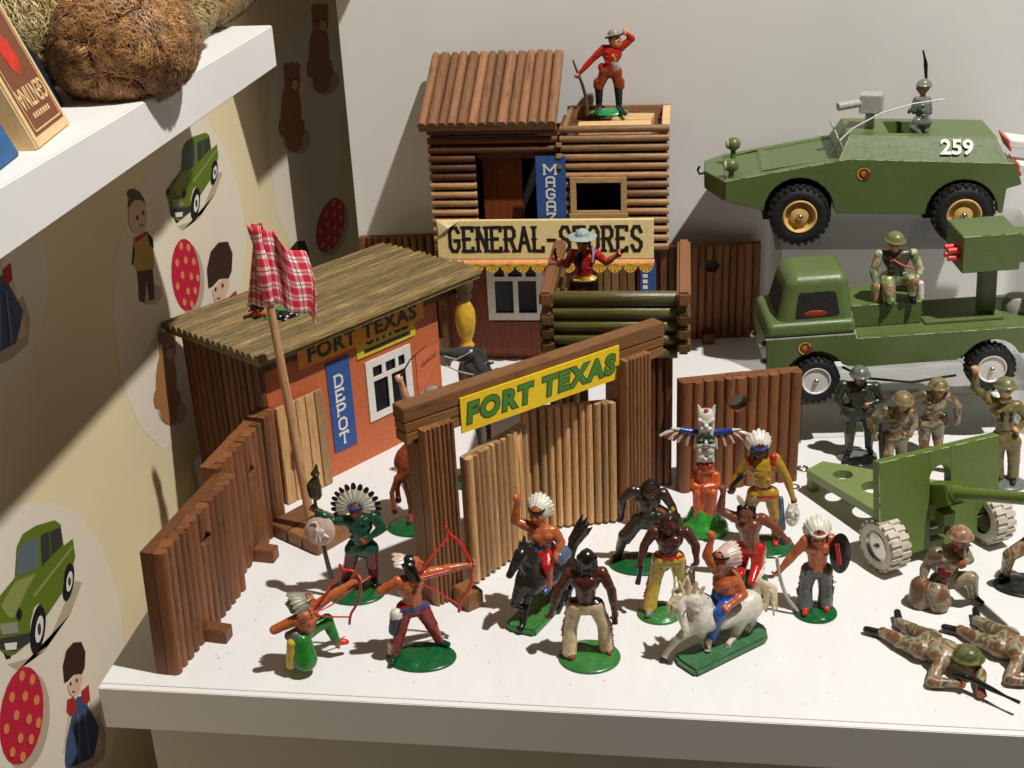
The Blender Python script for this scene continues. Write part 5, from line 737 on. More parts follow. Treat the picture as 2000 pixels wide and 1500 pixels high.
    for a in range(3):
        b, d = (a + 1) % 3, (a + 2) % 3
        s0 = [slice(1, -1)] * 3; s0[a] = slice(0, n[a] - 1); s1 = list(s0); s1[a] = slice(1, n[a])
        A, B = neg[tuple(s0)], neg[tuple(s1)]; E = np.argwhere(A != B); sg = A[A != B]
        o = np.zeros(3, int); o[b] = 1; o[d] = 1; E = E + o
        if len(E) == 0: continue
        def at(db, dd):
            e = E.copy(); e[:, b] += db; e[:, d] += dd; return idx[e[:, 0], e[:, 1], e[:, 2]]
        q = np.stack([at(-1, -1), at(0, -1), at(0, 0), at(-1, 0)], 1); q[~sg] = q[~sg][:, ::-1]; F.append(q)
    F = np.concatenate(F); F = F[(F >= 0).all(1)]
    C = V[F].mean(1); C = C + 0.02 * np.stack([np.sin(C[:, 1] * 17 + 9 * C[:, 2]), np.sin(C[:, 2] * 15 + C[:, 0] * 7), np.sin(C[:, 0] * 19 + C[:, 1] * 6)], 1); best = np.full(len(C), 1e9); mi = np.zeros(len(C), int)
    names = []
    for p in prims:
        mn = p[-2]
        if mn == 'cut': continue
        if mn not in names: names.append(mn)
        d = dist(p, C); u = d < best; best[u] = d[u]; mi[u] = names.index(mn)
    for p in paints:
        if p[-2] not in names: names.append(p[-2])
        mi[dist(p, C) < 0] = names.index(p[-2])
    me = bpy.data.meshes.new(name); me.vertices.add(len(V)); me.vertices.foreach_set('co', (V * S).ravel())
    me.loops.add(len(F) * 4); me.loops.foreach_set('vertex_index', F.ravel()); me.polygons.add(len(F))
    me.polygons.foreach_set('loop_start', np.arange(len(F)) * 4); me.polygons.foreach_set('material_index', mi); me.polygons.foreach_set('use_smooth', np.ones(len(F), bool))
    for q in names: me.materials.append(mats(q))
    me.update(); me.validate(); return me
FP_ = dict(skin_red=(188, 98, 54), skin_brown=(120, 62, 36), skin_dark=(86, 46, 32), skin_black=(62, 42, 30), skin_mid=(126, 72, 50), skin_pale=(214, 150, 110), skin_pale2=(204, 150, 104), skin_pinkdark=(140, 80, 70),
  skin_camo=(150, 112, 76), skin_rust=(158, 92, 66), skin_peach=(214, 156, 124), t_green=(40, 122, 42), t_redshoe=(206, 48, 34), t_black=(26, 23, 21), t_yellow=(206, 174, 62), t_greycloth=(120, 122, 120), t_dkred=(142, 30, 28),
  t_dkgreen=(22, 56, 34), t_navy=(28, 40, 66), t_white=(222, 214, 200), t_pinkwhite=(216, 186, 170), t_belt=(64, 72, 116), t_scarlet=(222, 44, 30), t_dkgreen2=(22, 74, 52), t_maroon=(104, 24, 24), t_blue=(48, 82, 156), t_olivedark=(62, 54, 32),
  t_redpants=(190, 38, 28), t_greyblue=(84, 96, 120), t_cream=(206, 182, 142), t_rust=(150, 66, 36), t_blackgreen=(46, 46, 34), t_grey=(132, 128, 118), t_dkbrown=(48, 32, 24), t_steel=(172, 176, 176), t_blue2=(40, 88, 172), t_mustard=(184, 142, 42),
  t_bluegrey=(88, 108, 130), t_slate=(92, 94, 94), t_stickgrey=(170, 168, 158), t_redjacket=(176, 36, 32), t_rustpants=(140, 58, 28), t_boot=(24, 23, 22), t_hatgrey=(146, 144, 132), t_hatbrown=(92, 78, 58), t_gunmetal=(70, 66, 64), t_stock=(112, 66, 44),
  t_hatpale=(160, 172, 168), t_lilac=(160, 164, 214), t_brightgreen=(30, 140, 92), t_pinkred=(206, 96, 90), f_white=(226, 218, 200), f_grey=(150, 146, 126), f_pink=(216, 182, 172), h_black=(38, 34, 32), h_white=(216, 208, 192), h_cream=(212, 196, 160), h_brown=(150, 68, 42), h_grey=(66, 66, 64),
  b_dkgreen=(20, 92, 48), b_green=(58, 122, 58), b_grgreen=(64, 112, 72), b_brightgreen=(36, 140, 82), b_grey=(110, 114, 110), b_blackgreen=(30, 36, 28), s_green=(56, 60, 46), s_green2=(82, 88, 74), s_helmet=(112, 114, 104), s_helmet2=(128, 130, 114), s_grey=(110, 116, 110), c_tan=(176, 142, 100))
CAMO = dict(c_camo=((96, 92, 58), (138, 88, 58), (172, 162, 132), (98, 92, 60), (132, 82, 54)), c_camo2=((146, 118, 84), (110, 78, 50), (96, 70, 46)), c_helmet=((122, 98, 66), (158, 138, 98), (110, 96, 58)), c_olive=((104, 94, 52), (132, 116, 66), (86, 76, 44)),
  c_olivehelmet=((150, 150, 104), (112, 116, 74), (134, 130, 84)), c_rusthelmet=((176, 168, 140), (150, 96, 62), (172, 156, 120)), c_greenhelmet=((70, 76, 38), (120, 122, 74), (60, 60, 32)), c_bright=((226, 218, 196), (170, 112, 64), (106, 150, 96), (214, 204, 176), (186, 130, 84)), c_olivedark=((84, 78, 54), (64, 58, 42), (98, 88, 62)))
def fm(k):
    if k in CAMO: return camo(k, CAMO[k])
    return paint(k, FP_[k], 0.24 if k[0] in 'tsbh' else 0.3, 0.14, 0.22, dirt=0.3 if k[0] in 'thbf' else 0.2)
def basis(f, u):
    f = Vector(f).normalized(); u = Vector(u); u = (u - f * u.dot(f)).normalized(); s = f.cross(u).normalized(); return s, f, u
def figure(d):
    t = thing(d['name'], d['label'], d['cat'], d['loc'], 0.0, d.get('group')); J = {k: Vector(v) for k, v in d['J'].items()}; M = d.get('M', {}); pr, pt = [], []; q = d.get('scale', 1.18 if 'soldier' in d['name'] or 'officer' in d['name'] else 1.08)
    skin = M.get('skin'); rng = random.Random(d['label'])
    def cap(a, b, ra, rb, m, k=0.09): pr.append(('cap', tuple(a), tuple(b), ra * q, rb * q, m, k))
    def ell(c, r, s, f, u, m, k=0.09): pr.append(('ell', tuple(c), tuple(x * q for x in r), [tuple(s), tuple(f), tuple(u)], m, k))
    if J:
        sm, hm = (J['shL'] + J['shR']) / 2, (J['hipL'] + J['hipR']) / 2; up = (sm - hm).normalized(); side = (J['shR'] - J['shL']).normalized(); side = (side - up * side.dot(up)).normalized()
        fwd = -(up.cross(side)) * (-1 if d.get('face') else 1)
        if d.get('prone'): fwd = Vector((0, 0, -1))
        T = M['torso']; lk = Vector(d['look']); lk.z += 0.18; lk.normalize(); hs, hf, hu = basis(lk, d.get('up', (0, 0, 1))); H = J['head']
        cap(J['hipL'], J['hipR'], 0.43, 0.43, M['pelvis'], 0.12); cap(hm + up * 0.46, sm - up * 0.75, 0.45, 0.52, T, 0.12); cap(hm + up * 0.02, hm + up * 0.22, 0.46, 0.46, M['pelvis'], 0.1)
        ell(sm - up * 0.42, (0.70, 0.46, 0.62), side, fwd, up, T, 0.12); cap(J['shL'] - up * 0.03, J['shR'] - up * 0.03, 0.27, 0.27, T, 0.1)
        if d.get('bare'):
            for sg in (-1, 1):
                ell(sm - up * 0.34 + side * 0.27 * sg + fwd * 0.34 * q, (0.3, 0.17, 0.23), side, fwd, up, T, 0.05)
                for r in range(3): ell(hm + up * (0.28 + r * 0.24) + side * 0.13 * sg + fwd * 0.40 * q, (0.13, 0.1, 0.11), side, fwd, up, T, 0.04)
                ell(sm - up * 0.4 + side * 0.3 * sg - fwd * 0.36 * q, (0.26, 0.14, 0.34), side, fwd, up, T, 0.06)
        else:
            for r in range(3):
                a = rng.uniform(-.3, .3); cap(sm - up * (0.3 + 0.35 * r) + side * -0.45 + fwd * 0.4 * q, sm - up * (0.42 + 0.35 * r + a) + side * 0.4 + fwd * 0.42 * q, 0.07, 0.05, T, 0.06)
        cap(sm - up * 0.05, H - hu * 0.2, 0.24, 0.21, skin, 0.08)
        # head
        ell(H, (0.37, 0.43, 0.50), hs, hf, hu, skin, 0.05); ell(H + hf * 0.14 - hu * 0.27, (0.25, 0.25, 0.24), hs, hf, hu, skin, 0.08)
        cap(H + hf * 0.40 + hu * 0.06, H + hf * 0.50 - hu * 0.10, 0.06, 0.09, skin, 0.04); cap(H + hf * 0.38 - hs * 0.16 + hu * 0.15, H + hf * 0.38 + hs * 0.16 + hu * 0.15, 0.07, 0.07, skin, 0.04)
        cap(H + hf * 0.37 - hs * 0.1 - hu * 0.24, H + hf * 0.37 + hs * 0.1 - hu * 0.24, 0.06, 0.06, skin, 0.03)
        for sg in (-1, 1):
            ell(H + hs * 0.37 * sg, (0.06, 0.1, 0.13), hs, hf, hu, skin, 0.03); ell(H + hs * 0.22 * sg + hf * 0.30 - hu * 0.06, (0.1, 0.1, 0.1), hs, hf, hu, skin, 0.05)
            pr.append(('ell', tuple(H + (hs * 0.16 * sg + hf * 0.47 + hu * 0.045) * q), (0.1 * q, 0.12 * q, 0.075 * q), [tuple(hs), tuple(hf), tuple(hu)], 'cut', 0.04))
            pt.append(('cap', tuple(H + hs * (0.15 * sg + 0.03) * q + hf * 0.36 * q + hu * 0.045), tuple(H + hs * (0.15 * sg - 0.03) * q + hf * 0.36 * q + hu * 0.045), 0.055 * q, 0.055 * q, 't_black', 0))
        pt.append(('cap', tuple(H + hs * 0.08 + hf * 0.42 - hu * 0.235), tuple(H - hs * 0.08 + hf * 0.42 - hu * 0.235), 0.04, 0.04, 't_maroon', 0))
        hl = d.get('hairlen'); hair = M['hair']
        ell(H - hf * 0.1 + hu * 0.1, (0.41, 0.42, 0.47), hs, hf, hu, hair, 0.04)
        if hl:
            for sg in (-1, 1):
                b = H + hs * 0.36 * sg - hf * 0.02; cap(b + hu * 0.1, b - hu * hl * 0.8 + hs * 0.06 * sg + fwd * 0.12, 0.16, 0.13, hair, 0.06); cap(b + hu * 0.2 - hf * 0.15, b - hu * hl * 0.72 - hf * 0.2, 0.17, 0.1, hair, 0.06)
            for x in (-0.2, -0.07, 0.07, 0.2): cap(H - hf * 0.3 + hs * x + hu * 0.2, H - hf * 0.42 + hs * x * 0.9 - hu * hl, 0.17, 0.1, hair, 0.05)
            cap(H + hu * 0.42 + hf * 0.15, H + hu * 0.3 - hf * 0.3, 0.12, 0.2, hair, 0.05)
        if d.get('helmet'):
            hm_ = d['helmet']; ell(H + hu * 0.2 - hf * 0.03, (0.50, 0.56, 0.46), hs, hf, hu, hm_, 0.03)
            ell(H + hu * 0.14 - hf * 0.02, (0.60, 0.66, 0.13), hs, hf, hu, hm_, 0.12)
        if d.get('hat'):
            w = 1.25 if d['hat'].get('wide') else 1.0
            ell(H + hu * 0.5 - hf * 0.02, (0.42, 0.48, 0.34), hs, hf, hu, d['hat']['mat'], 0.05); ell(H + hu * 0.34, (0.72 * w, 0.78 * w, 0.085), hs, hf, hu + hf * 0.0, d['hat']['mat'], 0.08)
            ell(H + hu * 0.27, (0.64 * w, 0.7 * w, 0.06), hs, hf, hu, d['hat']['under'], 0.03)
        # limbs
        for sd in 'LR':
            sh, el, ha = J['sh' + sd], J['el' + sd], J['ha' + sd]; up_m, fo_m = M.get('upper', skin), M.get('fore', skin)
            cap(sh, el, 0.28, 0.21, up_m, 0.09); cap(sh + (el - sh) * 0.3, sh + (el - sh) * 0.65, 0.27, 0.25, up_m, 0.05)
            cap(el, ha, 0.22, 0.14, fo_m, 0.07); cap(el + (ha - el) * 0.15, el + (ha - el) * 0.45, 0.23, 0.2, fo_m, 0.05)
            dr = (ha - el).normalized(); wv = dr.orthogonal().normalized(); w2 = dr.cross(wv); pc = ha + dr * 0.12
            ell(pc, (0.19, 0.13, 0.21), wv, w2, dr, skin, 0.05)
            for k in range(4):
                o = wv * (-0.15 + 0.1 * k); L = (0.2, 0.25, 0.24, 0.18)[k]; k1 = pc + o + dr * (0.1 + L * 0.5) + w2 * 0.06; cap(pc + o + dr * 0.1, k1, 0.066, 0.064, skin, 0.025); cap(k1, k1 + w2 * 0.17 - dr * 0.03, 0.062, 0.056, skin, 0.025)
            cap(pc - wv * 0.17 - dr * 0.05, pc - wv * 0.2 + dr * 0.14 + w2 * 0.1, 0.07, 0.06, skin, 0.03)
            hp, kn, an, to = J['hip' + sd], J['kn' + sd], J['an' + sd], J['to' + sd]; fl = d.get('flare', 0.22)
            cap(hp, kn, 0.42, 0.31, M['leg'], 0.1); cap(kn, an, 0.31, fl, M['shin'], 0.08)
            if fl < 0.3: cap(kn + (an - kn) * 0.15 - fwd * 0.05, kn + (an - kn) * 0.5 - fwd * 0.06, 0.29, 0.24, M['shin'], 0.06)
            for r in range(2): 
                c = kn + (an - kn) * (0.55 + 0.3 * r); a = Vector((rng.uniform(-1, 1), rng.uniform(-1, 1), 0)).normalized() * 0.22; cap(c - a, c + a + Vector((0, 0, 0.1)), 0.06, 0.05, M['shin'], 0.08)
            ft = (to - an); fd = ft.normalized() if ft.length > 0.05 else -fwd
            cap(an, an + Vector((0, 0, -0.1)), 0.2, 0.2, M['foot'], 0.05); cap(an + Vector((0, 0, -0.1)), an + fd * max(0.42, ft.length), 0.19, 0.15, M['foot'], 0.05)
            for wh, fmat in d.get('fringe', ()):
                if wh[-1] == sd:
                    out = side * (1 if sd == 'R' else -1)
                    for k in range(17):
                        f_ = k / 16; c = (hp.lerp(kn, f_ * 2) if f_ < 0.5 else kn.lerp(an, f_ * 2 - 1)); cap(c + out * (0.3 - .06 * f_), c + out * (0.40 + rng.uniform(0, .1)) - Vector((0, 0, 0.14)), 0.1, 0.05, fmat, 0.05)
    for c, hh, m in d.get('belts', ()): pt.append(('ell', tuple(c), (0.95, 0.95, hh), None, m, 0))
    for a, b, ra, rb, m in d.get('extra', ()): cap(Vector(a), Vector(b), ra, rb, m, 0.05)
    hd = d.get('HJ')
    hpr = []
    if hd:
        h = {k: ([Vector(x) for x in v] if isinstance(v[0], tuple) and k == 'tail' else ([[Vector(x) for x in l] for l in v] if k == 'legs' else Vector(v))) for k, v in hd.items()}; hmv, mn = d['horse']['mat'], d['horse']['mane']
        def hc(a, b, ra, rb, m=hmv, k=0.14): hpr.append(('cap', tuple(a), tuple(b), ra, rb, m, k))
        ax = (h['rump'] - h['chest']).normalized(); lat = ax.cross(Vector((0, 0, 1))).normalized()
        hc(h['chest'] + ax * 0.25, h['mid'], 0.82, 0.74); hc(h['mid'], h['rump'], 0.74, 0.84); hc(h['rump'] + ax * 0.15, h['rump'] + ax * 0.3 + Vector((0, 0, -.15)), 0.72, 0.6)
        hc(h['chest'] + Vector((0, 0, 0.35)) + ax * 0.2, h['withers'].lerp(h['poll'], 0.35), 0.66, 0.5); hc(h['withers'].lerp(h['poll'], 0.3), h['poll'], 0.5, 0.32); hc(h['withers'], h['mid'] + Vector((0, 0, 0.3)), 0.5, 0.4)
        hv = (h['muzzle'] - h['poll']); hn = hv.normalized(); kk = d['horse'].get('hk', 1.0); hc(h['poll'] + hn * 0.15, h['poll'] + hv * 0.5, 0.36 * kk, 0.27 * kk, k=0.08); hc(h['poll'] + hv * 0.5, h['muzzle'], 0.26 * kk, 0.19 * kk, k=0.08); hc(h['poll'] + hv * 0.32 + Vector((0, 0, -0.16)), h['poll'] + hv * 0.45 + Vector((0, 0, -.16)), 0.24, 0.2, k=0.08)
        lt = hn.cross(Vector((0, 0, 1))); lt = (lt.normalized() if lt.length > 0.2 else lat)
        for sg in (-1, 1):
            e = h['poll'] + lt * 0.17 * sg - hn * 0.1; hc(e, e + Vector((0, 0, 0.48)) - hn * 0.1 + lt * 0.05 * sg, 0.13, 0.04, k=0.04)
            pt.append(('cap', tuple(h['poll'] + hv * 0.3 + lt * 0.27 * sg), tuple(h['poll'] + hv * 0.34 + lt * 0.27 * sg), 0.09, 0.08, 't_black', 0)); pt.append(('cap', tuple(h['muzzle'] + lt * 0.13 * sg), tuple(h['muzzle'] + lt * 0.15 * sg + hn * 0.1), 0.07, 0.05, 't_black', 0))
            hc(h['muzzle'] + lt * 0.12 * sg, h['muzzle'] + lt * 0.13 * sg + hn * 0.06, 0.1, 0.08, k=0.04)
        nb = h['poll'] - h['withers']
        back = (ax - nb.normalized() * ax.dot(nb.normalized())).normalized()
        for k in range(9):
            f_ = k / 8; c = h['withers'] + nb * f_ + back * (0.46 - 0.14 * f_); w_ = Vector((rng.uniform(-.25, .25), rng.uniform(-.25, .25), rng.uniform(-.2, .3))); mk = d['horse'].get('curl', 1.0); hc(c, c + (back * 0.38 + w_) * mk, 0.19, 0.07, mn, 0.05)
            for sg in (-1, 1): hc(c, c + (lt * 0.32 * sg + Vector((0, 0, -0.35)) + w_ * 0.5) * mk, 0.16, 0.06, mn, 0.05)
        hc(h['poll'], h['poll'] + hn * 0.42 + Vector((0, 0, 0.12)), 0.15, 0.06, mn, 0.04)
        tl = h['tail']
        for k in range(5):
            o = Vector((rng.uniform(-.22, .22), rng.uniform(-.22, .22), rng.uniform(-.2, .2))); pv = h['rump'] + ax * 0.6
            for i_, p_ in enumerate(tl): hc(pv, p_ + o * (0.4 + 0.5 * i_), 0.17, 0.15 if i_ < len(tl) - 1 else 0.05, mn, 0.05); pv = p_ + o * (0.4 + 0.5 * i_)
        for i_, lg in enumerate(h['legs']):
            r = (0.44, 0.46)[i_ > 1]; hc(lg[0], lg[1], r, 0.22); hc(lg[1], lg[1].lerp(lg[2], 0.2), 0.23, 0.17, k=0.05); hc(lg[1], lg[2], 0.19, 0.14, k=0.06); hc(lg[2], lg[3], 0.15, 0.17, k=0.04); hc(lg[3], lg[3] + (lg[3] - lg[2]).normalized() * 0.12, 0.19, 0.21, 't_black', 0.03)
        for a, b, ra, rb, m in d.get('hextra', ()): hc(Vector(a), Vector(b), ra, rb, m, 0.05)
    if hpr:
        o = link('horse', sdf_mesh('horse', hpr, fm, [p for p in pt] if not J else list(pt[3:]), 0.015), t)
        if d.get('M'): o['label'] = {'h_black': 'black toy horse', 'h_white': 'white toy horse with curly mane', 'h_brown': 'rearing brown toy horse'}[d['horse']['mat']]
    if pr: link('body', sdf_mesh('body', pr, fm, pt, 0.012), t)
    if J and d.get('bonnet'):
        b = d['bonnet']; mats = [fm(b['mat']), fm(b.get('tip', b['mat'])), fm(b.get('band', b['mat']))]; mb = MB(); n = b['n']; w = b.get('w', 0.2) * 1.12
        for row, (rs, ll, tl_) in enumerate(((1.0, b['len'], b['tilt']), (0.9, b['len'] * 0.85, b['tilt'] + 0.45))):
            if row and b['tilt'] < 0.4: continue
            for k in range(n):
                a = R_(-112 + 224 * k / (n - 1)); rad = hu * math.cos(a) + hs * math.sin(a); dr = (rad * math.cos(tl_) - hf * math.sin(tl_)).normalized(); st = H + rad * 0.38 * rs + hf * (0.12 - 0.3 * row) + hu * 0.14
                tn = rad.cross(hf).normalized(); nn = tn.cross(dr).normalized(); Rm = Matrix((tn, nn, dr)).transposed(); L = ll * (1.0 - 0.12 * abs(math.sin(a)))
                mb.ell(st + dr * L * 0.5, (w * 0.78, 0.09, L * 0.56), 10, 0, Rm)
                mb.tube([st, st + dr * L * 1.0], [0.035, 0.015], 5, 0)
                if b.get('tip'): mb.ell(st + dr * L * 0.82, (w * 0.72, 0.1, L * 0.26), 8, 1, Rm)
        mb.tube([H + (hs * math.sin(a) * 0.42 + hf * math.cos(a) * 0.44) + hu * (0.33 - 0.03 * math.cos(a)) for a in [2 * math.pi * i / 18 for i in range(19)]], 0.075, 6, 2)
        mb.build('feather_bonnet', mats, t, smooth=60)
    if J and d.get('plumes'):
        mb = MB()
        for i, (a, b) in enumerate(d['plumes']):
            a = H + hu * 0.4 + hs * (0.05 if i else -0.05); b = a + ((hu * 0.8 - hs * 0.5 * (1 if i == 0 else -1)) if len(d['plumes']) == 2 else (-hf * 0.9 + hu * 0.35 + hs * 0.1)) * 0.95
            dr = (b - a).normalized(); tn = dr.cross(Vector((0, -0.4, 0.9))).normalized(); nn = tn.cross(dr); Rm = Matrix((tn, nn, dr)).transposed(); L = (b - a).length
            for o_ in ((0, 1, 0) if len(d['plumes']) == 2 else (-0.35, 0, 0.35)):
                d2 = (dr + tn * (o_ if len(d['plumes']) == 1 else 0)).normalized(); Rm = Matrix((tn, tn.cross(d2), d2)).transposed(); mb.ell(a + d2 * L * 0.5, (0.2, 0.07, L * 0.55), 9, 0, Rm)
        mb.build('plume', fm('t_pinkwhite'), t, smooth=60)
    for n_, pts, r, m in d.get('tubes', ()):
        mb = MB(); P = [Vector(p) for p in pts]
        if len(P) > 3 and n_ not in ('bow_string',):
            Q = []                                   # smooth the path (Catmull-Rom)
            rr = r if isinstance(r, (list, tuple)) else [r] * len(P); R2 = []
            for i in range(len(P) - 1):
                p0, p1, p2, p3 = P[max(i-1, 0)], P[i], P[i+1], P[min(i+2, len(P)-1)]
                for k in range(4):
                    u = k / 4; Q.append(0.5 * ((2*p1) + (p2 - p0) * u + (2*p0 - 5*p1 + 4*p2 - p3) * u*u + (3*p1 - p0 - 3*p2 + p3) * u**3)); R2.append(rr[i] + (rr[i+1] - rr[i]) * u)
            Q.append(P[-1]); R2.append(rr[-1]); mb.tube(Q, R2, 10)
        else: mb.tube(P, list(r) if isinstance(r, (list, tuple)) else r, 8)
        mb.build(n_, fm(m), t, smooth=70)
    for n_, c, nrm, rx, ry, m in d.get('disc', ()):
        s_, f_, u_ = basis(nrm, (0, 0, 1)); Rm = Matrix((s_, f_, u_)).transposed(); mb = MB(); prof = [(0.01, 0.16), (0.5, 0.13), (0.92, 0.03), (1.0, -0.02), (0.97, -0.08), (0.01, -0.06)]
        nn = 28; vs = []
        for r, z in prof:
            for j in range(nn): a = 2 * math.pi * j / nn; vs.append(Vector(c) + s_ * r * rx * math.cos(a) + u_ * r * ry * math.sin(a) + f_ * z)
        mb.add(vs, [(i*nn+j, i*nn+(j+1) % nn, (i+1)*nn+(j+1) % nn, (i+1)*nn+j) for i in range(len(prof)-1) for j in range(nn)])
        so = mb.build(n_, fm(m), t, smooth=60); m2 = MB()
        if m == 't_black':
            for sx in (0.1, 0.3): m2.tube([Vector(c) + s_ * sx * rx + f_ * 0.13 - u_ * 0.5 * ry, Vector(c) + s_ * (sx + 0.2) * rx + f_ * 0.12 + u_ * 0.55 * ry], 0.07, 6)
            m2.tube([Vector(c) + s_ * 0.2 * rx + f_ * 0.13 + u_ * 0.1, Vector(c) + s_ * 0.5 * rx + f_ * 0.11 - u_ * 0.4 * ry], 0.05, 6); m2.build('emblem', fm('t_redpants'), so, smooth=60)
        else:
            C = Vector(c) + f_ * 0.15
            m2.ell(C - u_ * 0.1, (0.36, 0.06, 0.2), 10, 0, Rm @ Matrix.Rotation(0.5, 3, 'Y')); m2.tube([C + s_ * 0.15, C + s_ * 0.05 + u_ * 0.3, C + s_ * 0.18 + u_ * 0.48, C + s_ * 0.45 + u_ * 0.42], [0.1, 0.07, 0.09, 0.03], 7)
            m2.tube([C - s_ * 0.3 - u_ * 0.2, C - s_ * 0.6 - u_ * 0.35], [0.1, 0.05], 7); m2.tube([C - u_ * 0.2, C - s_ * 0.1 - u_ * 0.6], 0.04, 6); m2.tube([C + s_ * 0.15 - u_ * 0.2, C + s_ * 0.15 - u_ * 0.6], 0.04, 6); m2.build('bird_emblem', fm('t_white'), so, smooth=60)
    for n_, c, nrm, rx, ry, m in d.get('pads', ()):
        c = Vector(c); pp = [('ell', tuple(c), (rx, 0.3, ry), None, m, 0.05)] + [('cap', tuple(c + Vector((rx * 0.6 * math.sin(k * 2.4), -0.22, -ry * 0.5 + ry * 0.14 * k))), tuple(c + Vector((rx * 0.5 * math.sin(k * 2.4) + 0.05, -0.28, -ry * 0.45 + ry * 0.14 * k))), 0.12, 0.1, m, 0.03) for k in range(8)]
        pp += [('cap', tuple(c + Vector((x, -0.05, ry * 0.6))), tuple(c + Vector((x, -0.02, ry * 1.0))), 0.12, 0.1, m, 0.04) for x in (-0.18, 0.0, 0.18)]
        link(n_, sdf_mesh(n_, pp, fm), t)
    bc = d.get('base_c')
    if bc:
        (bx_, by_), rx, ry, m = bc; bp = [('ell', (bx_, by_, 0.06), (rx, ry, 0.26), None, m, 0.05)]
        for k in range(6): a = rng.uniform(0, 6.28); r = rng.uniform(0.2, 0.7); bp.append(('ell', (bx_ + rx * r * math.cos(a), by_ + ry * r * math.sin(a), 0.15), (0.4, 0.35, 0.16), None, m, 0.15))
        me = sdf_mesh('base', bp, fm); 
        co = np.empty(len(me.vertices) * 3); me.vertices.foreach_get('co', co); co = co.reshape(-1, 3); co[:, 2] = np.maximum(co[:, 2], 0.00002); me.vertices.foreach_set('co', co.ravel()); link('base', me, t)
    if d.get('slab'):
        P = [Vector((x, y)) for x, y in d['slab']]; n = len(P); mb = MB(); vs = [(p.x, p.y, 0.003) for p in P] + [(p.x, p.y, 0.42) for p in P]
        mb.add(vs, [tuple(range(n))[::-1], tuple(range(n, 2*n))] + [(i, (i+1) % n, n + (i+1) % n, n + i) for i in range(n)]); mb.build('base', fm(d['slabmat']), t, bevel=0.12, smooth=40)
    return t
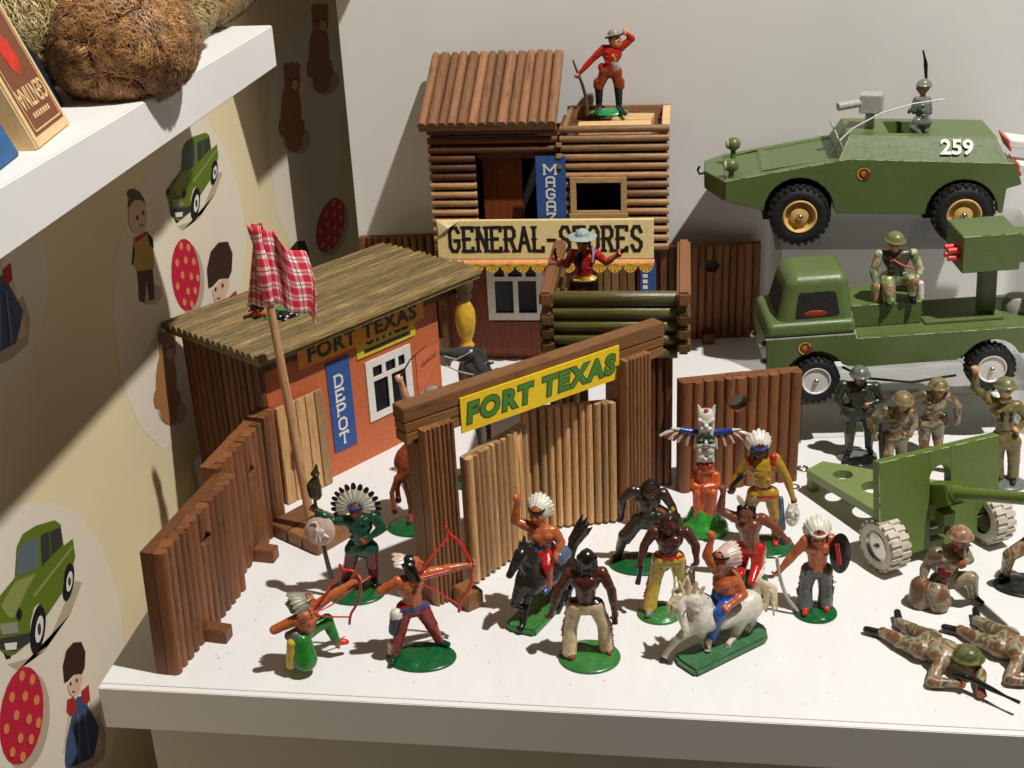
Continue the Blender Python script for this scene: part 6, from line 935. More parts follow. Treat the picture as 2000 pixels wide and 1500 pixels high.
FIGS = [
{'name': 'toy_archer','label': 'kneeling toy archer in green trousers,aiming a red bow to the right','cat': 'figurine','loc': (10.42,2.44,0.0),'J': {'head': (0.6,0.15,3.96),'shL': (0.61,-0.35,3.53),'shR': (0.71,0.55,3.35),'elL': (-1.02,-0.7,2.83),'haL': (0.65,-0.2,3.51),'elR': (1.79,1.0,3.97),'haR': (2.87,1.6,4.45),'hipL': (0.03,-0.3,2.08),'hipR': (0.35,0.45,2.04),'knL': (0.46,-0.6,1.27),'anL': (-0.84,0.2,-0.04),'toL': (-1.51,0.4,-0.36),'knR': (1.27,1.1,2.29),'anR': (1.66,1.0,1.08),'toR': (2.15,1.2,0.86)},'M': {'skin': 'skin_red','torso': 'skin_red','pelvis': 't_green','leg': 't_green','shin': 't_green','foot': 't_redshoe','hair': 't_black'},'look': (0.9,0.35,0.1),'bare': 1,'bonnet': {'tilt': 1.15,'n': 11,'len': 0.95,'mat': 'f_grey','up': 0.3},'extra': [((0.37,-0.55,0.93),(0.29,-0.4,1.97),0.6,0.46,'t_green'),((-0.19,-0.7,2.02),(-0.36,-0.75,0.73),0.24,0.26,'t_yellow'),((-0.38,-0.35,2.24),(0.02,-0.4,2.43),0.24,0.3,'t_greycloth')],'tubes': [('bow',[(2.14,1.6,5.44),(2.33,1.6,5.13),(2.85,1.6,5.05),(3.1,1.6,4.55),(3.13,1.6,3.81),(2.81,1.6,2.95),(2.47,1.6,2.37),(2.32,1.6,1.72)],0.075,'t_redshoe'),('bow_string',[(2.29,1.6,5.13),(1.69,0.8,4.47),(0.81,-0.2,3.51),(1.55,0.8,2.71),(2.43,1.6,2.18)],0.045,'t_redshoe'),('arrow',[(0.81,-0.2,3.51),(1.69,0.6,3.53),(2.67,1.4,4.02),(3.57,2.3,4.32)],0.045,'t_redshoe')]},
{'name': 'toy_archer','label': 'standing toy archer in dark red trousers with red bow and arrow drawn','cat': 'figurine','loc': (16.39,3.91,0.0),'J': {'head': (0.1,0.0,5.64),'shL': (-0.68,-0.35,4.83),'shR': (0.43,0.45,4.77),'elL': (-1.61,-0.5,4.28),'haL': (0.18,-0.3,4.83),'elR': (1.64,0.9,4.83),'haR': (2.78,1.3,4.9),'hipL': (-0.47,-0.15,3.0),'hipR': (0.29,0.25,2.85),'knL': (-0.76,-0.35,1.85),'anL': (-1.08,-0.55,0.5),'toL': (-1.15,-1.22,0.4),'knR': (0.74,0.4,1.67),'anR': (1.02,0.65,0.5),'toR': (1.54,0.45,0.4)},'M': {'skin': 'skin_red','torso': 'skin_red','pelvis': 't_dkred','leg': 't_dkred','shin': 't_dkred','foot': 't_dkgreen','hair': 't_black'},'look': (0.95,0.25,0.1),'bare': 1,'hairlen': 0.9,'base_c': ((0.21,-0.26),1.9,1.35,'b_dkgreen'),'plumes': [((0,0,0),(0,0,0))],'extra': [((-0.88,-0.6,2.77),(-1.07,-0.6,1.92),0.3,0.26,'t_navy'),((-0.87,-0.6,2.96),(-0.87,-0.6,2.86),0.3,0.3,'t_white'),((-1.32,-0.5,1.08),(-1.42,-0.5,0.4),0.16,0.1,'t_pinkwhite')],'belts': [((-0.05,0.0,3.14),0.16,'t_belt')],'tubes': [('bow',[(1.77,1.3,7.2),(1.87,1.3,6.75),(2.23,1.3,6.45),(2.56,1.3,5.91),(2.87,1.3,5.14),(2.94,1.3,4.26),(2.78,1.3,3.51),(2.33,1.3,2.74),(2.18,1.3,2.35),(2.11,1.3,1.92)],0.085,'t_scarlet'),('bow_string',[(1.85,1.3,6.62),(1.01,0.5,5.76),(0.22,-0.3,4.92),(1.15,0.5,3.69),(2.14,1.3,2.4)],0.05,'t_scarlet'),('arrow',[(0.22,-0.3,4.92),(1.47,0.5,4.86),(2.92,1.4,4.85)],0.05,'t_scarlet')]},
{'name': 'toy_chief','label': 'toy chief in green tunic with upright black-tipped feather crown,lance and pale bird shield','cat': 'figurine','loc': (11.79,9.47,0.0),'J': {'head': (0.44,-0.0,5.63),'shL': (-0.31,0.0,4.93),'shR': (1.39,0.0,5.21),'elL': (-0.95,-0.2,4.98),'haL': (-1.76,-0.3,5.7),'elR': (1.84,0.0,4.45),'haR': (1.04,-0.45,4.01),'hipL': (0.02,0.0,3.02),'hipR': (1.03,0.0,3.1),'knL': (-0.3,0.0,1.92),'anL': (-0.87,0.68,0.45),'toL': (-0.92,0.13,0.4),'knR': (1.07,0.0,2.06),'anR': (0.81,0.93,0.45),'toR': (0.99,0.3,0.4)},'M': {'skin': 'skin_brown','torso': 't_dkgreen2','upper': 't_dkgreen2','fore': 't_dkgreen2','pelvis': 't_dkgreen2','leg': 't_maroon','shin': 't_maroon','foot': 't_black','hair': 't_black'},'look': (0.05,-1,-0.25),'base_c': ((-0.12,0.15),1.75,1.35,'b_dkgreen'),'bonnet': {'tilt': 0.18,'n': 15,'len': 1.15,'mat': 'f_white','tip': 't_black','up': 0.15,'band': 't_blue','w': 0.2},'extra': [((0.22,-0.0,3.23),(0.79,0.0,3.29),0.5,0.5,'t_dkgreen2'),((0.12,-0.2,4.91),(0.93,-0.3,5.09),0.2,0.2,'t_dkgreen2')],'tubes': [('lance',[(-1.45,-0.3,8.59),(-1.5,-0.3,8.27),(-1.57,-0.3,8.03),(-1.53,-0.3,7.82),(-1.72,-0.3,7.27),(-1.7,-0.3,6.61),(-1.76,-0.3,6.35),(-1.76,-0.3,5.7),(-1.64,-0.3,4.34),(-1.56,-0.3,3.07),(-1.35,-0.3,1.27)],[0.06,0.12,0.27,0.13,0.42,0.36,0.1,0.1,0.11,0.13,0.15],'t_olivedark')],'disc': [('shield',(-1.62,-0.55,4.57),(-0.1,-1,0.25),0.92,0.92,'t_pinkwhite')]},
{'name': 'toy_rider','label': 'toy rider in red trousers with raised fist on a black horse','cat': 'figurine','loc': (22.45,8.0,0.0),'J': {'head': (0.15,-0.0,6.44),'shL': (-0.32,-0.1,5.72),'shR': (0.97,0.2,5.29),'elL': (-1.04,-0.1,6.04),'haL': (-0.88,-0.1,7.23),'elR': (1.37,0.1,4.64),'haR': (1.11,-0.4,4.17),'hipL': (0.06,0.1,4.22),'hipR': (0.57,0.4,4.05),'knL': (-0.07,-0.6,3.48),'anL': (-0.24,-0.2,2.14),'toL': (-0.26,-0.5,1.93),'knR': (0.64,-0.55,3.47),'anR': (0.6,-0.4,2.19),'toR': (0.48,-0.7,1.99)},'M': {'skin': 'skin_red','torso': 'skin_red','pelvis': 't_redpants','leg': 't_redpants','shin': 't_redpants','foot': 't_blue','hair': 't_black'},'look': (-0.25,-1,-0.2),'bare': 1,'bonnet': {'tilt': 1.05,'n': 13,'len': 0.9,'mat': 'f_white','up': 0.3,'band': 't_black'},'belts': [((0.35,0.1,4.47),0.13,'t_belt')],'extra': [((1.06,1.2,2.98),(1.37,1.6,3.04),0.5,0.4,'t_greyblue')],'slab': [(-1.65,-1.35),(-1.47,-1.77),(0.01,-2.22),(1.72,1.62),(1.42,2.07),(-0.02,2.48)],'slabmat': 'b_green','horse': {'mat': 'h_black','mane': 'h_black'},'HJ': {'poll': (-0.63,-1.3,4.77),'muzzle': (-1.23,-2.0,3.8),'withers': (-0.1,-0.6,3.77),'chest': (-0.43,-1.0,2.75),'mid': (0.43,0.4,2.37),'rump': (1.32,1.8,1.91),'tail': [(1.55,2.3,2.01),(1.81,2.7,3.18),(2.34,2.8,4.04),(2.62,2.7,4.6)],'legs': [[(-0.66,-1.2,2.77),(-1.13,-1.5,1.67),(-0.65,-1.1,1.12),(-0.75,-1.1,0.77)],[(-0.36,-0.9,2.58),(-0.48,-1.0,1.46),(-0.66,-1.65,0.5),(-0.76,-1.8,0.35)],[(1.15,1.6,1.43),(1.22,1.5,0.47),(1.24,0.23,0.5),(1.15,0.22,0.35)],[(1.53,2.2,1.16),(1.58,2.4,0.31),(1.6,1.09,0.5),(1.51,1.08,0.35)]]},'tubes': [('reins',[(-1.08,-2.0,4.23),(-0.72,-1.6,4.09),(-0.38,-1.3,3.23),(-0.15,-1.0,3.44),(-0.01,-0.4,4.42)],0.03,'t_greycloth')]},
{'name': 'toy_warrior','label': 'toy warrior seen from behind in cream fringed trousers,long black hair','cat': 'figurine','loc': (25.52,4.31,0.0),'J': {'head': (-0.01,0.0,6.02),'shL': (-0.92,0.0,5.07),'shR': (0.74,-0.0,5.21),'elL': (-1.58,-0.1,4.0),'haL': (-1.93,-0.2,2.77),'elR': (1.22,-0.1,4.18),'haR': (1.37,-0.2,2.89),'hipL': (-0.7,0.0,3.11),'hipR': (0.38,0.0,3.15),'knL': (-0.95,0.0,1.76),'anL': (-1.02,-0.34,0.5),'toL': (-0.87,-0.74,0.4),'knR': (0.76,0.0,2.07),'anR': (0.85,0.17,0.5),'toR': (0.98,-0.09,0.4)},'M': {'skin': 'skin_dark','torso': 'skin_dark','pelvis': 't_cream','leg': 't_cream','shin': 't_cream','foot': 't_rust','hair': 't_black'},'look': (0,1,0),'face': 1,'bare': 1,'hairlen': 1.45,'flare': 0.36,'base_c': ((0.01,-0.14),1.65,1.5,'b_green'),'fringe': [('outL','t_rust'),('outR','t_rust')],'belts': [((-0.13,0.0,3.56),0.15,'t_black')],'tubes': [('club',[(1.37,-0.2,2.99),(1.38,-0.3,2.3)],[0.13,0.16],'t_black')]},
{'name': 'toy_warrior','label': 'crouching toy warrior in blackish trousers in front of the right gate post','cat': 'figurine','loc': (27.78,13.45,0.0),'J': {'head': (0.78,-0.2,5.17),'shL': (-0.28,0.0,4.99),'shR': (1.47,0.1,4.77),'elL': (-0.87,0.2,4.26),'haL': (-0.93,0.3,3.03),'elR': (1.91,0.1,4.03),'haR': (2.22,-0.1,3.49),'hipL': (0.1,0.1,2.91),'hipR': (0.98,0.3,2.72),'knL': (-0.78,-0.3,2.15),'anL': (-1.14,0.34,0.55),'toL': (-1.36,0.14,0.4),'knR': (1.52,0.3,1.9),'anR': (1.44,0.11,0.55),'toR': (1.62,-0.31,0.4)},'M': {'skin': 'skin_black','torso': 'skin_black','pelvis': 't_blackgreen','leg': 'skin_black','shin': 'skin_black','foot': 't_black','hair': 't_black'},'look': (0.05,-1,-0.2),'bare': 1,'hairlen': 0.95,'base_c': ((0.13,0.01),1.85,1.3,'b_dkgreen'),'extra': [((0.02,-0.1,3.03),(-0.61,-0.2,1.73),0.42,0.2,'t_blackgreen'),((0.38,-0.2,3.35),(1.17,-0.2,3.37),0.34,0.34,'t_blackgreen')],'tubes': [('knife',[(2.13,-0.1,3.79),(2.0,-0.3,4.05)],[0.05,0.08],'t_yellow')]},
{'name': 'toy_warrior','label': 'toy warrior in yellow trousers with red fringe,pistol and knife','cat': 'figurine','loc': (29.21,8.51,0.0),'J': {'head': (0.44,-0.15,5.74),'shL': (-0.42,-0.0,5.2),'shR': (1.34,0.0,5.25),'elL': (-0.9,0.0,4.32),'haL': (-1.12,-0.2,3.37),'elR': (1.84,-0.0,4.4),'haR': (1.89,-0.3,3.72),'hipL': (-0.05,0.0,3.48),'hipR': (0.82,0.0,3.55),'knL': (-0.34,0.0,1.99),'anL': (-0.59,-0.25,0.55),'toL': (-0.7,-0.78,0.4),'knR': (1.0,0.3,2.14),'anR': (1.01,0.44,0.55),'toR': (1.09,-0.09,0.4)},'M': {'skin': 'skin_dark','torso': 'skin_dark','pelvis': 't_yellow','leg': 't_yellow','shin': 't_yellow','foot': 't_grey','hair': 't_dkbrown'},'look': (-0.1,-1,-0.35),'bare': 1,'hairlen': 1.05,'flare': 0.33,'fringe': [('outL','t_redpants'),('outR','t_redpants')],'base_c': ((-0.08,-0.08),1.25,1.15,'b_green'),'belts': [((0.38,-0.0,3.83),0.1,'t_redpants')],'tubes': [('pistol',[(-1.08,-0.3,3.14),(-1.16,-0.3,2.65),(-1.27,-0.35,2.09)],[0.14,0.13,0.16],'t_black'),('knife',[(1.89,-0.4,3.73),(1.65,-0.4,3.29),(1.37,-0.4,2.7)],[0.06,0.11,0.03],'t_steel'),('hair_feather',[(0.6,0.0,6.51),(0.68,-0.05,6.63)],[0.09,0.04],'t_yellow')]},
{'name': 'toy_warrior','label': 'toy warrior in red trousers with two pale feathers in black hair,arm raised','cat': 'figurine','loc': (34.2,12.35,0.0),'J': {'head': (-0.3,-0.1,4.31),'shL': (-0.97,0.0,3.99),'shR': (0.61,0.0,3.93),'elL': (-1.75,0.0,4.37),'haL': (-1.6,-0.1,5.61),'elR': (1.21,-0.1,3.55),'haR': (1.95,-0.3,2.79),'hipL': (-0.32,0.0,1.99),'hipR': (0.42,0.0,1.96),'knL': (-0.4,0.4,0.77),'anL': (-0.52,-0.56,0.55),'toL': (-0.69,-0.66,0.4),'knR': (0.39,-0.3,1.03),'anR': (0.05,-1.34,0.55),'toR': (-0.12,-1.51,0.4)},'M': {'skin': 'skin_mid','torso': 'skin_mid','pelvis': 't_redpants','leg': 't_redpants','shin': 't_redpants','foot': 't_black','hair': 't_black'},'look': (-0.1,-1,-0.3),'bare': 1,'hairlen': 1.0,'base_c': ((-0.14,-0.33),1.2,1.1,'b_dkgreen'),'plumes': [((0,0,0),(0,0,0)),((0,0,0),(0,0,0))],'fringe': [('outR','t_white')]},
{'name': 'toy_rider','label': 'toy rider in blue trousers with pale feather bonnet on a white horse','cat': 'figurine','loc': (32.41,5.24,0.0),'J': {'head': (-0.08,-0.2,5.62),'shL': (-0.34,-0.3,5.17),'shR': (0.67,0.3,4.22),'elL': (-0.84,-0.4,6.0),'haL': (-0.61,-0.3,6.94),'elR': (1.07,-0.0,3.49),'haR': (0.31,-0.7,3.18),'hipL': (-0.07,-0.0,3.55),'hipR': (0.49,0.2,3.44),'knL': (-0.51,0.6,2.19),'anL': (-0.57,0.8,1.08),'toL': (-0.72,0.8,0.68),'knR': (-0.15,-0.75,2.82),'anR': (-0.51,-0.5,1.11),'toR': (-0.75,-0.7,0.71)},'M': {'skin': 'skin_red','torso': 'skin_red','pelvis': 't_blue2','leg': 't_blue2','shin': 't_blue2','foot': 't_dkred','hair': 't_black'},'look': (-0.8,-0.7,-0.1),'bare': 1,'bonnet': {'tilt': 1.25,'n': 13,'len': 1.05,'mat': 'f_pink','up': 0.25,'band': 't_black'},'fringe': [('outR','t_navy')],'slab': [(-2.45,-1.02),(-2.21,-1.6),(-1.31,-2.53),(2.48,0.76),(2.42,1.81),(1.95,2.29),(0.03,1.25)],'slabmat': 'b_grgreen','horse': {'mat': 'h_white','mane': 'h_cream','curl': 1.6},'HJ': {'poll': (-2.32,-1.0,3.76),'muzzle': (-1.88,-1.6,2.35),'withers': (-1.34,-0.5,3.46),'chest': (-1.32,-0.7,2.37),'mid': (-0.04,0.2,2.09),'rump': (1.35,1.1,2.11),'tail': [(1.68,1.4,2.3),(2.14,1.6,3.24),(2.55,1.6,2.97),(2.67,1.5,1.69)],'legs': [[(-1.56,-0.9,2.02),(-2.18,-1.2,1.54),(-2.77,-1.2,0.65),(-2.97,-1.2,0.21)],[(-1.07,-0.4,1.6),(-0.98,-0.3,0.86),(-0.74,-0.74,0.5),(-0.74,-0.8,0.35)],[(1.03,0.7,1.59),(0.73,0.6,0.48),(0.38,-0.27,0.6),(0.31,-0.27,0.35)],[(1.54,1.3,1.4),(1.66,1.6,0.61),(1.47,1.04,0.6),(1.4,1.11,0.35)]]},'extra': [((-0.67,-0.7,1.01),(-0.7,-0.7,0.38),0.14,0.15,'t_white')],'hextra': [((-2.05,-0.9,3.89),(-2.21,-1.0,4.78),0.2,0.08,'h_cream'),((-1.81,-0.8,4.02),(-1.78,-0.9,4.91),0.22,0.09,'h_cream'),((-1.58,-0.7,3.86),(-1.31,-0.8,4.68),0.22,0.09,'h_cream'),((-1.34,-0.6,3.62),(-0.96,-0.6,4.28),0.2,0.08,'h_cream'),((-2.36,-1.1,3.92),(-2.71,-1.3,3.66),0.17,0.1,'h_cream'),((-2.71,-1.3,3.66),(-2.78,-1.35,3.13),0.13,0.07,'h_cream'),((-2.2,-1.1,4.01),(-2.47,-1.4,3.55),0.17,0.09,'h_cream'),((-2.47,-1.4,3.55),(-2.62,-1.4,2.8),0.12,0.06,'h_cream'),((-1.81,-0.9,3.71),(-1.38,-1.1,3.58),0.18,0.07,'h_cream'),((-1.73,-1.0,3.31),(-1.26,-1.2,3.18),0.17,0.07,'h_cream'),((2.39,1.6,2.96),(2.8,1.5,2.28),0.16,0.06,'h_cream'),((2.32,1.6,2.58),(2.43,1.5,1.49),0.15,0.05,'h_cream'),((2.15,1.6,2.77),(2.06,1.5,1.77),0.15,0.05,'h_cream')],'tubes': [('reins',[(-1.96,-1.6,3.33),(-1.84,-1.3,3.23),(-1.56,-1.25,2.59),(-0.71,-0.5,3.57)],0.03,'t_black')]},
{'name': 'toy_chief','label': 'toy chief in mustard suit with white feather bonnet carrying a white pouch','cat': 'figurine','loc': (35.29,15.88,0.0),'J': {'head': (-0.56,-0.15,6.54),'shL': (-1.17,0.0,5.66),'shR': (0.37,0.0,5.92),'elL': (-1.77,0.1,4.58),'haL': (-1.97,-0.2,4.01),'elR': (1.06,-0.1,4.74),'haR': (1.49,-0.2,3.36),'hipL': (-0.7,0.0,3.57),'hipR': (0.19,0.0,3.58),'knL': (-1.13,0.0,2.21),'anL': (-0.96,0.38,0.5),'toL': (-1.14,-0.09,0.4),'knR': (0.51,0.0,2.13),'anR': (0.64,0.35,0.5),'toR': (0.57,-0.47,0.4)},'M': {'skin': 'skin_dark','torso': 't_mustard','upper': 't_mustard','fore': 't_mustard','pelvis': 't_mustard','leg': 't_mustard','shin': 't_mustard','foot': 't_redshoe','hair': 't_dkbrown'},'look': (0.1,-1,-0.4),'hairlen': 0.7,'base_c': ((0.15,-0.1),1.6,1.35,'b_dkgreen'),'bonnet': {'tilt': 1.1,'n': 11,'len': 0.95,'mat': 'f_white','up': 0.3,'band': 't_blue','w': 0.22},'belts': [((-0.24,0.0,4.12),0.1,'t_maroon'),((-0.12,0.0,3.58),0.12,'t_redpants')],'extra': [((0.25,-0.15,6.06),(0.26,-0.25,5.64),0.2,0.14,'t_redpants'),((-1.13,-0.15,5.86),(-1.01,-0.3,5.64),0.2,0.14,'t_redpants'),((0.77,-0.1,3.29),(0.95,-0.1,1.33),0.16,0.2,'t_bluegrey')],'tubes': [('tomahawk',[(-1.48,-0.3,4.92),(-2.14,-0.4,4.18),(-2.24,-0.4,3.76)],[0.2,0.1,0.08],'t_black')],'pads': [('pouch',(1.48,-0.3,2.32),(0,-1,0.2),0.42,0.75,'t_white')]},
{'name': 'toy_warrior','label': 'toy warrior in grey trousers with white bonnet,bent stick and black oval shield','cat': 'figurine','loc': (37.63,9.21,0.0),'J': {'head': (-0.07,-0.15,4.76),'shL': (-0.69,0.0,4.43),'shR': (0.59,0.0,4.58),'elL': (-1.37,-0.0,3.45),'haL': (-2.04,-0.2,2.58),'elR': (1.01,0.1,3.96),'haR': (1.0,-0.2,3.58),'hipL': (-0.41,0.0,2.56),'hipR': (0.36,-0.0,2.58),'knL': (-0.55,0.0,1.45),'anL': (-0.54,-0.33,0.5),'toL': (-0.63,-0.89,0.4),'knR': (0.46,0.0,1.48),'anR': (0.48,-0.1,0.5),'toR': (0.55,-0.51,0.4)},'M': {'skin': 'skin_red','torso': 'skin_red','pelvis': 't_slate','leg': 't_slate','shin': 't_slate','foot': 't_redshoe','hair': 't_dkbrown'},'look': (0.05,-1,-0.3),'bare': 1,'hairlen': 0.6,'flare': 0.36,'base_c': ((-0.02,-0.26),1.2,1.1,'b_dkgreen'),'bonnet': {'tilt': 1.1,'n': 11,'len': 0.95,'mat': 'f_white','up': 0.3,'w': 0.22},'fringe': [('outL','t_slate'),('outR','t_slate')],'tubes': [('stick',[(-2.21,-0.3,3.49),(-2.08,-0.3,2.64),(-1.85,-0.3,1.72),(-1.48,-0.4,0.86),(-0.82,-0.5,0.07)],0.1,'t_stickgrey')],'disc': [('shield',(1.1,-0.45,3.94),(0.35,-1,0.2),0.62,1.15,'t_black')]},
{'name': 'toy_rifleman','label': 'toy cowboy in red jacket shading his eyes,rifle in hand,on the store terrace','cat': 'figurine','loc': (24.62,47.29,19.05),'J': {'head': (0.54,-0.1,5.48),'shL': (-0.33,0.0,4.87),'shR': (0.99,0.0,4.95),'elL': (-1.27,0.0,4.03),'haL': (-2.21,-0.15,3.05),'elR': (1.79,0.0,5.55),'haR': (1.35,-0.2,5.99),'hipL': (-0.24,0.0,3.15),'hipR': (0.57,0.0,3.13),'knL': (-0.73,0.0,2.0),'anL': (-0.77,0.24,0.55),'toL': (-0.93,-1.93,0.4),'knR': (0.73,0.0,2.09),'anR': (0.75,0.37,0.55),'toR': (1.32,-2.1,0.4)},'M': {'skin': 'skin_pale','torso': 't_redjacket','upper': 't_redjacket','fore': 't_redjacket','pelvis': 't_rustpants','leg': 't_rustpants','shin': 't_boot','foot': 't_boot','hair': 't_dkbrown'},'look': (0.6,-0.7,0.1),'base_c': ((0.0,0.0),1.5,1.15,'b_brightgreen'),'hat': {'mat': 't_hatgrey','under': 't_hatbrown'},'extra': [((0.37,-0.3,4.45),(0.48,-0.35,4.17),0.2,0.16,'t_yellow'),((0.36,-0.25,3.87),(0.52,-0.2,3.46),0.28,0.28,'t_hatgrey'),((-0.84,0.0,2.41),(-0.9,0.0,2.07),0.28,0.24,'t_rustpants'),((0.9,0.0,2.43),(0.96,0.0,2.03),0.28,0.24,'t_rustpants'),((-0.47,0.0,3.5),(-0.36,0.0,3.32),0.3,0.2,'t_redjacket')],'tubes': [('rifle_barrel',[(-2.64,-0.2,4.1),(-2.43,-0.2,3.47),(-1.99,-0.2,2.3),(-1.72,-0.2,1.25)],[0.07,0.08,0.12,0.13],'t_gunmetal'),('rifle_stock',[(-1.76,-0.2,1.31),(-1.63,-0.2,-0.1)],[0.12,0.2],'t_stock')]},
{'name': 'toy_gunslinger','label': 'toy gunslinger in red shirt and pale hat with two pistols in the log lookout','cat': 'figurine','loc': (23.77,28.0,10.03),'J': {'head': (0.09,-0.2,5.17),'shL': (-0.59,0.0,4.33),'shR': (0.87,0.0,4.32),'elL': (-1.0,0.0,3.54),'haL': (-1.68,-0.3,4.06),'elR': (1.58,0.0,3.72),'haR': (2.34,-0.3,4.3),'hipL': (-0.37,0.0,2.33),'hipR': (0.59,0.0,2.33),'knL': (-0.58,0.0,1.3),'anL': (-0.61,0.0,0.13),'toL': (-0.72,-0.2,0.01),'knR': (0.76,0.0,1.3),'anR': (0.79,0.0,0.13),'toR': (0.93,-0.2,0.01)},'M': {'skin': 'skin_red','torso': 't_redjacket','upper': 't_redjacket','fore': 'skin_red','pelvis': 't_black','leg': 't_black','shin': 't_black','foot': 't_black','hair': 't_black'},'look': (0,-1,-0.2),'hat': {'mat': 't_hatpale','under': 't_hatpale','wide': 1},'belts': [((0.12,0.0,2.71),0.2,'t_yellow')],'extra': [((-0.18,-0.3,4.21),(-0.02,-0.3,3.39),0.28,0.24,'t_navy'),((0.53,-0.3,4.14),(0.28,-0.3,3.39),0.2,0.18,'t_redpants')],'tubes': [('pistol',[(-1.61,-0.4,4.12),(-1.73,-0.5,4.59),(-1.63,-0.6,4.88)],[0.1,0.12,0.07],'t_black'),('pistol',[(2.38,-0.4,4.29),(2.68,-0.5,4.64),(3.04,-0.6,4.94)],[0.12,0.12,0.07],'t_black'),('bandolier',[(0.72,-0.25,4.87),(0.78,-0.42,4.43),(0.72,-0.48,3.89)],0.09,'t_lilac')]},
{'name': 'toy_soldier','label': 'dark green toy soldier with steel helmet on a grey oval foot','cat': 'figurine','loc': (42.0,27.69,0.0),'J': {'head': (-0.16,-0.1,5.95),'shL': (-1.2,0.0,5.28),'shR': (0.89,0.0,5.18),'elL': (-1.48,0.1,4.31),'haL': (-0.99,-0.1,3.41),'elR': (1.4,0.1,4.21),'haR': (0.49,-0.3,4.02),'hipL': (-0.63,0.0,3.11),'hipR': (0.42,0.0,3.13),'knL': (-0.59,-0.2,1.95),'anL': (-0.55,-0.06,0.6),'toL': (-0.84,-1.14,0.45),'knR': (0.74,0.2,1.9),'anR': (0.81,0.49,0.6),'toR': (0.89,-0.22,0.45)},'M': {'skin': 'skin_pinkdark','torso': 's_green','upper': 's_green','fore': 's_green','pelvis': 's_green','leg': 's_green','shin': 's_green2','foot': 't_boot','hair': 't_black'},'look': (0.1,-1,-0.25),'helmet': 's_helmet','base_c': ((-0.01,-0.12),1.35,1.1,'b_grey'),'extra': [((-0.65,0.0,3.36),(0.46,0.0,3.38),0.52,0.5,'s_green')]},
{'name': 'toy_soldier','label': 'camouflaged toy soldier leaning forward in front of another,rifle at his side','cat': 'figurine','loc': (44.07,25.69,0.0),'J': {'head': (0.23,-0.3,5.16),'shL': (-0.8,0.0,4.4),'shR': (0.87,0.0,4.3),'elL': (-1.62,0.1,3.55),'haL': (-1.3,-0.2,2.71),'elR': (1.11,0.1,3.46),'haR': (0.94,-0.2,2.99),'hipL': (-0.38,0.1,2.45),'hipR': (0.37,0.1,2.52),'knL': (-0.45,-0.2,1.36),'anL': (-0.51,-0.72,0.5),'toL': (-0.67,-1.13,0.4),'knR': (0.5,0.3,1.24),'anR': (0.59,-0.21,0.5),'toR': (0.64,-0.61,0.4)},'M': {'skin': 'skin_camo','torso': 'c_camo','upper': 'c_camo','fore': 'c_camo','pelvis': 'c_camo','leg': 'c_camo','shin': 'c_camo','foot': 't_boot','hair': 't_black'},'look': (0.2,-1,-0.4),'helmet': 'c_helmet','base_c': ((0.09,-0.12),1.1,0.9,'b_grey'),'tubes': [('rifle',[(-1.03,-0.3,3.63),(-1.0,-0.3,2.64),(-0.81,-0.3,0.9)],[0.1,0.15,0.13],'t_black'),('strap',[(-0.58,-0.42,4.3),(0.09,-0.5,3.74),(0.56,-0.45,3.23)],0.05,'t_olivedark')]},
{'name': 'toy_soldier','label': 'camouflaged toy soldier striding at the back,arms swinging','cat': 'figurine','loc': (46.83,27.97,0.0),'J': {'head': (0.11,-0.1,5.01),'shL': (-0.75,0.0,4.47),'shR': (0.78,0.0,4.36),'elL': (-1.37,0.1,4.29),'haL': (-1.74,-0.3,4.04),'elR': (1.46,0.1,3.64),'haR': (1.52,-0.1,2.8),'hipL': (-0.53,0.0,2.41),'hipR': (0.24,0.0,2.42),'knL': (-0.51,-0.1,1.32),'anL': (-0.51,-0.49,0.5),'toL': (-0.7,-1.04,0.4),'knR': (0.44,0.3,1.26),'anR': (0.5,-0.08,0.5),'toR': (0.62,-0.38,0.4)},'M': {'skin': 'skin_camo','torso': 'c_camo','upper': 'c_camo','fore': 'c_camo','pelvis': 'c_camo','leg': 'c_camo','shin': 'c_camo','foot': 't_boot','hair': 't_black'},'look': (0.3,-1,-0.2),'helmet': 'c_helmet','base_c': ((-0.01,-0.05),1.1,0.9,'b_grey'),'extra': [((0.61,-0.1,2.98),(0.75,-0.1,2.6),0.25,0.25,'t_olivedark')],'tubes': [('strap',[(-0.65,-0.38,4.46),(-0.07,-0.5,3.78),(0.43,-0.4,3.24)],0.05,'t_olivedark'),('belt',[(-0.74,-0.35,3.02),(-0.22,-0.5,2.97),(0.35,-0.35,3.03)],0.06,'t_olivedark')]},
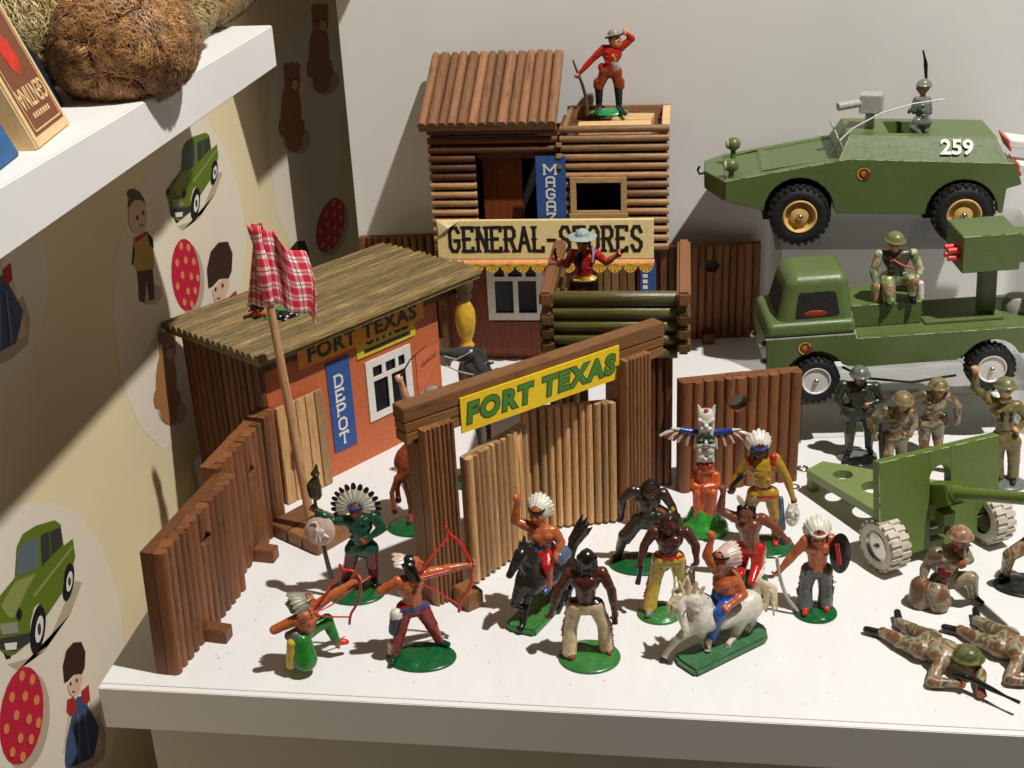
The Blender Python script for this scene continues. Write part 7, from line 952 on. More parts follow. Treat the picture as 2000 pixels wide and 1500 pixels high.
{'name': 'toy_officer','label': 'olive toy officer raising one arm,binoculars on his chest','cat': 'figurine','loc': (50.96,24.3,0.0),'J': {'head': (-0.77,-0.1,6.72),'shL': (-1.58,0.0,5.78),'shR': (0.09,0.0,5.51),'elL': (-2.55,0.1,6.61),'haL': (-2.64,-0.1,7.8),'elR': (0.83,0.1,4.58),'haR': (0.28,-0.3,4.05),'hipL': (-0.83,0.0,2.99),'hipR': (0.11,0.0,2.94),'knL': (-0.7,0.0,1.71),'anL': (-0.53,-0.0,0.55),'toL': (-0.81,-0.65,0.4),'knR': (0.3,0.0,1.61),'anR': (0.34,-0.09,0.55),'toR': (0.22,-0.73,0.4)},'M': {'skin': 'skin_pale2','torso': 'c_olive','upper': 'c_olive','fore': 'c_olive','pelvis': 'c_olive','leg': 'c_olive','shin': 'c_olive','foot': 't_boot','hair': 't_dkbrown'},'look': (0.4,-1,-0.1),'helmet': 'c_olivehelmet','flare': 0.3,'base_c': ((-0.02,-0.11),1.3,1.05,'b_grey'),'belts': [((-0.46,0.0,3.94),0.09,'t_boot')],'extra': [((-0.66,0.0,3.29),(-0.13,0.0,3.24),0.5,0.5,'c_olive'),((-0.84,-0.45,5.18),(-0.79,-0.45,4.71),0.13,0.15,'t_black'),((-0.37,-0.45,5.13),(-0.33,-0.45,4.65),0.13,0.15,'t_black'),((-0.87,-0.2,6.0),(-0.52,-0.2,6.01),0.2,0.2,'c_tan')]},
{'name': 'toy_soldier','label': 'kneeling camouflaged toy soldier in front of the green gun shield','cat': 'figurine','loc': (44.91,10.21,0.0),'J': {'head': (0.24,-0.1,4.23),'shL': (-0.96,0.0,3.24),'shR': (0.48,0.0,3.46),'elL': (-1.4,0.1,2.21),'haL': (-1.55,-0.3,1.68),'elR': (0.86,0.1,2.82),'haR': (0.43,-0.5,3.0),'hipL': (-0.62,0.0,1.47),'hipR': (0.09,0.0,1.58),'knL': (-0.61,-0.5,0.78),'anL': (-1.34,0.3,0.13),'toL': (-1.76,0.5,-0.11),'knR': (0.99,-0.3,1.89),'anR': (1.32,0.16,0.5),'toR': (1.69,-0.22,0.25)},'M': {'skin': 'skin_rust','torso': 'c_camo','upper': 'c_camo','fore': 'c_camo','pelvis': 'c_camo','leg': 'c_camo','shin': 'c_camo','foot': 't_boot','hair': 't_black'},'look': (0.5,-1,-0.15),'helmet': 'c_rusthelmet','extra': [((-0.78,-0.5,1.05),(-0.66,-0.5,0.5),0.55,0.58,'c_camo'),((-1.58,-0.2,1.2),(-1.55,-0.2,0.36),0.5,0.55,'c_camo2'),((-0.57,-0.4,2.27),(-0.34,-0.4,2.19),0.25,0.25,'t_maroon')],'tubes': [('strap',[(-0.7,-0.3,4.01),(-0.17,-0.5,3.52),(0.39,-0.5,3.04)],0.07,'t_olivedark'),('pistol',[(0.45,-0.6,3.06),(0.42,-0.6,3.78),(0.44,-0.6,4.14)],[0.09,0.07,0.06],'c_tan')]},
{'name': 'toy_soldier','label': 'prone camouflaged toy soldier aiming a black rifle at the front edge','cat': 'figurine','loc': (43.28,4.13,0.0),'J': {'head': (1.4,-0.37,0.95),'shL': (0.1,-0.29,0.75),'shR': (1.27,0.42,0.9),'elL': (-0.52,-1.51,0.35),'haL': (0.65,-1.69,0.45),'elR': (1.93,-0.92,0.5),'haR': (1.71,-2.08,0.4),'hipL': (-0.62,0.86,0.6),'hipR': (-0.04,1.77,0.6),'knL': (-1.57,1.71,0.45),'anL': (-2.35,2.65,0.35),'toL': (-3.16,2.94,0.3),'knR': (-0.77,2.65,0.45),'anR': (-1.37,3.56,0.35),'toR': (-1.37,4.42,0.45)},'M': {'skin': 'skin_rust','torso': 'c_camo','upper': 'c_camo','fore': 'c_camo','pelvis': 'c_camo','leg': 'c_camo','shin': 'c_camo','foot': 't_boot','hair': 't_black'},'look': (0.75,-0.65,-0.1),'up': (-0.3,0.25,0.9),'helmet': 'c_greenhelmet','prone': 1,'scale': 1.3,'tubes': [('rifle',[(0.46,-1.41,0.8),(0.96,-1.68,0.85),(1.27,-1.84,0.85),(2.09,-2.52,0.8),(2.66,-3.05,0.8),(3.22,-3.51,0.8)],[0.14,0.2,0.17,0.14,0.07,0.1],'t_black')]},
{'name': 'toy_soldier','label': 'second prone camouflaged toy soldier cut off by the right picture edge','cat': 'figurine','loc': (47.21,4.54,0.0),'J': {'head': (1.34,-0.38,0.95),'shL': (0.06,-0.3,0.75),'shR': (1.26,0.41,0.9),'elL': (-0.61,-1.52,0.35),'haL': (0.54,-1.7,0.45),'elR': (1.85,-0.93,0.5),'haR': (1.58,-2.09,0.4),'hipL': (-0.59,0.86,0.6),'hipR': (0.03,1.77,0.6),'knL': (-1.48,1.71,0.45),'anL': (-2.2,2.66,0.35),'toL': (-2.99,2.95,0.3),'knR': (-0.63,2.66,0.45),'anR': (-1.18,3.57,0.35),'toR': (-1.13,4.44,0.45)},'M': {'skin': 'skin_rust','torso': 'c_camo','upper': 'c_camo','fore': 'c_camo','pelvis': 'c_camo','leg': 'c_camo','shin': 'c_camo','foot': 't_boot','hair': 't_black'},'look': (0.75,-0.65,-0.1),'up': (-0.3,0.25,0.9),'helmet': 'c_greenhelmet','prone': 1,'scale': 1.3,'tubes': [('rifle',[(0.36,-1.42,0.8),(0.84,-1.69,0.85),(1.14,-1.85,0.85),(1.92,-2.54,0.8),(2.45,-3.07,0.8),(2.99,-3.53,0.8)],[0.14,0.2,0.17,0.14,0.07,0.1],'t_black')]},
{'name': 'toy_soldier','label': 'camouflaged toy soldier on a dark green foot,mostly beyond the right picture edge','cat': 'figurine','loc': (49.75,12.17,0.0),'J': {'head': (0.5,-0.1,6.01),'shL': (-0.14,0.0,5.23),'shR': (1.23,0.0,5.08),'elL': (-0.38,-0.2,4.36),'haL': (0.05,-0.5,3.91),'elR': (1.64,0.0,4.11),'haR': (0.94,-0.5,3.93),'hipL': (-0.04,0.0,3.07),'hipR': (0.71,0.0,3.09),'knL': (-1.43,-0.2,2.14),'anL': (-1.35,0.47,0.6),'toL': (-1.62,0.25,0.45),'knR': (1.02,0.0,1.81),'anR': (1.28,-0.14,0.6),'toR': (1.06,-0.5,0.45)},'M': {'skin': 'skin_camo','torso': 'c_camo','upper': 'c_camo','fore': 'c_camo','pelvis': 'c_camo','leg': 'c_camo','shin': 'c_camo','foot': 't_boot','hair': 't_black'},'look': (-0.3,-1,-0.2),'helmet': 'c_helmet','base_c': ((0.0,0.0),2.1,1.3,'b_blackgreen')},
{'name': 'toy_soldier','label': 'grey toy soldier with upright rifle kneeling in the armoured car hatch','cat': 'figurine','loc': (47.36,44.6,17.88),'J': {'head': (-0.02,0.0,3.25),'shL': (-0.5,-0.45,2.45),'shR': (0.43,0.45,2.23),'elL': (-0.69,-0.5,1.73),'haL': (-0.81,-0.2,1.67),'elR': (0.61,0.4,1.38),'haR': (-0.38,0.2,1.44),'hipL': (-0.28,-0.25,0.81),'hipR': (0.4,0.25,0.68),'knL': (-0.56,-0.35,0.4),'anL': (0.16,-0.35,-0.41),'toL': (-0.01,-0.3,-0.49),'knR': (0.39,0.3,0.17),'anR': (0.63,0.3,-0.58),'toR': (0.64,0.3,-0.65)},'M': {'skin': 'skin_camo','torso': 's_grey','upper': 's_grey','fore': 's_grey','pelvis': 's_grey','leg': 's_grey','shin': 's_grey','foot': 't_boot','hair': 't_black'},'look': (-1,-0.3,-0.15),'helmet': 's_helmet2','scale': 0.92,'tubes': [('rifle',[(-0.22,0.3,5.83),(-0.06,0.3,5.29),(0.05,0.3,4.81),(0.14,0.3,3.97),(0.26,0.3,3.24)],[0.06,0.09,0.16,0.11,0.1],'t_black')]},
{'name': 'toy_soldier','label': 'camouflaged toy soldier sitting on the green truck bed,red strap across','cat': 'figurine','loc': (44.53,32.3,9.35),'J': {'head': (-0.37,-0.1,4.25),'shL': (-1.29,0.0,3.39),'shR': (0.88,0.0,3.43),'elL': (-1.62,0.0,2.21),'haL': (-1.46,-0.2,1.43),'elR': (1.4,0.0,2.3),'haR': (1.26,-0.3,1.91),'hipL': (-0.66,0.1,1.67),'hipR': (0.44,0.1,1.67),'knL': (-0.6,-0.7,1.27),'anL': (-0.57,-0.6,0.43),'toL': (-0.63,-0.8,0.25),'knR': (0.79,-0.8,1.89),'anR': (0.88,-0.5,0.79),'toR': (1.05,-0.8,0.3)},'M': {'skin': 'skin_pale2','torso': 'c_olivedark','upper': 'c_bright','fore': 'c_bright','pelvis': 'c_bright','leg': 'c_bright','shin': 'c_bright','foot': 't_boot','hair': 't_black'},'look': (0.5,-1,-0.35),'helmet': 'c_olivehelmet','extra': [((-1.36,0.0,1.01),(-1.25,0.0,0.1),0.32,0.34,'c_bright'),((-0.62,-0.6,1.13),(-0.53,-0.6,0.43),0.38,0.36,'c_bright'),((1.54,0.2,1.23),(1.59,0.2,0.23),0.2,0.22,'t_white'),((-0.61,0.2,1.24),(0.77,0.2,1.13),0.4,0.4,'c_olivedark')],'tubes': [('strap',[(-0.7,-0.35,3.36),(-0.2,-0.55,2.99),(0.44,-0.6,2.71),(0.96,-0.55,2.59)],0.07,'t_pinkred')]},
{'name': 'toy_rider','label': 'brown toy horse rearing half hidden behind the left gate post,rider with whip','cat': 'figurine','loc': (13.38,17.17,0.0),'J': {'head': (1.91,0.7,8.53),'shL': (1.17,0.5,7.76),'shR': (2.09,0.7,7.57),'elL': (0.43,0.2,8.85),'haL': (0.21,0.1,10.02),'elR': (1.98,0.4,7.81),'haR': (1.6,0.0,7.62),'hipL': (0.73,0.5,6.59),'hipR': (1.33,0.6,6.55),'knL': (0.53,0.0,5.66),'anL': (0.52,0.2,4.37),'toL': (0.37,0.0,4.18),'knR': (1.55,0.4,5.47),'anR': (1.54,0.5,4.23),'toR': (1.47,0.3,4.04)},'M': {'skin': 'skin_peach','torso': 't_dkgreen2','upper': 't_dkgreen2','fore': 'skin_peach','pelvis': 't_slate','leg': 't_slate','shin': 't_slate','foot': 't_black','hair': 't_black'},'look': (-0.4,-1,0),'hat': {'mat': 't_hatgrey','under': 't_hatgrey'},'base_c': ((0.18,0.01),1.6,1.3,'b_dkgreen'),'horse': {'mat': 'h_brown','mane': 't_black'},'HJ': {'poll': (1.49,0.4,7.03),'muzzle': (1.24,-0.2,5.77),'withers': (1.09,0.6,5.76),'chest': (0.15,0.0,4.77),'mid': (0.34,0.6,2.95),'rump': (0.57,1.2,1.4),'tail': [(0.87,1.4,0.98),(1.24,1.6,0.14),(1.29,1.6,-0.49)],'legs': [[(0.15,-0.3,4.13),(-0.35,-0.6,3.79),(-0.79,-0.6,2.78),(-0.76,-0.6,1.56)],[(0.42,0.1,3.92),(-0.28,-0.1,3.72),(-0.51,-0.2,2.87),(-0.52,-0.2,2.16)],[(0.25,0.9,1.35),(0.05,0.7,0.63),(0.16,-0.14,0.5),(0.06,-0.15,0.35)],[(0.62,1.3,1.03),(0.56,1.3,0.2),(0.87,-0.29,0.5),(0.77,-0.3,0.35)]]},'tubes': [('whip',[(0.21,0.1,10.3),(0.86,0.3,11.34),(1.84,0.5,12.14)],[0.06,0.04,0.02],'t_olivedark')]},
{'name': 'toy_horse','label': 'dark grey toy horse standing behind the gate,only its head showing','cat': 'figurine','loc': (16.94,22.5,0.0),'J': {},'base_c': ((0.6,0.6),2.6,1.4,'b_dkgreen'),'horse': {'mat': 'h_grey','mane': 'h_grey','hk': 1.35},'HJ': {'poll': (0.18,0.0,9.58),'muzzle': (-1.66,0.0,9.62),'withers': (1.05,0.0,7.800000000000001),'chest': (0.45,0.0,6.4),'mid': (2.35,0.3,6.500000000000001),'rump': (3.95,0.6,6.700000000000001),'tail': [(4.75,0.7,7.000000000000001),(5.25,0.8,6.1000000000000005),(5.35,0.8,4.800000000000001)],'legs': [[(0.55,-0.4,6.000000000000001),(0.35,-0.4,4.700000000000001),(0.45,-0.4,0.8),(0.4,-0.4,0.4)],[(0.55,0.4,6.000000000000001),(0.85,0.4,4.700000000000001),(0.85,0.4,0.8),(0.75,0.4,0.4)],[(3.75,0,6.000000000000001),(3.75,0,4.700000000000001),(3.95,0,0.8),(3.85,0,0.4)],[(3.75,1,6.000000000000001),(3.95,1,4.700000000000001),(4.05,1,0.8),(3.95,1,0.4)]]},'hextra': [((-0.07,0.0,9.34),(-0.61,0.0,9.36),0.42,0.34,'h_grey'),((0.03,0.0,8.7),(0.45,0.0,7.95),0.52,0.62,'h_grey'),((0.41,0.0,10.13),(0.3,0.0,9.73),0.07,0.17,'h_grey'),((0.78,0.2,9.4),(1.11,0.2,8.71),0.22,0.1,'h_grey'),((0.94,0.2,9.01),(1.27,0.2,8.32),0.2,0.08,'h_grey')],'tubes': [('bridle',[(-1.57,-0.3,9.53),(-0.78,-0.42,9.35),(0.16,-0.42,9.86)],0.05,'t_steel'),('reins',[(-1.47,-0.3,8.87),(-0.63,-0.5,8.56),(0.29,-0.6,8.39)],0.05,'t_steel')]},
{'name': 'toy_cowboy','label': 'black-clad toy cowboy with green sleeve lying on the depot roof behind the flag','cat': 'figurine','loc': (4.49,23.83,11.35),'J': {'head': (-1.66,0.5,0.51),'shL': (-0.85,0.1,-0.04),'shR': (-0.5,0.9,0.22),'elL': (0.24,-0.1,-0.53),'haL': (-0.23,-0.4,-0.55),'elR': (1.11,0.9,-0.07),'haR': (0.93,0.4,-0.44),'hipL': (0.16,0.3,-0.26),'hipR': (0.46,0.8,-0.03),'knL': (0.81,0.3,-0.55),'anL': (1.4,0.6,-0.66),'toL': (1.58,0.7,-0.63),'knR': (1.08,0.9,-0.35),'anR': (1.45,1.0,-0.54),'toR': (1.65,1.0,-0.61)},'M': {'skin': 'skin_red','torso': 't_black','upper': 't_brightgreen','fore': 't_brightgreen','pelvis': 't_black','leg': 't_black','shin': 't_black','foot': 't_rust','hair': 't_black'},'look': (-0.9,-0.4,-0.1),'up': (-0.2,0.1,0.95),'hat': {'mat': 't_black','under': 't_black'},'prone': 1,'scale': 0.85}]

for d in FIGS: figure(d)

# ------------------------------------------------------------------ totem pole
TT = thing('totem_pole', 'painted toy totem pole with spread wings on a green rocky foot', 'totem pole', (31.7, 17.5, 0))
tp = []
def tc(a, b, ra, rb, m, k=0.06): tp.append(('cap', a, b, ra, rb, m, k))
def te(c, r, m, k=0.06): tp.append(('ell', c, r, None, m, k))
FP_.update(tm_green=(56, 150, 56), tm_orange=(206, 92, 44), tm_red=(160, 58, 34), tm_white=(214, 208, 196), tm_blue=(38, 62, 138), tm_dgreen=(30, 92, 52), tm_dot=(222, 70, 44))
te((0, 0, 0.35), (1.45, 1.25, 0.75), 'tm_green', 0.2); te((0, 0.1, 0.9), (1.05, 0.95, 0.8), 'tm_green', 0.2)
for k in range(16):
    a = 6.28 * k / 16; r = 1.0 + 0.25 * (k % 2); tc((r * math.cos(a), r * 0.9 * math.sin(a), 0.15), (0.7 * math.cos(a), 0.6 * math.sin(a), 1.15 + 0.2 * (k % 3)), 0.2, 0.16, 'tm_green', 0.08)
tc((0, 0.1, 1.2), (0, 0.1, 7.6), 0.55, 0.52, 'tm_white', 0.08)
for sg in (-1, 1):
    tc((0.42 * sg, -0.35, 1.45), (0.45 * sg, -0.42, 2.9), 0.27, 0.3, 'tm_orange', 0.06); tc((0.16 * sg, -0.4, 1.4), (0.14 * sg, -0.3, 2.8), 0.17, 0.2, 'tm_orange', 0.05); te((0.45 * sg, -0.45, 2.95), (0.3, 0.34, 0.3), 'tm_orange')
    tc((0.66 * sg, -0.05, 3.9), (0.68 * sg, -0.3, 3.35), 0.24, 0.22, 'tm_orange', 0.05); tc((0.68 * sg, -0.35, 3.35), (-0.1 * sg, -0.6, 3.25 + 0.1 * sg), 0.2, 0.17, 'tm_orange', 0.05)
    te((0.24 * sg, -0.46, 4.72), (0.18, 0.12, 0.12), 'tm_red', 0.03); te((0.28 * sg, -0.46, 5.72), (0.24, 0.2, 0.26), 'tm_white', 0.04); te((0.28 * sg, -0.5, 5.38), (0.2, 0.18, 0.2), 'tm_white', 0.04)
    tc((0.12 * sg, -0.5, 6.55), (0.25 * sg, -0.52, 6.75), 0.1, 0.1, 'tm_dgreen', 0.03); tc((0.25 * sg, -0.52, 6.75), (0.42 * sg, -0.45, 6.55), 0.1, 0.1, 'tm_dgreen', 0.03); te((0.26 * sg, -0.5, 6.5), (0.12, 0.1, 0.12), 'tm_white', 0.03)
    tc((0.35 * sg, 0.0, 8.05), (0.48 * sg, 0.0, 8.5), 0.2, 0.06, 'tm_white', 0.06); tc((0.1 * sg, -0.5, 7.6), (0.42 * sg, -0.42, 7.75), 0.1, 0.1, 'tm_white', 0.03)
tc((0, 0.1, 2.4), (0, 0.1, 4.0), 0.62, 0.62, 'tm_orange', 0.08); te((0, -0.1, 4.6), (0.56, 0.5, 0.48), 'tm_red'); tc((-0.35, -0.45, 4.35), (0.35, -0.45, 4.35), 0.13, 0.13, 'tm_orange', 0.04); te((0, -0.56, 4.55), (0.12, 0.14, 0.18), 'tm_red', 0.03)
tc((-0.4, -0.35, 5.08), (0.4, -0.35, 5.08), 0.14, 0.14, 'tm_white', 0.04); te((0, -0.5, 5.2), (0.14, 0.16, 0.14), 'tm_white', 0.03)
tc((-0.42, -0.42, 6.1), (0.42, -0.42, 6.1), 0.16, 0.16, 'tm_white', 0.04); tc((-0.42, -0.44, 6.28), (0.42, -0.44, 6.28), 0.09, 0.09, 'tm_dgreen', 0.03); te((0, -0.6, 6.3), (0.13, 0.2, 0.2), 'tm_white', 0.03)
te((0, -0.02, 7.75), (0.52, 0.5, 0.55), 'tm_white', 0.06); tc((-0.2, -0.5, 7.2), (0.2, -0.5, 7.2), 0.16, 0.16, 'tm_white', 0.04); te((0, -0.56, 7.42), (0.15, 0.18, 0.15), 'tm_white', 0.03); te((0, -0.25, 8.3), (0.14, 0.14, 0.12), 'tm_dot', 0.02)
link('carved_body', sdf_mesh('carved_body', tp, fm, [('cap', (0.2 * s, -0.5, 7.58), (0.28 * s, -0.5, 7.6), 0.07, 0.07, 't_black', 0) for s in (-1, 1)] + [('cap', (-0.25, -0.6, 6.1), (0.25, -0.6, 6.1), 0.05, 0.05, 't_maroon', 0)]), TT)
for sg in (-1, 1):
    mb = MB(); mb.tube([(0.5 * sg, -0.05, 6.75), (1.1 * sg, -0.1, 6.85), (1.55 * sg, -0.1, 6.95)], [0.2, 0.2, 0.17], 10, 1); mb.tube([(1.5 * sg, -0.1, 6.95), (2.05 * sg, -0.1, 7.0)], [0.13, 0.05], 8, 0)
    for k in range(9):
        x = 0.55 + 0.17 * k; sp = 0.04 + 0.045 * k
        mb.tube([(x * sg, -0.08, 6.7 + 0.02 * k), ((x + sp) * sg, -0.12, 6.35 + 0.05 * k), ((x + sp * 2.0) * sg, -0.12, 5.72 + 0.1 * k)], [0.1, 0.13, 0.09], 6, 2 if k % 2 else 0)
    mb.build('wing', [fm('tm_white'), fm('tm_blue'), fm('tm_red')], TT, smooth=60)

# ------------------------------------------------------------------ acrylic stands
def acrylic():
    m = bpy.data.materials.new('clear_acrylic'); m.use_nodes = True; nt = m.node_tree; nt.nodes.clear()
    out = nt.nodes.new('ShaderNodeOutputMaterial'); tr = nt.nodes.new('ShaderNodeBsdfTransparent'); gl = nt.nodes.new('ShaderNodeBsdfGlossy'); fr = nt.nodes.new('ShaderNodeFresnel'); mx = nt.nodes.new('ShaderNodeMixShader')
    tr.inputs[0].default_value = (0.95, 0.96, 0.95, 1); gl.inputs['Roughness'].default_value = 0.04; fr.inputs[0].default_value = 1.45
    k_ = nt.nodes.new('ShaderNodeMath'); k_.operation = 'MULTIPLY'; k_.inputs[1].default_value = 0.55; nt.links.new(fr.outputs[0], k_.inputs[0]); nt.links.new(k_.outputs[0], mx.inputs[0]); nt.links.new(tr.outputs[0], mx.inputs[1]); nt.links.new(gl.outputs[0], mx.inputs[2]); nt.links.new(mx.outputs[0], out.inputs[0]); return m
M_ACR = acrylic()
def stand(label, x0, x1, y0, y1, z, rz=0.0, tilt=0.0):
    t = thing('acrylic_stand', label, 'stand', (x0, y0, 0), rz, 'clear acrylic stands'); w, d = x1 - x0, y1 - y0
    MB().span((0, 0, -0.3), (w, d, 0)).build('plate', M_ACR, t, bevel=0.03, loc=(0, 0, z), rot=(0, tilt, 0))
    for x in (0.2, w - 0.5): MB().span((x, 0.2, 0.003), (x + 0.3, d - 0.2, z - 0.32 - x * math.tan(tilt))).build('side_panel', M_ACR, t, bevel=0.03)
stand('tall clear acrylic stand carrying the armoured car', 37.0, 56.0, 40.2, 49.0, 10.72)
stand('low clear acrylic stand under the green truck', 38.0, 54.5, 29.3, 35.3, 3.28, R_(5), R_(-2.6))

# ------------------------------------------------------------------ vehicles
G_SIDE = paint('army_green', (95, 113, 63), 0.36, 0.06, 0.12, 0.5, dirt=0.04, scratch=(166, 182, 132), brush=0.22); G_WORN = paint('worn_pale_edge', (176, 184, 140), 0.5); P_TYRE = paint('rubber_black', (30, 29, 29), 0.6, 0.1); P_TYREW = paint('rubber_white', (206, 196, 178), 0.55, 0.1, dirt=0.3)
RIM_Y = paint('rim_cream_gold', (222, 182, 110), 0.28, 0.06, 0.1); RIM_S = metal('axle_steel', (190, 186, 180), 0.25); RIM_W = paint('rim_white', (226, 222, 214), 0.35, 0.05)
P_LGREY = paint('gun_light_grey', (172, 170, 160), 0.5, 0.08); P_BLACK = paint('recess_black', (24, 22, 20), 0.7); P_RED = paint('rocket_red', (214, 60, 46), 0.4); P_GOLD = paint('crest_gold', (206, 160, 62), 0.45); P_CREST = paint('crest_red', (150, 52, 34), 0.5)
def wheel(parent, c, r, w, tyre, rim, n=26, axis=(0, -1, 0), rimr=0.56, deep=True):
    """axis points outwards"""
    a = Vector(axis).normalized(); u = Vector((0, 0, 1)); s = a.cross(u); M = Matrix((s, u, a)).transposed().to_4x4(); M.translation = Vector(c)
    e = link('wheel', None, parent); e.empty_display_size = 0.005
    mb = MB(); h = w / 2
    mb.lathe([(r * rimr, -h), (r * 0.86, -h), (r * 0.95, -h * 0.75), (r * 0.95, h * 0.75), (r * 0.86, h), (r * 0.7, h * 1.04), (r * rimr, h * 0.9)], 40, M=M, cap=False)
    for k in range(n):
        for sg in (-1, 1):
            an = 2 * math.pi * (k + (0.5 if sg > 0 else 0)) / n; p = Vector((math.cos(an) * r * 0.965, math.sin(an) * r * 0.965, sg * h * 0.45)); R = (M.to_3x3() @ Matrix.Rotation(an, 3, 'Z')); mb.box(M @ p, (r * 0.09, 2 * math.pi * r / n * 0.55, w * 0.48), R=R)
    mb.build('tyre', tyre, e, smooth=40)
    mb = MB(); q = r * rimr; mb.lathe([(q * 1.02, -h * 0.8), (q * 1.02, h * 0.95), (q * 0.95, h * 1.02), (q * 0.88, h * 0.9), (q * 0.8, h * 0.45), (q * 0.62, h * 0.4), (q * 0.5, h * 0.75), (q * 0.3, h * 0.85), (0.02, h * 0.88)] if deep else [(q * 1.02, -h * 0.8), (q * 1.02, h * 0.95), (q * 0.95, h * 1.0), (q * 0.88, h * 0.8), (0.02, h * 0.9)], 32, M=M); mb.build('rim', rim, e, smooth=35)
    mb = MB(); mb.ell(M @ Vector((0, 0, h * 0.95)), (r * 0.11,) * 3, 14); mb.build('axle_cap', RIM_S, e, smooth=80)
    return e
def crest(parent, x, z, y, r):
    o = MB().prism([(x + r * math.cos(a), z + r * math.sin(a)) for a in [6.283 * i / 28 for i in range(28)]], y - 0.02, y).build('crest', P_INK, parent)
    mb = MB()
    for i in range(18):
        a = -1.2 + 5.6 * i / 17 - 0.0; mb.ell((x + r * 0.8 * math.cos(a), y - 0.025, z + r * 0.8 * math.sin(a)), (r * 0.17, 0.015, r * 0.12), 8, 0 if i > 4 else 1)
    mb.ell((x, y - 0.025, z), (r * 0.56, 0.015, r * 0.56), 16, 1); mb.build('wreath', [P_GOLD, P_CREST], o)
    mb = MB(); mb.box((x, y - 0.045, z + r * 0.05), (r * 0.12, 0.01, r * 0.7), R=Matrix.Rotation(0.3, 3, 'Y')); mb.box((x, y - 0.045, z + r * 0.3), (r * 0.45, 0.012, r * 0.13)); mb.tube([(x - r * 0.3, y - 0.045, z + r * 0.2), (x, y - 0.045, z - r * 0.35), (x + r * 0.3, y - 0.045, z + r * 0.2)], r * 0.05, 5); mb.build('emblem', P_GOLD, o)
# --- armoured car
AC = thing('armoured_car', 'green wooden toy armoured car number 259 with yellow wheel rims', 'toy vehicle', (43, 41, 10.74)); L0 = Vector((43, 41, 10.74))
def arch(cx, cz, r, a0, a1, n=12): return [(cx + r * math.cos(a0 + (a1 - a0) * i / n), cz + r * math.sin(a0 + (a1 - a0) * i / n)) for i in range(n + 1)]
side = [(33.3, 15.35), (33.3, 13.9), (36.1, 13.1)] + arch(38.6, 13.05, 2.5, math.pi * 0.98, 0.04) + [(41.3, 12.9), (47.5, 12.75)] + arch(50.05, 12.8, 2.5, math.pi * 0.99, 0.02) + [(52.9, 12.8), (53.0, 14.6), (54.0, 14.9), (53.5, 16.4), (41.8, 16.85)]
side = [(x - L0.x, z - L0.z) for x, z in side]
def wedge(outline, y0, y1): return MB().prism(outline, y0, y1)
AC_H = wedge(side, 0, 0.9).build('side_plate', G_SIDE, AC, bevel=0.05, smooth=40)
wedge(side, 6.9, 7.8).build('side_plate', G_SIDE, AC, bevel=0.05, smooth=40)
core = [(33.32, 15.3), (33.32, 14.1), (36, 15.9), (53.2, 15.9), (53.4, 16.36), (41.8, 16.8)]
mb = MB(); mb.prism([(x - L0.x, z - L0.z) for x, z in core], 0.905, 6.895); mb.build('hull', G_SIDE, AC)
mb = MB(); nx = 31.85 - L0.x; fx = 33.29 - L0.x       # pointed nose
mb.add([(fx, 0.03, 4.6), (fx, 7.77, 4.6), (nx, 5.4, 4.75), (nx, 2.4, 4.75), (fx, 0.03, 3.1), (fx, 7.77, 3.1), (nx, 5.4, 3.45), (nx, 2.4, 3.45)], [(0, 3, 2, 1), (4, 5, 6, 7), (0, 4, 7, 3), (3, 7, 6, 2), (2, 6, 5, 1), (0, 1, 5, 4)]); mb.build('nose', G_SIDE, AC, bevel=0.05, smooth=40)
mb = MB()
for x in (38.6, 50.05): mb.span((x - 2.4 - L0.x, 0.92, 0.9), (x + 2.4 - L0.x, 6.88, 5.1))
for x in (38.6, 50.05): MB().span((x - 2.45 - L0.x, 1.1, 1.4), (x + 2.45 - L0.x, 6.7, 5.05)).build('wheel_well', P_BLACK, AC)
MB().span((41.4 - L0.x, 0.95, 2.3), (47.4 - L0.x, 6.85, 5.0)).build('belly', G_SIDE, AC)
cb = MB(); z0, z1 = 6.02, 7.55
lo_ = [(-1.7, 0.15), (10.0, 0.15), (10.0, 7.65), (-1.7, 7.65)]; up_ = [(-0.95, 1.15), (9.3, 1.15), (9.3, 6.7), (-0.95, 6.7)]
hx0, hx1, hy0, hy1 = 1.95, 4.6, 2.2, 5.7
vs = [(x, y, z0 - 0.35 * (x + 1.7) / 11.7) for x, y in lo_] + [(x, y, z1 - 0.3 * (x + 1) / 10) for x, y in up_] + [(x, y, z1 - 0.3 * (x + 1) / 10) for x, y in ((hx0, hy0), (hx1, hy0), (hx1, hy1), (hx0, hy1))] + [(x, y, z0) for x, y in ((hx0, hy0), (hx1, hy0), (hx1, hy1), (hx0, hy1))]
cb.add(vs, [(0, 1, 5, 4), (1, 2, 6, 5), (2, 3, 7, 6), (3, 0, 4, 7), (4, 5, 9, 8), (5, 6, 10, 9), (6, 7, 11, 10), (7, 4, 8, 11), (8, 9, 13, 12), (9, 10, 14, 13), (10, 11, 15, 14), (11, 8, 12, 15), (12, 13, 14, 15)]); cb.build('superstructure', G_SIDE, AC, bevel=0.05, smooth=30)
mb = MB(); fr_ = Euler((0, R_(-26), 0)).to_matrix(); mb.box((-1.5, 3.9, 6.9), (0.12, 6.4, 1.35), R=fr_.transposed().inverted()); mb.build('windscreen', P_LGREY, AC, bevel=0.03)
for k in (2.2, 4.2, 6.0): MB().box((-1.58, k, 6.9), (0.06, 1.3, 0.7), R=fr_.transposed().inverted()).build('window_slit', P_WHITE, AC)
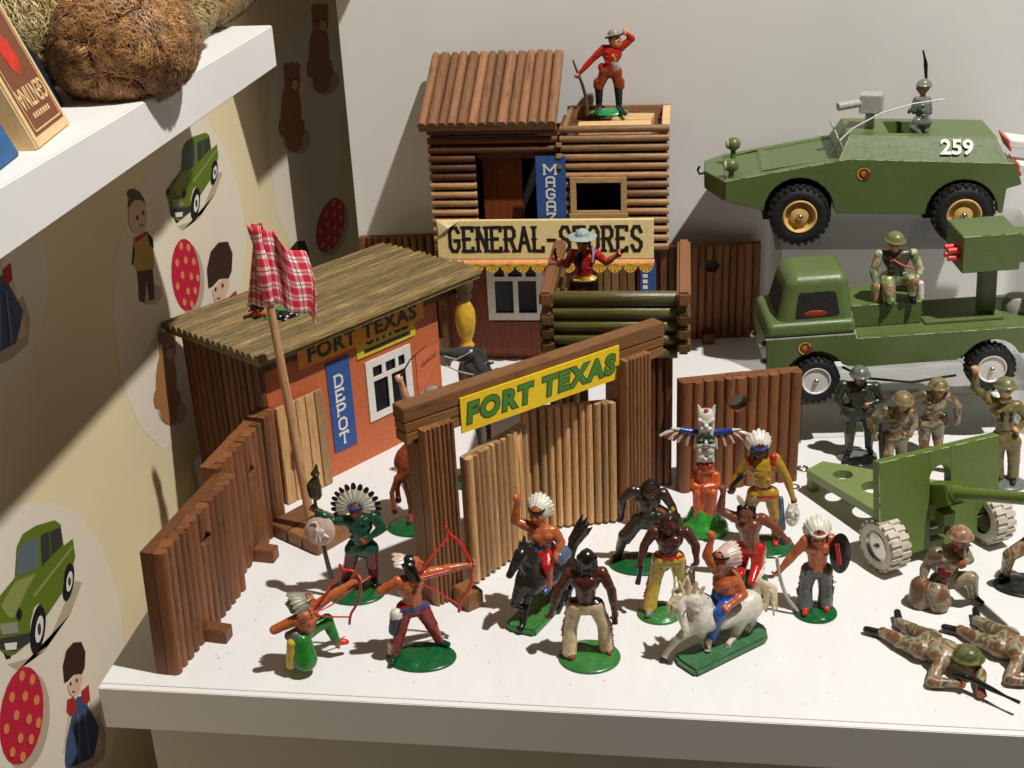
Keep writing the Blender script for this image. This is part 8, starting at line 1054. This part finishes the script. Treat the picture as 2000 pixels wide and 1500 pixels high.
for (x, y, z) in ((33.75, 0.9, 15.95), (34.0, 4.6, 16.6)):
    e = MB().ell((x - L0.x, y, z - L0.z + 0.35), (0.55, 0.5, 0.5), 16).build('headlight', G_SIDE, AC, smooth=80); MB().ell((x - L0.x - 0.42, y - 0.05, z - L0.z + 0.35), (0.18, 0.36, 0.36), 14).build('lens', G_WORN, e, smooth=80)
    MB().tube([(x - L0.x, y, z - L0.z - 0.9), (x - L0.x, y, z - L0.z + 0.2)], 0.2, 10).build('headlight_stem', G_SIDE, e, smooth=50)
MB().tube([(nx - 0.02, 3.9, 4.2), (nx - 0.35, 3.8, 4.15), (nx - 0.5, 3.8, 4.45), (nx - 0.35, 3.8, 4.75)], 0.09, 8).build('tow_hook', P_BLACK, AC, smooth=60)
gm = MB().tube([(0.75, 3.9, 7.3), (0.75, 3.9, 8.7)], 0.33, 14).build('gun_mount', P_LGREY, AC, smooth=50)
MB().box((0.8, 3.7, 9.35), (1.55, 1.7, 1.3), R=Matrix.Rotation(R_(-14), 3, 'Z')).build('gun_box', P_LGREY, gm, bevel=0.06, smooth=40)
MB().tube([(0.2, 3.4, 9.45), (-1.7, 2.7, 9.3)], 0.3, 16).build('barrel', P_LGREY, gm, smooth=50)
MB().tube([(-2.2, 1.5, 6.1), (-1.5, 1.5, 7.2), (-0.7, 1.5, 8.0), (1.2, 1.5, 9.05), (3.4, 1.5, 9.7), (5.5, 1.5, 9.98)], [0.07, 0.07, 0.065, 0.06, 0.05, 0.05], 8).build('antenna', P_WHITE, AC, smooth=60)
o = link('lettering', text_mesh('259', 1.55, P_WHITE, 0.045, 0.003, 0.98), AC); sl = math.atan2(1.0, 1.45)
o.matrix_local = cm(Matrix.Translation((6.45, 0.58, 6.72)) @ Matrix.Rotation(R_(1.4), 4, 'Y') @ Matrix.Rotation(math.pi / 2 - sl, 4, 'X'))
crest(AC, 0.05, 5.05, 0, 0.53)
for x in (38.65, 50.1):
    wheel(AC, (x - L0.x, -0.1, 2.15), 2.15, 1.5, P_TYRE, RIM_Y); wheel(AC, (x - L0.x, 7.9, 2.15), 2.15, 1.5, P_TYRE, RIM_Y, axis=(0, 1, 0))
for z, dx, y in ((6.6, 0.0, 1.3), (5.1, 0.6, 0.2)):
    b_ = MB().box((11.3 + dx, y + 1.2, z), (2.3, 2.4, 0.5), R=Matrix.Rotation(R_(8), 3, 'Y')).build('tail_board', P_WHITE, AC, bevel=0.04); MB().box((10.12 + dx, y + 1.2, z + 0.1), (0.12, 2.42, 1.0), R=Matrix.Rotation(R_(-25), 3, 'Y')).build('red_edge', P_RED, b_)
# --- truck
TK = thing('rocket_truck', 'green toy truck with white wheel rims, rounded cab and rocket launcher block', 'toy vehicle', (39.2, 29.3, 3.31), R_(5)); TK.rotation_euler = Euler((0, R_(-2.6), R_(5)))
def rounded(w, d, z0, z1, tx, ty, x0, y0, mat, name, parent, bev, tfront=0.0):
    mb = MB(); vs = [(x0, y0, z0), (x0 + w, y0, z0), (x0 + w, y0 + d, z0), (x0, y0 + d, z0), (x0 + tfront, y0 + ty, z1), (x0 + w - tx, y0 + ty, z1), (x0 + w - tx, y0 + d - ty, z1), (x0 + tfront, y0 + d - ty, z1)]
    mb.add(vs, [(3, 2, 1, 0), (4, 5, 6, 7), (0, 1, 5, 4), (1, 2, 6, 5), (2, 3, 7, 6), (3, 0, 4, 7)])
    me = bpy.data.meshes.new(name); me.from_pydata([tuple(Vector(v) * S) for v in mb.v], [], mb.f); bm = bmesh.new(); bm.from_mesh(me); bmesh.ops.recalc_face_normals(bm, faces=bm.faces)
    bmesh.ops.bevel(bm, geom=bm.edges[:], offset=bev * S, segments=5, affect='EDGES', clamp_overlap=True); bm.to_mesh(me); bm.free(); me.materials.append(mat); me.polygons.foreach_set('use_smooth', [True] * len(me.polygons)); me.set_sharp_from_angle(angle=R_(40)); return link(name, me, parent)
lowside = [(-3.2, 4.75), (-3.2, 2.45), (-2.4, 2.4)] + arch(0.05, 1.6, 2.05, math.pi * 0.87, 0.5) + [(2.2, 2.45), (3.2, 2.3), (9.4, 2.35)] + arch(11.6, 1.6, 2.05, math.pi * 0.8, 0.45) + [(16, 2.6), (16, 4.35), (2.7, 4.35), (2.7, 4.75)]
MB().prism(lowside, 0, 0.5).build('side_panel', G_SIDE, TK, bevel=0.04, smooth=40); MB().prism(lowside, 5.6, 6.1).build('side_panel', G_SIDE, TK, bevel=0.04, smooth=40)
MB().span((-3.18, 0.51, 2.6), (2.68, 5.59, 4.7)).build('cab_floor', G_SIDE, TK); MB().span((2.7, 0.51, 3.4), (16, 5.59, 4.34)).build('bed', G_SIDE, TK, bevel=0.03)
MATS['cab_green'] = G_SIDE; FP_['cab_green'] = (0, 0, 0)
link('cab_belt', sdf_mesh('cab_belt', [('rbox', (-0.25, 3.05, 5.25), (3.0, 3.05, 0.5), (0.25, 0.05, 0.15), 0.36, 'cab_green', 0.05)], lambda k: G_SIDE), TK)
cab = link('cab', sdf_mesh('cab', [('rbox', (0.05, 3.05, 6.85), (2.62, 2.8, 1.9), (1.0, 0.3, 0.62), 0.72, 'cab_green', 0.05)], lambda k: G_SIDE), TK)
win_o = [(-1.2, 6.05), (-1.05, 5.95), (1.55, 6.0), (1.7, 6.14), (1.5, 7.5), (1.34, 7.65), (-0.8, 7.65), (-0.96, 7.52)]
rot_ = Matrix.Translation((0, 0.235, 4.95)) @ Matrix.Rotation(R_(-9.27), 4, 'X') @ Matrix.Translation((0, 0, -4.95))
MB().prism(win_o, -0.02, 0.03, M=rot_).build('side_window', P_BLACK, cab)
mb = MB(); mb.add([(-2.33, 1.2, 5.95), (-2.33, 4.9, 5.95), (-1.87, 4.6, 7.7), (-1.87, 1.5, 7.7), (-2.2, 1.2, 5.95), (-2.2, 4.9, 5.95), (-1.74, 4.6, 7.7), (-1.74, 1.5, 7.7)], [(0, 1, 2, 3), (4, 7, 6, 5), (0, 3, 7, 4), (1, 5, 6, 2), (2, 6, 7, 3), (0, 4, 5, 1)]); mb.build('windscreen', P_BLACK, cab)
MB().ell((0.1, 0.4, 6.2), (0.8, 0.06, 0.25), 12).build('seat', P_CREST, cab, smooth=80)
MB().span((-3.24, -0.01, 4.68), (2.72, 0.08, 4.77)).build('belt_line', P_LGREY, TK)
for z, y in ((4.2, 0.7), (3.0, 0.5), (3.0, 5.4)):
    MB().ell((-3.35, y, z), (0.22, 0.25, 0.25), 12).build('headlight', RIM_S, TK, smooth=80)
MB().span((2.75, 2.0, 4.36), (7.45, 5.6, 5.92)).build('seat_block', G_SIDE, TK, bevel=0.05, smooth=40)
MB().span((7.6, 1.6, 4.36), (12.8, 5.5, 4.5)).build('bed_plate', G_SIDE, TK, bevel=0.03)
MB().span((11.5, 2.6, 4.51), (12.5, 3.8, 8.2)).build('launcher_post', G_SIDE, TK, bevel=0.04)
lb = MB().box((11.5, 2.9, 9.3), (3.7, 3.9, 2.5)).build('launcher_block', G_SIDE, TK, bevel=0.05, smooth=40)
MB().span((13.36, 1.8, 8.2), (15.9, 3.6, 10.1)).build('launcher_arm', G_SIDE, TK, bevel=0.05)
for y, z in ((1.6, 9.5), (1.6, 9.0), (2.4, 9.5), (2.4, 9.0)): MB().tube([(9.66, y - 0.1, z), (8.85, y - 0.1, z)], 0.2, 12).build('rocket', P_RED, lb, smooth=50)
MB().tube([(15.6, 2.4, 8.8), (15.6, 0.6, 9.2)], 0.45, 14).build('warhead', P_RED, TK, smooth=50)
MB().lathe([(1.0, 0), (1.0, 0.5), (0.8, 0.9), (0.01, 1.1)], 20, M=Matrix.Translation((14.2, 3.4, 4.35))).build('turntable', P_LGREY, TK, smooth=40)
crest(TK, -0.65, 3.95, 0, 0.5)
for x in (0.05, 11.6):
    wheel(TK, (x, 0.25, 1.62), 1.6, 1.15, P_TYRE, RIM_W, n=24, rimr=0.6, deep=False); wheel(TK, (x, 5.8, 1.62), 1.6, 1.15, P_TYRE, RIM_W, n=24, axis=(0, 1, 0), rimr=0.6, deep=False)
MB().span((-0.2, 0.9, 1.4), (0.3, 5.2, 1.9)).build('axle', P_BLACK, TK); MB().span((11.4, 0.9, 1.4), (11.9, 5.2, 1.9)).build('axle', P_BLACK, TK)
MB().tube([(2.0, 0.9, 2.0), (3.5, 0.6, 1.2), (6.5, 0.4, 0.75), (9.5, 0.5, 1.0)], 0.09, 8).build('spring_wire', P_BLACK, TK, smooth=60)
# --- field gun
GN = thing('field_gun', 'green wooden toy field gun with white tyres, slotted shield and perforated trail', 'toy gun', (45.3, 15.0, 0), R_(27.5)); G_GUN = paint('gun_green', (96, 116, 46), 0.4, 0.06, 0.12, dirt=0.04, brush=0.2); G_TRAIL = paint('trail_green', (124, 140, 82), 0.42, 0.06, 0.12)
# shield: board in local xz, x -4.1..4.1, wheel cut-outs below, slot in the middle
def shield():
    mb = MB(); T0, T1 = 0.0, 0.62
    left = [(-4.1, 2.6), (-4.1, 6.75), (-0.72, 6.75), (-0.72, 4.9), (-0.72, 0.75), (-2.2, 0.75), (-2.2, 2.1), (-2.6, 2.6)]
    right = [(0.72, 0.75), (0.72, 6.75), (4.1, 6.75), (4.1, 2.6), (3.0, 2.6), (2.6, 2.1), (2.6, 0.75)]
    mb.prism(left, T0, T1); mb.prism(right, T0, T1); top = [(-0.719, 6.75), (0.719, 6.75)] + [(0.719 * math.cos(a), 5.05 + 0.72 * math.sin(a)) for a in [math.pi * i / 10 for i in range(11)]]
    mb.prism(top, T0, T1); mb.span((-0.719, 0.002, 0.75), (0.719, T1 - 0.002, 1.2)); return mb
sh = shield(); sh.v = [tuple(Matrix.Rotation(R_(-8), 3, 'X') @ Vector(p)) for p in sh.v]; sh.build('shield', G_GUN, GN, bevel=0.04, smooth=40)
MB().tube([(-4.0, 1.0, 1.55), (4.0, 1.0, 1.55)], 0.2, 10).build('axle', RIM_S, GN, smooth=50)
wheel(GN, (-3.55, 0.55, 1.56), 1.55, 1.35, P_TYREW, RIM_S, n=18, axis=(-1, -0.05, 0), rimr=0.58, deep=False); wheel(GN, (3.75, 0.55, 1.56), 1.55, 1.35, P_TYREW, RIM_S, n=18, axis=(1, 0, 0), rimr=0.58, deep=False)
MB().box((0.0, 0.2, 4.2), (1.25, 2.2, 1.2), R=Matrix.Rotation(R_(-24), 3, 'X')).build('breech', G_GUN, GN, bevel=0.08, smooth=40)
MB().span((-0.4, -0.4, 2.3), (0.45, 0.4, 3.2)).build('cradle', G_GUN, GN, bevel=0.06)
MB().tube([(0, -0.4, 4.5), (0, -0.9, 4.75), (0, -1.0, 4.8), (0, -9.0, 8.3)], [0.5, 0.5, 0.36, 0.34], 18).build('barrel', G_GUN, GN, smooth=50)
inv = Matrix.Rotation(-R_(27.5), 4, 'Z') @ Matrix.Translation((-45.3, -15.0, 0))
def trail():
    P = [(38.2, 22.5), (39.3, 23.7), (46.5, 20.4), (46.9, 16.6), (42.6, 15.4)]; holes = [(40.35, 21.7, 0.62), (42.1, 19.9, 0.85)]
    bm = bmesh.new(); vs = [bm.verts.new((inv @ Vector((x, y, 1.05 + (0.5 if i > 1 else 0.1)))) * S) for i, (x, y) in enumerate(P)]; bm.faces.new(vs); r = bmesh.ops.extrude_face_region(bm, geom=bm.faces[:]); bmesh.ops.translate(bm, verts=[g for g in r['geom'] if isinstance(g, bmesh.types.BMVert)], vec=(0, 0, 0.55 * S)); bmesh.ops.recalc_face_normals(bm, faces=bm.faces)
    me = bpy.data.meshes.new('trail'); bm.to_mesh(me); bm.free(); o = bpy.data.objects.new('trail', me); COL.objects.link(o)
    for x, y, r in holes:
        c = MB(); p = inv @ Vector((x, y, 0)); c.lathe([(r, -1), (r, 4)], 28, M=Matrix.Translation(p)); co = c.build('cutter', [G_TRAIL]); md = o.modifiers.new('hole', 'BOOLEAN'); md.object = co; md.operation = 'DIFFERENCE'; md.solver = 'EXACT'
        dg = bpy.context.evaluated_depsgraph_get(); nm = bpy.data.meshes.new_from_object(o.evaluated_get(dg)); o.modifiers.clear(); o.data = nm; bpy.data.objects.remove(co)
    nm = o.data; bpy.data.objects.remove(o); nm.materials.clear(); nm.materials.append(G_TRAIL); nm.name = 'trail'; nm.polygons.foreach_set('material_index', [0] * len(nm.polygons)); return link('trail', nm, GN)
trail()
p = inv @ Vector((38.0, 23.0, 1.3)); MB().tube([p + Vector((0.3 * math.cos(a), 0.3 * math.sin(a), 0.2)) for a in [6.283 * i / 12 for i in range(13)]], 0.09, 8).build('hitch_eye', RIM_S, GN, smooth=60)
MB().box(inv @ Vector((38.7, 23.0, 0.55)), (0.6, 0.6, 1.1)).build('trail_foot', G_TRAIL, GN, bevel=0.04)

# pale worn paint along the edges of the wooden vehicles
def edge_wear(parent, a, b, r=0.035):
    a, b = Vector(a), Vector(b); L = (b - a).length; t = 0.0; mb = MB(); rr = random.Random(int(L * 100))
    while t < L - 0.2:
        s = rr.uniform(0.25, 1.6); e = min(L, t + s); mb.tube([a.lerp(b, t / L), a.lerp(b, e / L)], r * rr.uniform(0.5, 1.1), 5); t = e + rr.uniform(0.05, 0.7)
    o = mb.build('edge_wear', G_WORN, parent, smooth=60); o['kind'] = 'stuff'
edge_wear(AC, (-1.2, 0.02, 6.12), (10.5, 0.02, 5.66)); edge_wear(AC, (-9.7, 0.02, 4.6), (-1.2, 0.02, 6.1)); edge_wear(AC, (-0.9, 1.16, 7.53), (9.3, 1.16, 7.23)); edge_wear(AC, (-1.7, 0.17, 6.0), (-0.95, 1.15, 7.53))
edge_wear(TK, (2.75, 0.02, 4.36), (15.8, 0.02, 4.36)); edge_wear(TK, (2.8, 2.02, 5.91), (7.4, 2.02, 5.91)); edge_wear(TK, (9.67, 0.97, 10.52), (13.33, 0.97, 10.52)); edge_wear(TK, (2.74, 0.05, 4.4), (2.74, 2.0, 5.7))
edge_wear(GN, (-4.05, 0.95, 6.68), (4.05, 0.95, 6.68)); edge_wear(GN, (-4.1, 0.38, 2.6), (-4.1, 0.95, 6.7))
